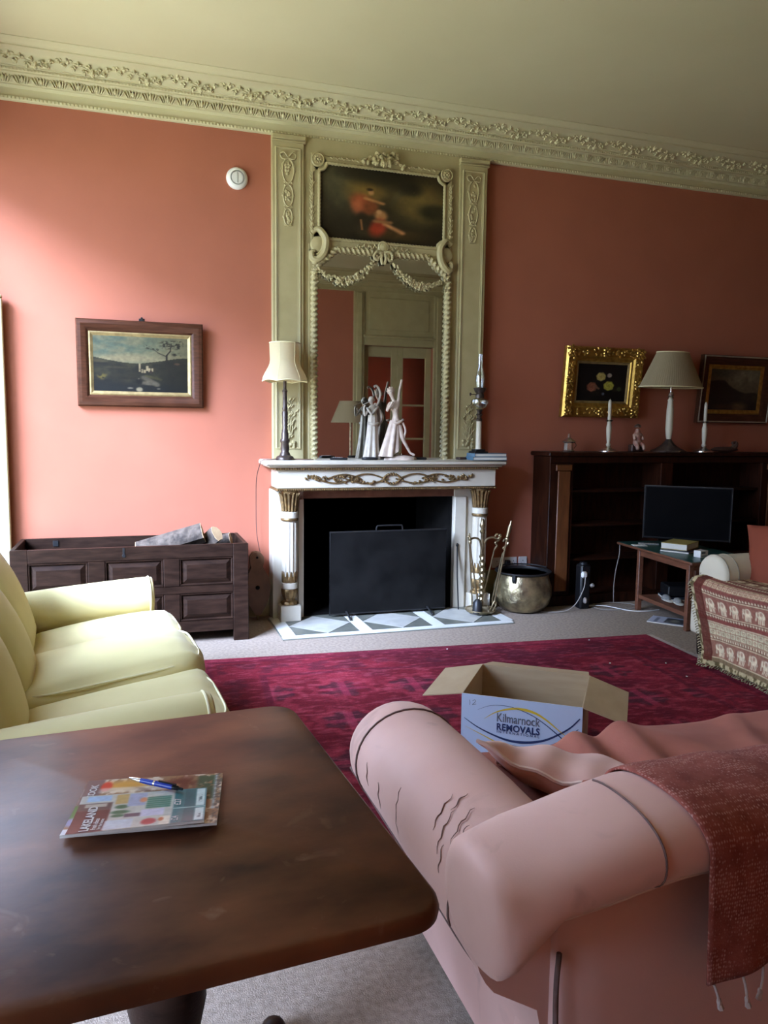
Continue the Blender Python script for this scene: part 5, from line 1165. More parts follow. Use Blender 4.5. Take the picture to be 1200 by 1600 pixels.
# ------------------------------------------------------------------ fireside things
fs = thing('fire_screen', 'black mesh fire screen standing before the dark fireplace opening', 'fire screen', (1.835, 5.50, 0.0126))
x0, x1, yf, z0, z1 = 1.372, 2.300, 5.47, 0.035, 0.655
mb = MB(); mb.box(x0, x1, yf-0.004, yf+0.004, z0, z1); obj('mesh_panel', mb, mesh_black, fs, smooth=0)
mb = MB(); mb.tube([(x0, yf, z0), (x0, yf, z1), (x1, yf, z1), (x1, yf, z0)], 0.008, 8, closed=True); obj('frame', mb, black_metal, fs)
mb = MB(); mb.tube(bez([(1.73, yf, z1), (1.735, yf-0.006, z1+0.035), (1.76, yf-0.006, z1+0.042), (1.91, yf-0.006, z1+0.042), (1.935, yf-0.006, z1+0.035), (1.94, yf, z1)], 6), 0.006, 8); obj('handle', mb, black_metal, fs)
for x in (1.50, 2.15): mb = MB(); mb.tube([(x, yf-0.13, 0.018), (x, yf-0.02, 0.05), (x, yf, 0.05), (x, yf+0.02, 0.05), (x, yf+0.07, 0.018)], 0.008, 8); mb.ball((x, yf-0.13, 0.022), 0.0095, 8, 6); obj('foot', mb, black_metal, fs)
# bellows
bw = thing('bellows', 'wooden fire bellows standing between the chest and chimneypiece', 'bellows', (0.855, 5.60, 0))
out = [(0.0, 0.505), (0.030, 0.498), (0.050, 0.47), (0.052, 0.43), (0.042, 0.395), (0.060, 0.36), (0.088, 0.31), (0.098, 0.25), (0.088, 0.18), (0.060, 0.11), (0.030, 0.06), (0.016, 0.04)]
poly = out+[(-x, z) for x, z in out[1:][::-1]]
def lean(z): return 5.60+0.05*(z/0.5)
for nm, dy, m in (('front_board', -0.035, mid_wood), ('rear_board', 0.022, mid_wood)):
    mb = MB(); n = len(poly); vs = [(0.855+x, lean(z)+dy+e, z) for e in (0, 0.012) for x, z in poly]; mb.add(vs, [tuple(range(n)), tuple(range(n, 2*n))[::-1]]+[(i, (i+1) % n, n+(i+1) % n, n+i) for i in range(n)]); obj(nm, mb, m, bw, smooth=30)
mb = MB(); inn = [(x*0.94, z) for x, z in poly if z < 0.37]; n = len(inn); vs = [(0.855+x, lean(z)+e, z) for e in (-0.023, 0.022) for x, z in inn]; mb.add(vs, [tuple(range(n)), tuple(range(n, 2*n))[::-1]]+[(i, (i+1) % n, n+(i+1) % n, n+i) for i in range(n)]); obj('leather_gusset', mb, leather, bw, smooth=30)
mb = MB(); mb.lathe([(0.013, 0), (0.016, 0.004), (0.012, 0.008)], 16, (0.855, lean(.24)-0.035, 0.245), RX_(PI/2)); obj('valve', mb, soot, bw); mb = MB(); mb.lathe([(0.007, 0), (0.009, 0.003)], 12, (0.855, lean(.46)-0.035, 0.465), RX_(PI/2)); obj('hanging_hole', mb, soot, bw)
mb = MB(); mb.lathe([(0.007, 0.001), (0.010, 0.05), (0.016, 0.065)], 12, (0.855, lean(0), 0)); obj('nozzle', mb, brass, bw)
# companion stand and its tools
cx, cy = 2.535, 5.312
cst = thing('companion_stand', 'brass fireside companion stand with twisted stem on the hearth', 'stand', (cx, cy, 0.0126), 0)
mb = MB(); mb.lathe([(0.05, 0.0), (0.09, 0.006), (0.112, 0.018), (0.118, 0.034), (0.123, 0.036), (0.123, 0.030), (0.140, 0.012), (0.10, 0.0)][:6], 32, (cx, cy, 0.012)); obj('dish', mb, brass, cst)
mb = MB()
for k in range(3): mb = MB(); mb.ball((cx+0.085*math.cos(2.1*k+1), cy+0.085*math.sin(2.1*k+1), 0.022), 0.0095, 8, 6); obj('foot', mb, brass, cst)
mb = MB(); mb.lathe([(0.03, 0.02), (0.024, 0.04), (0.012, 0.06), (0.012, 0.10)], 16, (cx, cy, 0)); mb.tube([(cx, cy, 0.08+0.40*t) for t in np.linspace(0, 1, 60)], 0.016, 10, twist=(2, 0.09, 0.42)); mb.lathe([(0.010, 0.47), (0.012, 0.52), (0.016, 0.56), (0.010, 0.59), (0.012, 0.63), (0.024, 0.65), (0.012, 0.668), (0.024, 0.692), (0.018, 0.72), (0.004, 0.75)], 16, (cx, cy, 0)); obj('stem', mb, brass, cst)
for s in (-1, 1):
    mb = MB(); mb.tube(bez([(cx, cy, 0.50), (cx+s*0.03, cy-0.01, 0.585), (cx+s*0.08, cy-0.02, 0.605), (cx+s*0.115, cy-0.03, 0.595), (cx+s*0.13, cy-0.04, 0.612)], 7), 0.008, 8); mb.ball((cx+s*0.13, cy-0.04, 0.618), 0.014, 8, 6)
    obj('hook_arm', mb, brass, cst)
def tool(label, name, x, y, x2, y2, ztop_, build, handle):
    t = thing(name, label, 'fire tool', (x, y, 0.56)); a, b = Vector((x, y, ztop_)), Vector((x2, y2, 0.12))
    mb = MB(); mb.tube([a, b], 0.0062, 8); obj('shaft', mb, brass, t); mb = MB(); handle(mb, a); obj('handle', mb, brass, t); mb = MB(); m = build(mb, b); obj('head', mb, m, t)
def h_ball(mb, a): mb.ball(a+Vector((0, 0, 0.018)), (0.013, 0.013, 0.02), 10, 7); mb.ball(a+Vector((0, 0, 0.045)), (0.008, 0.008, 0.014), 8, 6)
def h_hook(mb, a): mb.tube(bez([a, a+Vector((0.018, -0.003, 0.03)), a+Vector((0.004, -0.003, 0.052)), a+Vector((0.03, -0.003, 0.068)), a+Vector((0.045, -0.003, 0.098)), a+Vector((0.016, -0.003, 0.118)), a+Vector((0.0, -0.003, 0.10))], 6), 0.0075, 8)
def h_long(mb, a): mb.tube([a, a+Vector((0.01, 0, 0.05))], 0.008, 8); mb.ball(a+Vector((0.012, 0, 0.065)), (0.017, 0.017, 0.016), 10, 7); mb.tube([a+Vector((0.014, 0, 0.08)), a+Vector((0.034, 0, 0.16))], [0.012, 0.016], 10); mb.tube([a+Vector((0.034, 0, 0.16)), a+Vector((0.044, 0, 0.205))], [0.012, 0.005], 10)
def b_brush(mb, b): mb.lathe([(0.012, 0.02), (0.034, -0.005), (0.040, -0.09)], 16, b); return black_metal
def b_shovel(mb, b): mb.box(b.x-0.045, b.x+0.045, b.y-0.012, b.y+0.004, b.z-0.065, b.z+0.045, 0.008); mb.box(b.x-0.048, b.x-0.04, b.y-0.03, b.y, b.z-0.065, b.z+0.04, 0.003); mb.box(b.x+0.04, b.x+0.048, b.y-0.03, b.y, b.z-0.065, b.z+0.04, 0.003); return silver
def b_poker(mb, b): mb.tube([b, b+Vector((0.0, 0, -0.07))], [0.007, 0.004], 8); mb.tube(bez([b+Vector((0, 0, -0.03)), b+Vector((0.03, 0, -0.05)), b+Vector((0.035, 0, -0.03))], 5), 0.005, 6); return brass
def b_tongs(mb, b): mb.tube(bez([b, b+Vector((-0.02, 0, -0.04)), b+Vector((-0.045, -0.01, -0.075))], 5), 0.006, 6); mb.tube(bez([b, b+Vector((0.012, 0, -0.03)), b+Vector((-0.02, -0.01, -0.08))], 5), 0.006, 6); return brass
tool('brass handled black hearth brush hanging left on the companion stand', 'hearth_brush', cx-0.128, cy-0.055, cx-0.055, cy-0.060, 0.56, b_brush, h_ball)
tool('slim brass poker hanging behind the hearth brush', 'poker', cx-0.10, cy+0.02, cx-0.055, cy+0.04, 0.58, b_poker, h_ball)
tool('brass hearth shovel with silvery pan on the companion stand', 'hearth_shovel', cx+0.098, cy-0.015, cx+0.03, cy+0.03, 0.51, b_shovel, h_hook)
tool('brass tongs with tall twisted handle rising above the companion stand', 'tongs', cx+0.165, cy-0.065, cx+0.085, cy-0.07, 0.53, b_tongs, h_long)
tool('brass toasting fork with an S hook handle, rightmost on the companion stand', 'toasting_fork', cx+0.16, cy-0.03, cx+0.10, cy-0.0, 0.47, b_poker, h_hook)
# thin iron poker leaning on the chimneypiece jamb
mb = MB(); mb.tube([(2.405, 5.44, 0.018), (2.415, 5.50, 0.28), (2.425, 5.535, 0.50)], 0.006, 8); mb.ball((2.426, 5.536, 0.515), (0.012, 0.01, 0.016), 8, 6); tag(obj('iron_poker', mb, black_metal), 'thin black iron poker leaning on the right fireplace jamb', 'fire tool')
# brass cauldron
pt2 = thing('brass_cauldron', 'round hammered brass cauldron with dark rim beside the fireplace', 'cauldron', (2.925, 5.37, 0))
mb = MB(); mb.lathe([(0.10, 0.002), (0.16, 0.012), (0.205, 0.06), (0.228, 0.13), (0.226, 0.20), (0.205, 0.265), (0.196, 0.295), (0.205, 0.312), (0.198, 0.312), (0.190, 0.295), (0.20, 0.26), (0.215, 0.19), (0.21, 0.12), (0.15, 0.03), (0.0, 0.022)], 40, (2.925, 5.37, 0)); obj('bowl', mb, pot_brass, pt2)
mb = MB(); mb.lathe([(0.192, 0.300), (0.205, 0.300), (0.222, 0.312), (0.222, 0.322), (0.195, 0.320), (0.190, 0.306), (0.192, 0.300)], 40, (2.925, 5.37, 0)); obj('rim', mb, black_metal, pt2)
mb = MB(); mb.tube([(2.925+0.215*math.cos(a), 5.37+0.20*math.sin(a)-0.01, 0.332+0.006*math.sin(a)) for a in np.linspace(0.1, PI-0.1+0.2, 40)], 0.006, 8); mb.tube([(2.925-0.215*math.cos(a), 5.37-0.20*math.sin(a), 0.333) for a in np.linspace(-0.1, 0.2, 6)], 0.007, 8); obj('bail_handle', mb, black_metal, pt2)
mb = MB()
for a in (3.9, 0.4): M = T(2.925, 5.37, 0) @ RZ_(a); mb = MB(); mb.box(0.208, 0.222, -0.016, 0.016, 0.25, 0.315, 0.005, M); mb.ball(M @ Vector((0.222, 0, 0.265)), 0.008, 8, 6); obj('handle_lug', mb, black_metal, pt2)
# sockets
def plate(x, w, label, two=False, plug=False):
    t = thing('wall_socket', label, 'socket', (x, W, 0.325)); mb = MB(); mb.box(-w/2, w/2, -0.010, 0, -0.043, 0.043, 0.004); obj('face_plate', mb, white_plastic, t, w=False)
    mb = MB()
    for c in ((-w/4, w/4) if two else (0,)):
        if not (plug and c < 0): mb.box(c-0.003, c+0.003, -0.0108, -0.0095, 0.006, 0.014); mb.box(c-0.014, c-0.008, -0.0108, -0.0095, -0.010, -0.007); mb.box(c+0.008, c+0.014, -0.0108, -0.0095, -0.010, -0.007)
    if mb.v: q_ = obj('pin_holes', mb, black_gloss, t, w=False, smooth=0); q_['kind'] = 'stuff'
    mb = MB(); mb.box(w/2-0.02, w/2-0.01, -0.013, -0.01, 0.012, 0.028, 0.002); obj('switch', mb, white_plastic, t, w=False)
    if plug: mb = MB(); mb.box(-w/4-0.024, -w/4+0.024, -0.045, -0.011, -0.026, 0.022, 0.008); obj('plug', mb, black_gloss, t, w=False)
plate(2.865, 0.088, 'white socket half hidden behind the companion stand'); plate(2.985, 0.130, 'white double socket with black plug above the cauldron', True, True); plate(3.105, 0.080, 'white single socket nearest the bookcase')
# extension block and leads
eb = thing('extension_block', 'black upright extension block with white plugs by the bookcase', 'electronics', (3.43, 5.30, 0))
mb = MB(); mb.box(3.385, 3.475, 5.255, 5.345, 0, 0.36, 0.012); mb.lathe([(0.035, 0.36), (0.03, 0.375), (0.012, 0.38)], 16, (3.43, 5.30, 0)); obj('body', mb, black_gloss, eb)
for x, z, sx, sz in ((3.40, 0.285, 0.026, 0.026), (3.478, 0.195, 0.020, 0.016), (3.418, 0.075, 0.016, 0.026)): mb = MB(); mb.box(x-sx, x+sx, 5.222, 5.254, z-sz, z+sz, 0.012); obj('plug', mb, white_plastic if z > .25 else cable_grey, eb)
def cable(label, pts, m=cable_grey, r=0.004): mb = MB(); mb.tube(bez(pts, 8), r, 6); tag(obj('power_cable', mb, m), label, 'cable')
cable('grey cable running from the wall towards the extension block', [(3.0, 5.28, 0.005), (3.10, 5.22, 0.005), (3.22, 5.20, 0.012), (3.31, 5.205, 0.06), (3.375, 5.20, 0.18), (3.398, 5.214, 0.272)])
cable('grey cable looping on the carpet below the bookcase', [(3.50, 5.26, 0.005), (3.62, 5.37, 0.005), (3.78, 5.39, 0.005), (3.90, 5.30, 0.005), (3.86, 5.17, 0.005), (3.66, 5.15, 0.005), (3.55, 5.19, 0.005), (3.49, 5.22, 0.02)])
cable('pale cable stretched flat on the carpet by the coffee table leg', [(3.50, 5.33, 0.006), (3.62, 5.26, 0.014), (3.74, 5.10, 0.005), (3.86, 5.05, 0.005), (3.99, 5.06, 0.005)], white_plastic)
cable('dark cable hanging off the back of the coffee table', [(3.86, 5.42, 0.505), (3.86, 5.435, 0.49), (3.855, 5.43, 0.40), (3.80, 5.39, 0.28), (3.78, 5.38, 0.14), (3.77, 5.36, 0.006)])

# ------------------------------------------------------------------ on the mantelpiece
ZM = 1.1905
la = thing('table_lamp', 'dark turned table lamp with cream bell shade on the mantel', 'lamp', (1.038, 5.475, ZM))
mb = MB(); mb.lathe([(0.066, 0), (0.066, 0.012), (0.058, 0.026), (0.040, 0.034), (0.034, 0.050)], 24); obj('base', mb, lamp_dark, la, w=False)
mb = MB(); mb.lathe([(0.034, 0.05), (0.028, 0.06), (0.032, 0.085), (0.028, 0.12), (0.034, 0.13), (0.034, 0.145), (0.026, 0.155), (0.026, 0.19), (0.021, 0.20), (0.023, 0.21), (0.018, 0.22), (0.021, 0.34), (0.016, 0.35), (0.020, 0.365), (0.016, 0.38), (0.015, 0.48), (0.020, 0.49), (0.012, 0.505), (0.012, 0.56)], 20); obj('stem', mb, lamp_dark, la, w=False)
def bell(u, v):
    a = 2*PI*u; t = v; r = 0.160-0.062*sst(0, .55, np.float64(t))+0.010*t; sc6 = 1-0.030*abs(math.sin(3*a))*(1-.4*t); z = 0.555+0.27*t+0.010*abs(math.sin(3*a))*(1-t)
    return (r*sc6*math.cos(a), r*sc6*math.sin(a), z)
mb = MB(); mb.grid(bell, 72, 14, cu=True); sh_ = obj('lamp_shade', mb, shade_cream, la, w=False, smooth=50)
mb = MB(); mb.tube([bell(k/72, 0.0) for k in range(72)], 0.004, 6, closed=True); mb.tube([bell(k/72, 1.0) for k in range(72)], 0.004, 6, closed=True)
for k in range(6): mb.tube([bell(k/6, t) for t in np.linspace(0, 1, 12)], 0.002, 5)
obj('trim', mb, yellow_piping, sh_, w=False)
mb = MB(); mb.tube(bez([(-0.06, -0.02, 0.008), (-0.11, -0.06, 0.006), (-0.165, -0.03, 0.0), (-0.175, 0.03, -0.03), (-0.185, 0.13, -0.14), (-0.18, 0.19, -0.30), (-0.175, 0.20, -0.55), (-0.14, 0.21, -0.75), (-0.13, 0.215, -0.88)], 8), 0.003, 6); mb.tube(bez([(0.06, -0.01, 0.006), (0.13, -0.05, 0.005), (0.20, -0.04, 0.005)], 6), 0.003, 6); obj('flex', mb, cable_brown, la, w=False)
def remote(x, y, rz, L, label):
    t = thing('remote_control', label, 'remote', (x, y, ZM), rz); mb = MB(); mb.box(-L/2, L/2, -0.022, 0.022, 0, 0.018, 0.006); obj('body', mb, black_gloss, t, w=False)
    mb = MB(); [mb.box(-L/2+0.02+0.016*j, -L/2+0.03+0.016*j, -0.015+0.011*i, -0.007+0.011*i, 0.018, 0.0195) for i in range(3) for j in range(int(L/0.016)-3)]; b = obj('buttons', mb, cable_grey, t, w=False, smooth=0); b['kind'] = 'stuff'
remote(1.44, 5.485, math.radians(-22), 0.13, 'slim black remote control between the lamp and figurines')
sp = thing('spectacles', 'black spectacle case lying open before the flute playing figurine', 'spectacle case', (1.672, 5.465, ZM), math.radians(-8))
mb = MB(); mb.tube(bez([(-0.055, 0.0, 0.010), (-0.03, 0.022, 0.012), (0.03, 0.020, 0.012), (0.055, 0.0, 0.010), (0.03, -0.022, 0.010), (-0.03, -0.022, 0.010), (-0.055, 0.0, 0.010)], 6), 0.009, 8); obj('rim', mb, black_gloss, sp, w=False); mb = MB(); mb.ball((0, 0, 0.006), (0.048, 0.020, 0.006), 16, 6); obj('lining', mb, navy_cover, sp, w=False)
t = slab('phone', 'small black case beside the dancing figurine rock base', 'case', black_gloss, 2.10, 5.53, 0.09, 0.055, 0.018, math.radians(-14), ZM, b=0.006)
t = slab('wallet', 'small dark wallet behind the two blue books', 'wallet', leather, 2.455, 5.56, 0.08, 0.06, 0.018, 0.2, ZM, b=0.005)
slab('book', 'dark blue book, lower of two on the mantel', 'book', blue_cover, 2.628, 5.475, 0.285, 0.15, 0.026, math.radians(178), ZM, m2=paper); slab('book', 'slate blue book under the oil lamp, upper of two', 'book', blue_cover_b, 2.632, 5.478, 0.275, 0.145, 0.026, math.radians(181), ZM+0.0265, m2=paper)
# lettering on the spines faces the room on the long sides
ol = thing('oil_lamp', 'old oil lamp with glass chimney and cream column standing on blue books', 'lamp', (2.563, 5.485, ZM+0.053))
mb = MB(); mb.box(-0.058, 0.058, -0.058, 0.058, 0, 0.014, 0.004); mb.box(-0.042, 0.042, -0.042, 0.042, 0.014, 0.03, 0.004); obj('base', mb, black_gloss, ol, w=False)
mb = MB(); mb.lathe([(0.026, 0.03), (0.023, 0.04), (0.021, 0.24), (0.022, 0.245)], 20); obj('column', mb, candle_wax, ol, w=False)
mb = MB(); mb.lathe([(0.022, 0.245), (0.025, 0.26), (0.016, 0.275), (0.020, 0.29), (0.030, 0.298), (0.016, 0.306), (0.020, 0.325), (0.028, 0.335)], 20); obj('collar', mb, lamp_dark, ol, w=False)
mb = MB(); mb.lathe([(0.020, 0.336), (0.050, 0.352), (0.068, 0.385), (0.064, 0.410), (0.035, 0.426)], 28); obj('font', mb, lamp_glass, ol, w=False)
mb = MB(); mb.lathe([(0.032, 0.424), (0.034, 0.45), (0.028, 0.46), (0.040, 0.475), (0.052, 0.50), (0.048, 0.503), (0.030, 0.49)], 24); mb.tube([(-0.03, 0, 0.45), (-0.075, 0, 0.452)], 0.003, 6); mb.lathe([(0.012, 0), (0.012, 0.006)], 12, (-0.082, 0, 0.452), RY_(PI/2)); obj('burner', mb, lamp_dark, ol, w=False)
mb = MB(); mb.lathe([(0.028, 0.49), (0.034, 0.53), (0.038, 0.56), (0.030, 0.61), (0.019, 0.66), (0.017, 0.76)], 28); mb.f = [f for f in mb.f if len(f) == 4]; obj('glass_chimney', mb, lamp_glass, ol, w=False)

# porcelain figurines (heads, arms and drapery all one fired body each, with separate drapery folds)
def figurine(name, label, loc, m, joints, bones, rad, extra):
    t = thing(name, label, 'figurine', loc); ks = list(joints); idx = {k: i for i, k in enumerate(ks)}
    skin('body', [joints[k] for k in ks], [(idx[a], idx[b]) for a, b in bones], [rad[k] for k in ks], m, t, 2); extra(t, m); return t
def ex1(t, m):
    mb = MB(); mb.grid(lambda u, v: ((0.125+0.012*math.sin(5*2*PI*u))*math.cos(2*PI*u)*math.cos(v*PI/2), (0.070+0.008*math.sin(4*2*PI*u))*math.sin(2*PI*u)*math.cos(v*PI/2), 0.034*math.sin(v*PI/2)**0.7+0.004*math.sin(19*u*2*PI)*v*(1-v)), 40, 9, cu=True); obj('rock_base', mb, m, t, w=False)
    mb = MB()
    def cl(u, v):
        a = 2*PI*u; w = v; cxx = -0.050-0.035*w; rx = 0.040+0.040*w; ry = 0.034+0.022*w; rip = 1+(0.04+0.14*w)*math.sin(7*a+1)
        return (cxx+rx*rip*math.cos(a)*(0.8 if math.cos(a) > 0 else 1), ry*rip*math.sin(a), 0.295-0.27*w+0.03*w*max(0, math.cos(a))*2)
    mb.grid(cl, 56, 16, cu=True); mb.tube(bez([(-0.085, 0, 0.29), (-0.05, -0.04, 0.275), (-0.005, -0.03, 0.295), (0.012, 0, 0.30)], 6), 0.010, 8); mb.tube(bez([(0.0, -0.03, 0.28), (0.02, -0.035, 0.22), (0.012, -0.03, 0.16), (0.03, -0.03, 0.10)], 6), 0.008, 7); obj('drapery', mb, m, t, w=False)
    mb = MB(); mb.ball((-0.087, 0.006, 0.512), (0.030, 0.032, 0.028), 12, 9); mb.ball((-0.065, 0.030, 0.505), 0.016, 8, 6)
    for k in range(7): mb.ball((-0.087+0.027*math.cos(k*.7+.5), 0.004, 0.515+0.024*math.sin(k*.7+.5)), 0.009, 6, 5)
    obj('hair', mb, m, t, w=False)
    mb = MB(); mb.ball((-0.092, -0.026, 0.500), (0.0035, 0.006, 0.006), 6, 5); mb.ball((-0.103, -0.020, 0.508), 0.003, 6, 4); mb.ball((-0.082, -0.023, 0.508), 0.003, 6, 4); mb.ball((-0.092, -0.024, 0.488), (0.006, 0.003, 0.0022), 6, 4); obj('face', mb, m, t, w=False)
figurine('figurine', 'tall porcelain dancing figurine with one arm raised on a rock base', (1.93, 5.50, ZM), ceramic,
    {'pelvis': (-0.050, 0, 0.275), 'waist': (-0.046, 0, 0.335), 'chest': (-0.058, -0.002, 0.40), 'neck': (-0.072, -0.002, 0.455), 'head': (-0.088, -0.004, 0.500), 'crown': (-0.090, -0.002, 0.520),
     'shl': (-0.098, -0.006, 0.425), 'ell': (-0.128, -0.03, 0.360), 'hal': (-0.098, -0.045, 0.415), 'fil': (-0.088, -0.048, 0.437), 'shr': (-0.026, 0.0, 0.432), 'elr': (-0.022, 0, 0.512), 'har': (-0.008, 0, 0.575), 'fir': (-0.002, 0, 0.604),
     'hipr': (-0.022, -0.01, 0.262), 'knr': (-0.004, -0.03, 0.165), 'anr': (0.066, -0.02, 0.052), 'for': (0.100, -0.035, 0.034), 'hipl': (-0.072, 0.005, 0.262), 'knl': (-0.078, 0.0, 0.15), 'anl': (-0.085, 0.01, 0.045), 'fol': (-0.10, -0.02, 0.036)},
    [('pelvis', 'waist'), ('waist', 'chest'), ('chest', 'neck'), ('neck', 'head'), ('head', 'crown'), ('chest', 'shl'), ('shl', 'ell'), ('ell', 'hal'), ('hal', 'fil'), ('chest', 'shr'), ('shr', 'elr'), ('elr', 'har'), ('har', 'fir'), ('pelvis', 'hipr'), ('hipr', 'knr'), ('knr', 'anr'), ('anr', 'for'), ('pelvis', 'hipl'), ('hipl', 'knl'), ('knl', 'anl'), ('anl', 'fol')],
    dict(pelvis=(.036, .030), waist=(.029, .024), chest=(.036, .028), neck=.013, head=.024, crown=.020, shl=.015, ell=.011, hal=.009, fil=.009, shr=.015, elr=.011, har=.009, fir=.010, hipr=.024, knr=.017, anr=.010, **{'for': .010}, hipl=.024, knl=.018, anl=.011, fol=.011), ex1)
def ex2(t, m):
    mb = MB()
    def cl(u, v):
        a = 2*PI*u; rx = 0.036+0.010*math.sin(PI*v*.5)+0.018*v**3; ry = 0.030+0.022*v; rip = 1+(0.03+0.13*v)*math.sin(8*a); return (0.002-0.006*v+rx*rip*math.cos(a), ry*rip*math.sin(a), 0.335-0.334*v)
    mb.grid(cl, 56, 16, cu=True); mb.tube(bez([(-0.04, -0.01, 0.275), (0, -0.04, 0.262), (0.042, -0.01, 0.275)], 6), 0.010, 8); obj('dress', mb, m, t, w=False)
    mb = MB(); mb.tube(bez([(0.034, 0.01, 0.40), (0.052, 0.012, 0.44), (0.063, 0.012, 0.49), (0.052, 0.01, 0.53), (0.030, 0.008, 0.552), (0.012, 0.006, 0.545)], 7), [0.008]*15+[0.009]*21, 8); obj('scarf', mb, m, t, w=False)
    mb = MB(); mb.grid(lambda u, v: (0.030+0.060*math.sin(PI*min(1, v*1.5))*(.4+.6*u)-0.01*v+0.02*(1-v)*u, 0.022+0.010*math.sin(9*u), 0.405-0.27*v), 14, 14); c_ = obj('cape', mb, m, t, w=False); sd = c_.modifiers.new('Solidify', 'SOLIDIFY'); sd.thickness = 0.006
    mb = MB(); mb.ball((-0.010, 0.004, 0.452), (0.022, 0.022, 0.022), 12, 8); mb.ball((0.010, 0.008, 0.446), 0.012, 8, 6); obj('hair', mb, m, t, w=False)
    mb = MB(); mb.tube([(-0.034, -0.016, 0.430), (-0.088, -0.03, 0.405)], 0.0035, 7); obj('flute', mb, m, t, w=False)
    mb = MB(); mb.lathe([(0.062, 0), (0.064, 0.006), (0.058, 0.012)], 24); obj('foot_ring', mb, m, t, w=False)
figurine('figurine', 'pale porcelain flute player figurine with curling scarf near the mirror', (1.722, 5.57, ZM), ceramic_grey,
    {'pelvis': (0.004, 0, 0.28), 'waist': (0.004, 0, 0.325), 'chest': (0.006, 0, 0.375), 'neck': (-0.004, 0, 0.412), 'head': (-0.020, -0.004, 0.442), 'crown': (-0.018, -0.002, 0.460), 'shl': (-0.026, -0.012, 0.388), 'ell': (-0.070, -0.03, 0.325), 'hal': (-0.076, -0.03, 0.385), 'fil': (-0.066, -0.028, 0.408),
     'shr': (0.036, 0.004, 0.388), 'elr': (-0.02, -0.045, 0.335), 'har': (-0.058, -0.035, 0.39), 'ank': (0.0, 0, 0.03)},
    [('pelvis', 'waist'), ('waist', 'chest'), ('chest', 'neck'), ('neck', 'head'), ('head', 'crown'), ('chest', 'shl'), ('shl', 'ell'), ('ell', 'hal'), ('hal', 'fil'), ('chest', 'shr'), ('shr', 'elr'), ('elr', 'har'), ('pelvis', 'ank')],
    dict(pelvis=(.034, .028), waist=(.026, .021), chest=(.031, .024), neck=.011, head=.021, crown=.016, shl=.013, ell=.010, hal=.008, fil=.008, shr=.013, elr=.010, har=.008, ank=.03), ex2)

# ------------------------------------------------------------------ on the bookcase
ZB = 1.2555
bl_ = thing('table_lamp', 'tall silvery table lamp with pleated shade on the bookcase', 'lamp', (4.385, 5.552, ZB))
mb = MB(); mb.lathe([(0.15, 0), (0.145, 0.012), (0.10, 0.03), (0.055, 0.062), (0.030, 0.095), (0.022, 0.11)], 8); obj('base', mb, lamp_dark, bl_, w=False, smooth=20)
mb = MB(); mb.lathe([(0.016, 0.10), (0.024, 0.12), (0.033, 0.20), (0.030, 0.36), (0.022, 0.43), (0.026, 0.44), (0.016, 0.455)], 20, flute=8, fd=0.08); obj('stem', mb, candle_wax, bl_, w=False)
mb = MB(); mb.lathe([(0.016, 0.455), (0.03, 0.465), (0.016, 0.48), (0.022, 0.50), (0.010, 0.51), (0.010, 0.56)], 16); mb.tube([(-0.03, 0, 0.485), (0.03, 0, 0.485)], 0.006, 6); obj('lamp_holder', mb, silver, bl_, w=False)
mb = MB(); mb.grid(lambda u, v: ((0.305-0.155*v)*(1+0.008*math.cos(80*2*PI*u))*math.cos(2*PI*u), (0.15-0.065*v)*(1+0.008*math.cos(80*2*PI*u))*math.sin(2*PI*u), 0.548+0.295*v), 320, 5, cu=True); sh2 = obj('pleated_shade', mb, shade_pleat, bl_, w=False, smooth=60)
mb = MB(); mb.tube([(0.307*math.cos(a), 0.151*math.sin(a), 0.55) for a in np.linspace(0, 2*PI, 65)[:-1]], 0.005, 6, closed=True); mb.tube([(0.152*math.cos(a), 0.086*math.sin(a), 0.842) for a in np.linspace(0, 2*PI, 65)[:-1]], 0.005, 6, closed=True); obj('trim', mb, yellow_piping, sh2, w=False)
def candlestick(x, lab, lab2, hc):
    t = thing('candlestick', lab, 'candlestick', (x, 5.55, ZB), 0, 'pair of candlesticks'); mb = MB(); mb.lathe([(0.085, 0), (0.084, 0.008), (0.06, 0.018), (0.03, 0.03), (0.016, 0.045)], 28); obj('foot', mb, silver, t, w=False)
    mb = MB(); mb.lathe([(0.014, 0.045), (0.020, 0.06), (0.013, 0.075), (0.019, 0.12), (0.023, 0.20), (0.016, 0.235), (0.018, 0.25)], 18); obj('stem', mb, candle_wax, t, w=False)
    mb = MB(); mb.lathe([(0.018, 0.248), (0.030, 0.256), (0.036, 0.264), (0.020, 0.266)], 20); obj('drip_pan', mb, silver, t, w=False)
    mb = MB(); mb.lathe([(0.0145, 0), (0.014, hc-0.02), (0.008, hc-0.004), (0.002, hc)], 14, (x, 5.55, ZB+0.2665)); mb.tube([(x, 5.55, ZB+0.2665+hc), (x+0.002, 5.55, ZB+0.2765+hc)], 0.001, 5); tag(obj('candle', mb, candle_wax), lab2, 'candle')
candlestick(3.783, 'slim candlestick on the bookcase, left of the pleated lamp', 'cream candle in front of the gold framed flower picture', 0.165); candlestick(4.755, 'slim candlestick on the bookcase, right of the pleated lamp', 'cream candle in front of the dark landscape picture', 0.165)
sv = thing('lidded_jar', 'small silver lidded jar on the bookcase left end', 'jar', (3.405, 5.55, ZB))
mb = MB(); mb.lathe([(0.048, 0), (0.050, 0.008), (0.042, 0.014), (0.040, 0.07), (0.056, 0.078), (0.057, 0.082)], 8); obj('body', mb, silver, sv, w=False, smooth=20); mb = MB(); mb.lathe([(0.057, 0.082), (0.035, 0.10), (0.012, 0.115), (0.012, 0.125), (0.008, 0.145), (0.002, 0.15)], 8); obj('lid', mb, silver, sv, w=False, smooth=20)
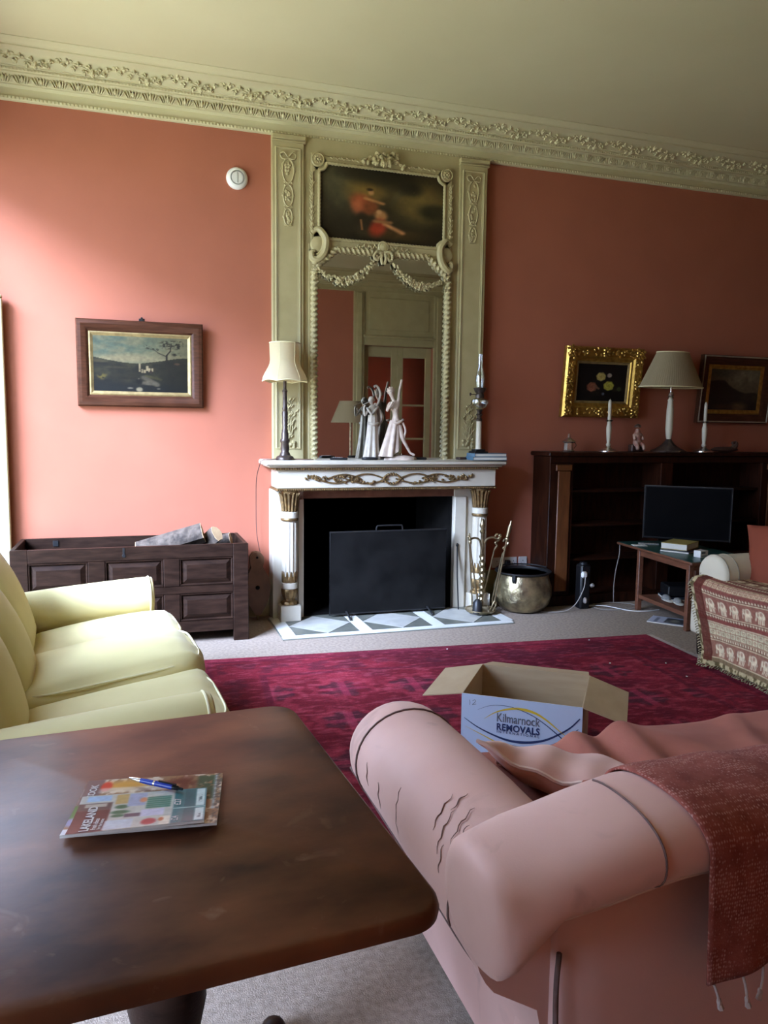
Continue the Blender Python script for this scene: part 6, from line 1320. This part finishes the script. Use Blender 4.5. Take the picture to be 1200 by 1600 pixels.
mb = MB(); mb.tube(bez([(0.045, 0, 0.02), (0.07, 0, 0.05), (0.052, 0, 0.08)], 6), 0.004, 6); obj('handle', mb, silver, sv, w=False)
rf = thing('figurine', 'small painted clay figure on the bookcase between candlestick and lamp', 'figurine', (4.07, 5.55, ZB))
skin('body', [(0, 0, 0.09), (0, 0, 0.13), (-0.005, 0, 0.165), (-0.005, -0.004, 0.20), (-0.04, -0.005, 0.14), (-0.05, -0.03, 0.095), (0.03, -0.005, 0.14), (0.035, -0.035, 0.10), (-0.025, -0.01, 0.06), (-0.03, -0.045, 0.055), (-0.032, -0.05, 0.012), (0.025, -0.01, 0.06), (0.028, -0.045, 0.055), (0.03, -0.05, 0.012)],
     [(0, 1), (1, 2), (2, 3), (1, 4), (4, 5), (1, 6), (6, 7), (0, 8), (8, 9), (9, 10), (0, 11), (11, 12), (12, 13)], [.034, .034, .018, .026, .016, .012, .016, .012, .024, .02, .014, .024, .02, .014], red_clay, rf)
mb = MB(); mb.box(-0.06, 0.07, -0.01, 0.05, 0.0, 0.062, 0.008); obj('bench', mb, brown_clay, rf, w=False); mb = MB(); mb.lathe([(0.030, 0.205), (0.026, 0.222), (0.008, 0.236)], 14, (-0.005, 0, 0)); obj('hat', mb, brown_clay, rf, w=False)
dk = thing('carved_ornament', 'low dark carved ornament lying at the bookcase right end', 'ornament', (4.98, 5.55, ZB)); mb = MB(); mb.ball((0, 0, 0.024), (0.15, 0.035, 0.024), 18, 8); obj('body', mb, brown_clay, dk, w=False); mb = MB(); mb.tube(bez([(0.09, 0, 0.03), (0.115, 0, 0.06), (0.11, 0, 0.08), (0.08, 0, 0.08)], 6), [0.026]*7+[0.024]*6+[0.014]*6, 8); obj('head', mb, brown_clay, dk, w=False)

# ------------------------------------------------------------------ pictures on the wall
def picture(name, label, x0, x1, z0, z1, prof, m, slip, slipw, fn, lean_=0.02, nx=120, ny=80, extra=None):
    """prof: (inset from outer edge, depth off the wall)"""
    t = thing(name, label, 'picture', ((x0+x1)/2, W, z0)); cz = z0
    def P(x, d, z): return (x, W-0.004-d-lean_*(z-z0)/(z1-z0), z)
    def ringf(ins, d): return [P(x0+ins, d, z0+ins), P(x1-ins, d, z0+ins), P(x1-ins, d, z1-ins), P(x0+ins, d, z1-ins)]
    rings = [ringf(i, d) for i, d in prof]; mb = MB(); vs = [p for r in rings for p in r]; fs = []
    for j in range(len(rings)-1):
        for k in range(4): q = (k+1) % 4; fs.append((j*4+k, j*4+q, (j+1)*4+q, (j+1)*4+k))
    mb.add(vs, fs); fr = obj('frame', mb, m, t, smooth=25)
    i0, d0 = prof[-1]; rings = [ringf(i0-0.002, d0+0.001), ringf(i0+slipw*0.3, d0+0.004), ringf(i0+slipw, d0-0.004)]; mb = MB(); vs = [p for r in rings for p in r]; fs = []
    for j in range(2):
        for k in range(4): q = (k+1) % 4; fs.append((j*4+k, j*4+q, (j+1)*4+q, (j+1)*4+k))
    mb.add(vs, fs); obj('slip', mb, slip, t, smooth=0)
    e = i0+slipw-0.003; flat_print('canvas', 1, 1, nx, ny, fn, lambda u, v: P(x0+e+(x1-x0-2*e)*u, d0-0.004, z0+e+(z1-z0-2*e)*v), picture_mat, t)
    mb = MB(); n = 4; mb.add([P(x0+0.004, 0.0, z0+.004), P(x1-.004, 0.0, z0+.004), P(x1-.004, 0.0, z1-.004), P(x0+.004, 0.0, z1-.004)], [(0, 1, 2, 3)]); obj('backing_board', mb, cardboard, t, smooth=0)
    if extra: extra(t, P, fr)
def castle(u, v):
    n = fbm(u*8, v*6, 51); n2 = fbm(u*30, v*24, 61); hill = 0.56+0.05*np.cos((u-.42)*5.2)*-1+0.04*np.abs(u-.4)+0.015*n
    sky = np.ones((len(u), 3))*np.array((136, 150, 130.)); sky = lay(sky, (112, 136, 130), ell(u, v, .12, .85, .35, .3, .8)); sky = lay(sky, (168, 168, 140), sst(.45, .7, fbm(u*5, v*9, 77))*.7); sky = lay(sky, (190, 184, 156), ell(u, v, .40, .60, .4, .07, .8))
    sky = lay(sky, (150, 138, 106), sst(.6, 1, u)*.5)
    g = np.ones((len(u), 3))*np.array((50, 48, 32.)); g = lay(g, (74, 72, 48), sst(.45, .7, n)*.7); g = lay(g, (34, 32, 22), sst(.5, .75, fbm(u*11, v*16, 91))*.8); g = lay(g, (24, 26, 26), 1-sst(.05, .28, v)); g = lay(g, (88, 84, 60), ell(u, v, .08, .55, .10, .03, .6)+ell(u, v, .22, .44, .12, .02, .6)*.6)
    c = np.where((v > hill)[:, None], sky, g); c = lay(c, (70, 70, 48), sst(hill-.06, hill-.01, v)*(v < hill)*.5)
    for a, b, w, h in ((.482, .40, .010, .17), (.508, .38, .010, .09), (.535, .38, .012, .08), (.562, .42, .014, .11), (.585, .40, .012, .09), (.615, .41, .010, .08)): c = lay(c, (206, 194, 168), rec(u, v, a-w, b-.03, a+w, b+h-.05, .006)*sst(.2, .45, n2+.12))
    c = lay(c, (66, 50, 40), ell(u, v, .60, .37, .015, .03, .4)); c = lay(c, (112, 108, 98), seg(u, v, (.53, .27), (.66, .14), .035)); c = lay(c, (124, 120, 110), ell(u, v, .58, .17, .09, .04, .5)); c = lay(c, (104, 102, 60), seg(u, v, (.55, .30), (.70, .24), .02)*.6)
    c = lay(c, (200, 196, 180), ell(u, v, .475, .05, .035, .04, .4)); c = lay(c, (190, 190, 176), ell(u, v, .47, .235, .010, .02, .4)); c = lay(c, (24, 20, 14), ell(u, v, .475, .19, .03, .05, .5))
    c = lay(c, (150, 150, 146), ell(u, v, .38, .07, .03, .015, .5)+ell(u, v, .68, .07, .02, .012, .5)); c = lay(c, (120, 112, 52), ell(u, v, .09, .27, .05, .05, .6)*sst(.4, .6, n2))
    br = (46, 36, 24)
    for a, b, w in (((.83, .18), (.80, .38), .012), ((.80, .38), (.77, .56), .010), ((.77, .56), (.77, .68), .010), ((.77, .66), (.68, .72), .006), ((.68, .72), (.62, .80), .004), ((.77, .68), (.81, .76), .008), ((.81, .76), (.82, .90), .006), ((.68, .72), (.64, .72), .003)): c = lay(c, br, seg(u, v, a, b, w))
    lf = sst(.45, .6, fbm(u*40, v*34, 5))
    for a, b, r, s in ((.82, .90, .11, .045), (.78, .84, .07, .04), (.88, .84, .06, .04), (.60, .81, .05, .03), (.56, .84, .03, .02), (.66, .78, .04, .02), (.90, .92, .04, .03), (.88, .70, .05, .03)): c = lay(c, (44, 40, 22), ell(u, v, a, b, r, s, .5)*lf)
    c = lay(c, (40, 38, 26), ell(u, v, .90, .30, .16, .26, .6)*(v < hill)*.7); c = lay(c, (140, 104, 80), ell(u, v, .88, .53, .03, .02, .5)*.7)
    return c*np.array((0.54, 0.50, 0.42))*(0.85+0.35*n2[:, None])
def pic1(t, P, fr): mb = MB(); mb.box(0.058, 0.098, W-0.045, W-0.02, 2.138, 2.158, 0.003); mb.lathe([(0.008, 0), (0.008, 0.03)], 10, (0.078, W-0.03, 2.158), RX_(PI/2)); obj('hanger', mb, black_metal, t)
picture('framed_painting', 'castle landscape painting in plain walnut frame on the left wall panel', -0.350, 0.488, 1.552, 2.138, [(0, 0), (0, 0.030), (0.010, 0.040), (0.030, 0.044), (0.060, 0.036), (0.075, 0.024), (0.080, 0.020)], frame_wood, dull_gold, 0.026, castle, 0.03, 170, 110, pic1)
def flowers(u, v):
    n = fbm(u*12, v*10, 15); c = np.ones((len(u), 3))*np.array((13, 10, 9.)); c = lay(c, (40, 42, 26), ell(u, v, .55, .38, .25, .2, .8)*sst(.5, .7, n)*.8)
    def bloom(c, a, b, r, col, dark):
        d = np.sqrt((u-a)**2+((v-b)*.85)**2)/r; ang = np.arctan2((v-b)*.85, u-a); p = d*(1+0.05*np.sin(7*ang+r*90)); c = lay(c, col, 1-sst(.80, 1.10, p)); c = lay(c, dark, (1-sst(.1, .35, p))*.5); return lay(c, dark, (0.5+0.5*np.sin(d*13+ang*3))*(p < .95)*.45)
    c = bloom(c, .47, .66, .10, (176, 160, 96), (132, 106, 50)); c = bloom(c, .64, .42, .11, (168, 164, 70), (120, 110, 34)); c = bloom(c, .64, .70, .05, (150, 140, 128), (110, 96, 90)); c = bloom(c, .30, .38, .11, (134, 84, 62), (90, 46, 34)); c = bloom(c, .86, .34, .05, (54, 64, 36), (36, 44, 24)); c = bloom(c, .54, .20, .03, (88, 94, 110), (60, 64, 80))
    return lay(c, (110, 80, 60), seg(u, v, (.36, .40), (.44, .34), .025))*(0.85+0.3*n[:, None])
def pic2(t, P, fr):
    x0, x1, z0, z1 = 3.402, 4.150, 1.542, 2.122
    mb = MB()
    for k in range(230):
        s = random.choice((0, 1, 2, 3)); f = random.random(); d = random.uniform(0.018, 0.078); x, z = ((x0+(x1-x0)*f, z0+d), (x0+(x1-x0)*f, z1-d), (x0+d, z0+(z1-z0)*f), (x1-d, z0+(z1-z0)*f))[s]
        p = P(x, 0.055, z); mb.ball(p, (random.uniform(.009, .022), .010, random.uniform(.007, .013)), 6, 4, M=RY_(random.uniform(0, 3)))
    for cx_, cz_ in ((x0+.05, z0+.05), (x1-.05, z0+.05), (x0+.05, z1-.05), (x1-.05, z1-.05), ((x0+x1)/2, z1-.04), ((x0+x1)/2, z0+.04), (x0+.04, (z0+z1)/2), (x1-.04, (z0+z1)/2)):
        for k in range(7): mb.ball(P(cx_+.028*math.cos(k*.9), .062, cz_+.028*math.sin(k*.9)), (.016, .010, .012), 6, 4, M=RY_(-k*.9))
        mb.ball(P(cx_, .068, cz_), .014, 8, 5)
    o = obj('carved_scrollwork', mb, gold_leaf, fr); o['kind'] = 'stuff'
picture('framed_painting', 'dark flower painting in ornate gilt frame above the bookcase', 3.402, 4.150, 1.542, 2.122, [(0, 0), (0, 0.040), (0.014, 0.058), (0.045, 0.052), (0.080, 0.050), (0.095, 0.036), (0.110, 0.034), (0.120, 0.024)], gold_leaf, dull_gold, 0.018, flowers, 0.055, 110, 80, pic2)
def loch(u, v):
    n = fbm(u*7, v*6, 25); c = np.ones((len(u), 3))*np.array((92, 84, 64.)); c = lay(c, (118, 108, 84), ell(u, v, .62, .85, .35, .2, .8)*sst(.3, .6, n+.1)); c = lay(c, (70, 64, 50), ell(u, v, .2, .95, .3, .2, .8))
    r = 0.66-0.28*np.clip((u-.3)/.45, 0, 1)+0.08*np.sin(u*9)*.5+.05*n; c = lay(c, (38, 33, 25), 1-sst(r-.02, r+.02, v)); c = lay(c, (48, 42, 30), (1-sst(.42, .46, v+.05*n))*sst(.6, .7, u)); c = lay(c, (30, 24, 17), 1-sst(.10, .34, v)); c = lay(c, (96, 74, 50), ell(u, v, .62, .08, .16, .10, .8)); c = lay(c, (60, 40, 26), ell(u, v, .30, .08, .2, .06, .8))
    return c*(0.85+0.3*fbm(u*26, v*22, 35)[:, None])
def pic3(t, P, fr):
    x0, x1, z0, z1 = 4.770, 5.548, 1.512, 2.108; mb = MB()
    q = [P(x, .047, z) for x, z in ((x0+.012, z0+.012), (x1-.012, z0+.012), (x1-.012, z1-.012), (x0+.012, z1-.012))]; mb.tube(q, 0.008, 6, closed=True); obj('outer_highlight', mb, mat('edge_highlight', (0.50, 0.44, 0.32), (0.40, 0.34, 0.24), 20, 0.35, 0.4), fr)  # pale bead paints the highlight along the frame's outer edge
picture('framed_painting', 'misty hill landscape in brown and gilt frame behind the pleated lamp', 4.770, 5.548, 1.512, 2.108, [(0, 0), (0, 0.035), (0.015, 0.045), (0.040, 0.042), (0.075, 0.026), (0.085, 0.022)], frame_wood, gold_leaf, 0.035, loch, 0.05, 100, 76, pic3)
# smoke alarm on the wall
sa = thing('smoke_alarm', 'round white smoke alarm high on the left wall panel', 'smoke alarm', (0.742, W, 3.170)); Mx = RX_(PI/2)
mb = MB(); mb.lathe([(0.074, 0), (0.076, 0.008), (0.074, 0.022), (0.060, 0.036), (0.03, 0.040), (0.0, 0.040)], 32, (0, 0, 0), Mx); obj('housing', mb, white_plastic, sa, w=False)
mb = MB(); mb.lathe([(0.050, 0.0385), (0.050, 0.0405), (0.046, 0.0405), (0.046, 0.0385)], 32, (0, 0, 0), Mx); mb.box(-0.006, 0.006, -0.043, -0.038, -0.036, 0.036, 0.003); obj('vent_ring', mb, mat('grey_plastic', (0.50, 0.50, 0.47), None, 9, 0.4), sa, w=False)
mb = MB(); mb.lathe([(0.010, 0.040), (0.010, 0.043), (0.0, 0.044)], 16, (0.028, 0, -0.008), Mx); obj('test_button', mb, white_plastic, sa, w=False)

# ------------------------------------------------------------------ magazines and pen on the pedestal table
ZP = 0.7125
def mag(label, x, y, w, h, rz, z, fn, nx, ny, lift, words_=()):
    t = thing('magazine', label, 'magazine', (x, y, z), rz, None)
    def zz(u, v): return 0.0012+lift*(max(0, 1-v/0.8))**2*(0.6+0.4*u)
    mb = MB(); n = 12
    top = [((u-.5)*w, (v-.5)*h, zz(u, v)+0.004) for u in np.linspace(0, 1, n) for v in np.linspace(0, 1, n)]; bot = [(a, b, c-0.0048) for a, b, c in top]; vs = top+bot; fs = []
    for i in range(n-1):
        for j in range(n-1): q = (i*n+j, (i+1)*n+j, (i+1)*n+j+1, i*n+j+1); fs.append(q); fs.append(tuple(k+n*n for k in q[::-1]))
    bd = [i*n for i in range(n)]+[(n-1)*n+j for j in range(1, n)]+[i*n+n-1 for i in range(n-2, -1, -1)]+[j for j in range(n-2, 0, -1)]
    for k in range(len(bd)): a, b = bd[k], bd[(k+1) % len(bd)]; fs.append((a, a+n*n, b+n*n, b))
    mb.add(vs, fs); obj('pages', mb, paper, t, w=False, smooth=0)
    c_ = flat_print('cover', 1, 1, nx, ny, fn, lambda u, v: ((u-.5)*w, (v-.5)*h, zz(u, v)+0.0045), print_mat, t); c_.data.transform(T(x, y, z))
    for (txt, u, v, size, m, bold, rot) in words_:
        wm = text_mesh(txt, size, bold, 'LEFT', 0.0001); M = T((u-.5)*w, (v-.5)*h, 0) @ RZ_(rot)
        wm.v = [tuple(M @ Vector(p)) for p in wm.v]; wm.v = [(p[0], p[1], zz(p[0]/w+.5, p[1]/h+.5)+0.0052+p[2]) for p in wm.v]; obj('lettering', wm, m, c_, w=False, smooth=0)
    return t
white_ink = mat('white_ink', (0.74, 0.72, 0.70), None, 9, 0.5); 
def mag_low(u, v):
    n = fbm(u*22, v*16, 81); n2 = fbm(u*50, v*40, 83); c = np.ones((len(u), 3))*np.array((150, 120, 88.)); c = lay(c, (222, 210, 190), sst(.5, .62, n)); c = lay(c, (98, 46, 36), ell(u, v, .70, .82, .13, .16, .5)*sst(.35, .6, n+.1)); c = lay(c, (212, 160, 70), ell(u, v, .30, .86, .16, .10, .6)); c = lay(c, (46, 84, 60), rec(u, v, .82, .5, .96, .97, .02)*sst(.3, .6, n2+.1)); c = lay(c, (170, 196, 204), rec(u, v, .945, .3, .965, .97, .006))
    c = lay(c, (118, 98, 96), rec(u, v, .0, .3, .13, 1, .01)); c = lay(c, (214, 60, 36), ell(u, v, .155, .86, .04, .09, .3)); c = lay(c, (86, 128, 66), rec(u, v, -.1, .28, .16, .52, .02)); c = lay(c, (150, 160, 196), ell(u, v, .06, .22, .09, .08, .4)); c = lay(c, (226, 230, 236), rec(u, v, -.1, -.1, .09, .10, .01)); c = lay(c, (232, 232, 226), rec(u, v, .12, .74, .62, .83, .02)*.6); c = lay(c, (90, 84, 78), rec(u, v, .955, -.1, 1.1, 1.1, .01)*sst(.4, .6, n2))
    return c
def mag_top(u, v):
    n = fbm(u*30, v*24, 85); c = np.ones((len(u), 3))*np.array((196, 200, 190.)); c = lay(c, (92, 46, 44), rec(u, v, -.1, -.1, .26, .62, .01)); c = lay(c, (96, 80, 74), rec(u, v, -.1, .62, .26, .80, .01)); c = lay(c, (160, 196, 226), rec(u, v, .05, .84, .24, .98, .01)); c = lay(c, (206, 204, 186), rec(u, v, .05, .70, .22, .78, .01)*.8)
    c = lay(c, (196, 212, 222), rec(u, v, .25, .02, .46, .30, .012)); c = lay(c, (58, 112, 78), (ell(u, v, .34, .66, .05, .05, .4)+ell(u, v, .34, .52, .07, .05, .4)+ell(u, v, .33, .42, .05, .04, .4))); c = lay(c, (196, 170, 110), rec(u, v, .28, .74, .38, .98, .01)); c = lay(c, (166, 178, 204), rec(u, v, .38, .66, .52, .98, .01)); c = lay(c, (222, 150, 110), ell(u, v, .50, .80, .03, .06, .4))
    c = lay(c, (48, 124, 104), rec(u, v, .53, .56, .72, .86, .01)*(.8+.3*np.sin(v*120))); c = lay(c, (206, 206, 226), rec(u, v, .50, .34, .68, .54, .01)); c = lay(c, (168, 48, 56), ell(u, v, .58, .16, .055, .10, .3)); c = lay(c, (90, 78, 96), rec(u, v, .38, .36, .5, .46, .01)); c = lay(c, (232, 226, 206), rec(u, v, .66, .0, .74, .30, .01)); c = lay(c, (190, 110, 60), ell(u, v, .67, .20, .02, .06, .4))
    t = rec(u, v, .745, -.1, 1.1, 1.1, .006); c = lay(c, (62, 124, 130), t); c = lay(c, (44, 104, 112), rec(u, v, .83, .02, .915, .48, .006)+rec(u, v, .83, .52, .915, .98, .006)); c = lay(c, (206, 228, 226), rec(u, v, .92, .04, .99, .46, .006)+rec(u, v, .92, .53, .99, .98, .006)); c = lay(c, (150, 196, 196), rec(u, v, .745, .485, 1.0, .51, .003)); c = lay(c, (86, 110, 112), (rec(u, v, .945, .14, .965, .34, .004)+rec(u, v, .945, .64, .965, .84, .004))*sst(.4, .5, n))
    return c*(0.92+0.16*n[:, None])
mag('glossy recipe magazine, lower one of the pair on the pedestal table', 0.014, 1.437, 0.262, 0.222, math.radians(-9), ZP, mag_low, 90, 76, 0.012, (('COOK', 0.095, 0.64, 0.019, white_ink, 0.0004, PI/2),))
mag('teal and maroon shopping catalogue lying uppermost on the pedestal table', 0.0, 1.392, 0.228, 0.156, math.radians(-7), ZP+0.0075, mag_top, 110, 76, 0.016, (('LAKELAND', 0.155, 0.03, 0.0215, white_ink, 0.0006, PI/2), ('fresh ideas', 0.205, 0.05, 0.012, white_ink, 0.0002, PI/2), ('for the home', 0.240, 0.05, 0.009, white_ink, 0.0001, PI/2), ('£24', 0.80, 0.08, 0.017, white_ink, 0.0002, PI/2), ('£27', 0.80, 0.58, 0.017, white_ink, 0.0002, PI/2)))
pn = thing('pen', 'blue ballpoint pen with silver tip lying across the catalogue', 'pen', (0.028, 1.487, ZP+0.0195), math.radians(-39))
Mp = RY_(PI/2); mb = MB(); mb.lathe([(0.0045, -0.035), (0.0052, -0.02), (0.0052, 0.035), (0.0048, 0.04)], 12, (0, 0, 0), Mp); obj('barrel', mb, blue_plastic, pn, w=False)
mb = MB(); mb.lathe([(0.0018, -0.062), (0.0030, -0.056), (0.0048, -0.040), (0.0048, -0.034)], 12, (0, 0, 0), Mp); obj('silver_tip', mb, silver, pn, w=False); mb = MB(); mb.lathe([(0.0054, -0.004), (0.0054, 0.0)], 12, (0, 0, 0), Mp); obj('silver_band', mb, silver, pn, w=False); mb = MB(); mb.lathe([(0.0048, 0.04), (0.0042, 0.052), (0.0026, 0.054), (0.0026, 0.062)], 12, (0, 0, 0), Mp); mb.box(0.008, 0.048, -0.0015, 0.0015, 0.0055, 0.0075); obj('clip_cap', mb, black_gloss, pn, w=False)

# ------------------------------------------------------------------ standard lamp, seen only in the mirror
fl_ = thing('floor_lamp', 'standard lamp with wide cream shade, seen in the mirror', 'lamp', (2.82, 1.20, 0))
mb = MB(); mb.lathe([(0.15, 0), (0.15, 0.015), (0.09, 0.035), (0.03, 0.06)], 24); obj('base', mb, brass, fl_, w=False); mb = MB(); mb.lathe([(0.016, 0.05), (0.014, 0.7), (0.022, 0.72), (0.014, 0.74), (0.013, 1.52)], 14); obj('pole', mb, brass, fl_, w=False)
mb = MB(); mb.grid(lambda u, v: ((0.27-0.12*v)*math.cos(2*PI*u), (0.27-0.12*v)*math.sin(2*PI*u), 1.50+0.29*v), 48, 5, cu=True); obj('lamp_shade', mb, shade_pleat, fl_, w=False)
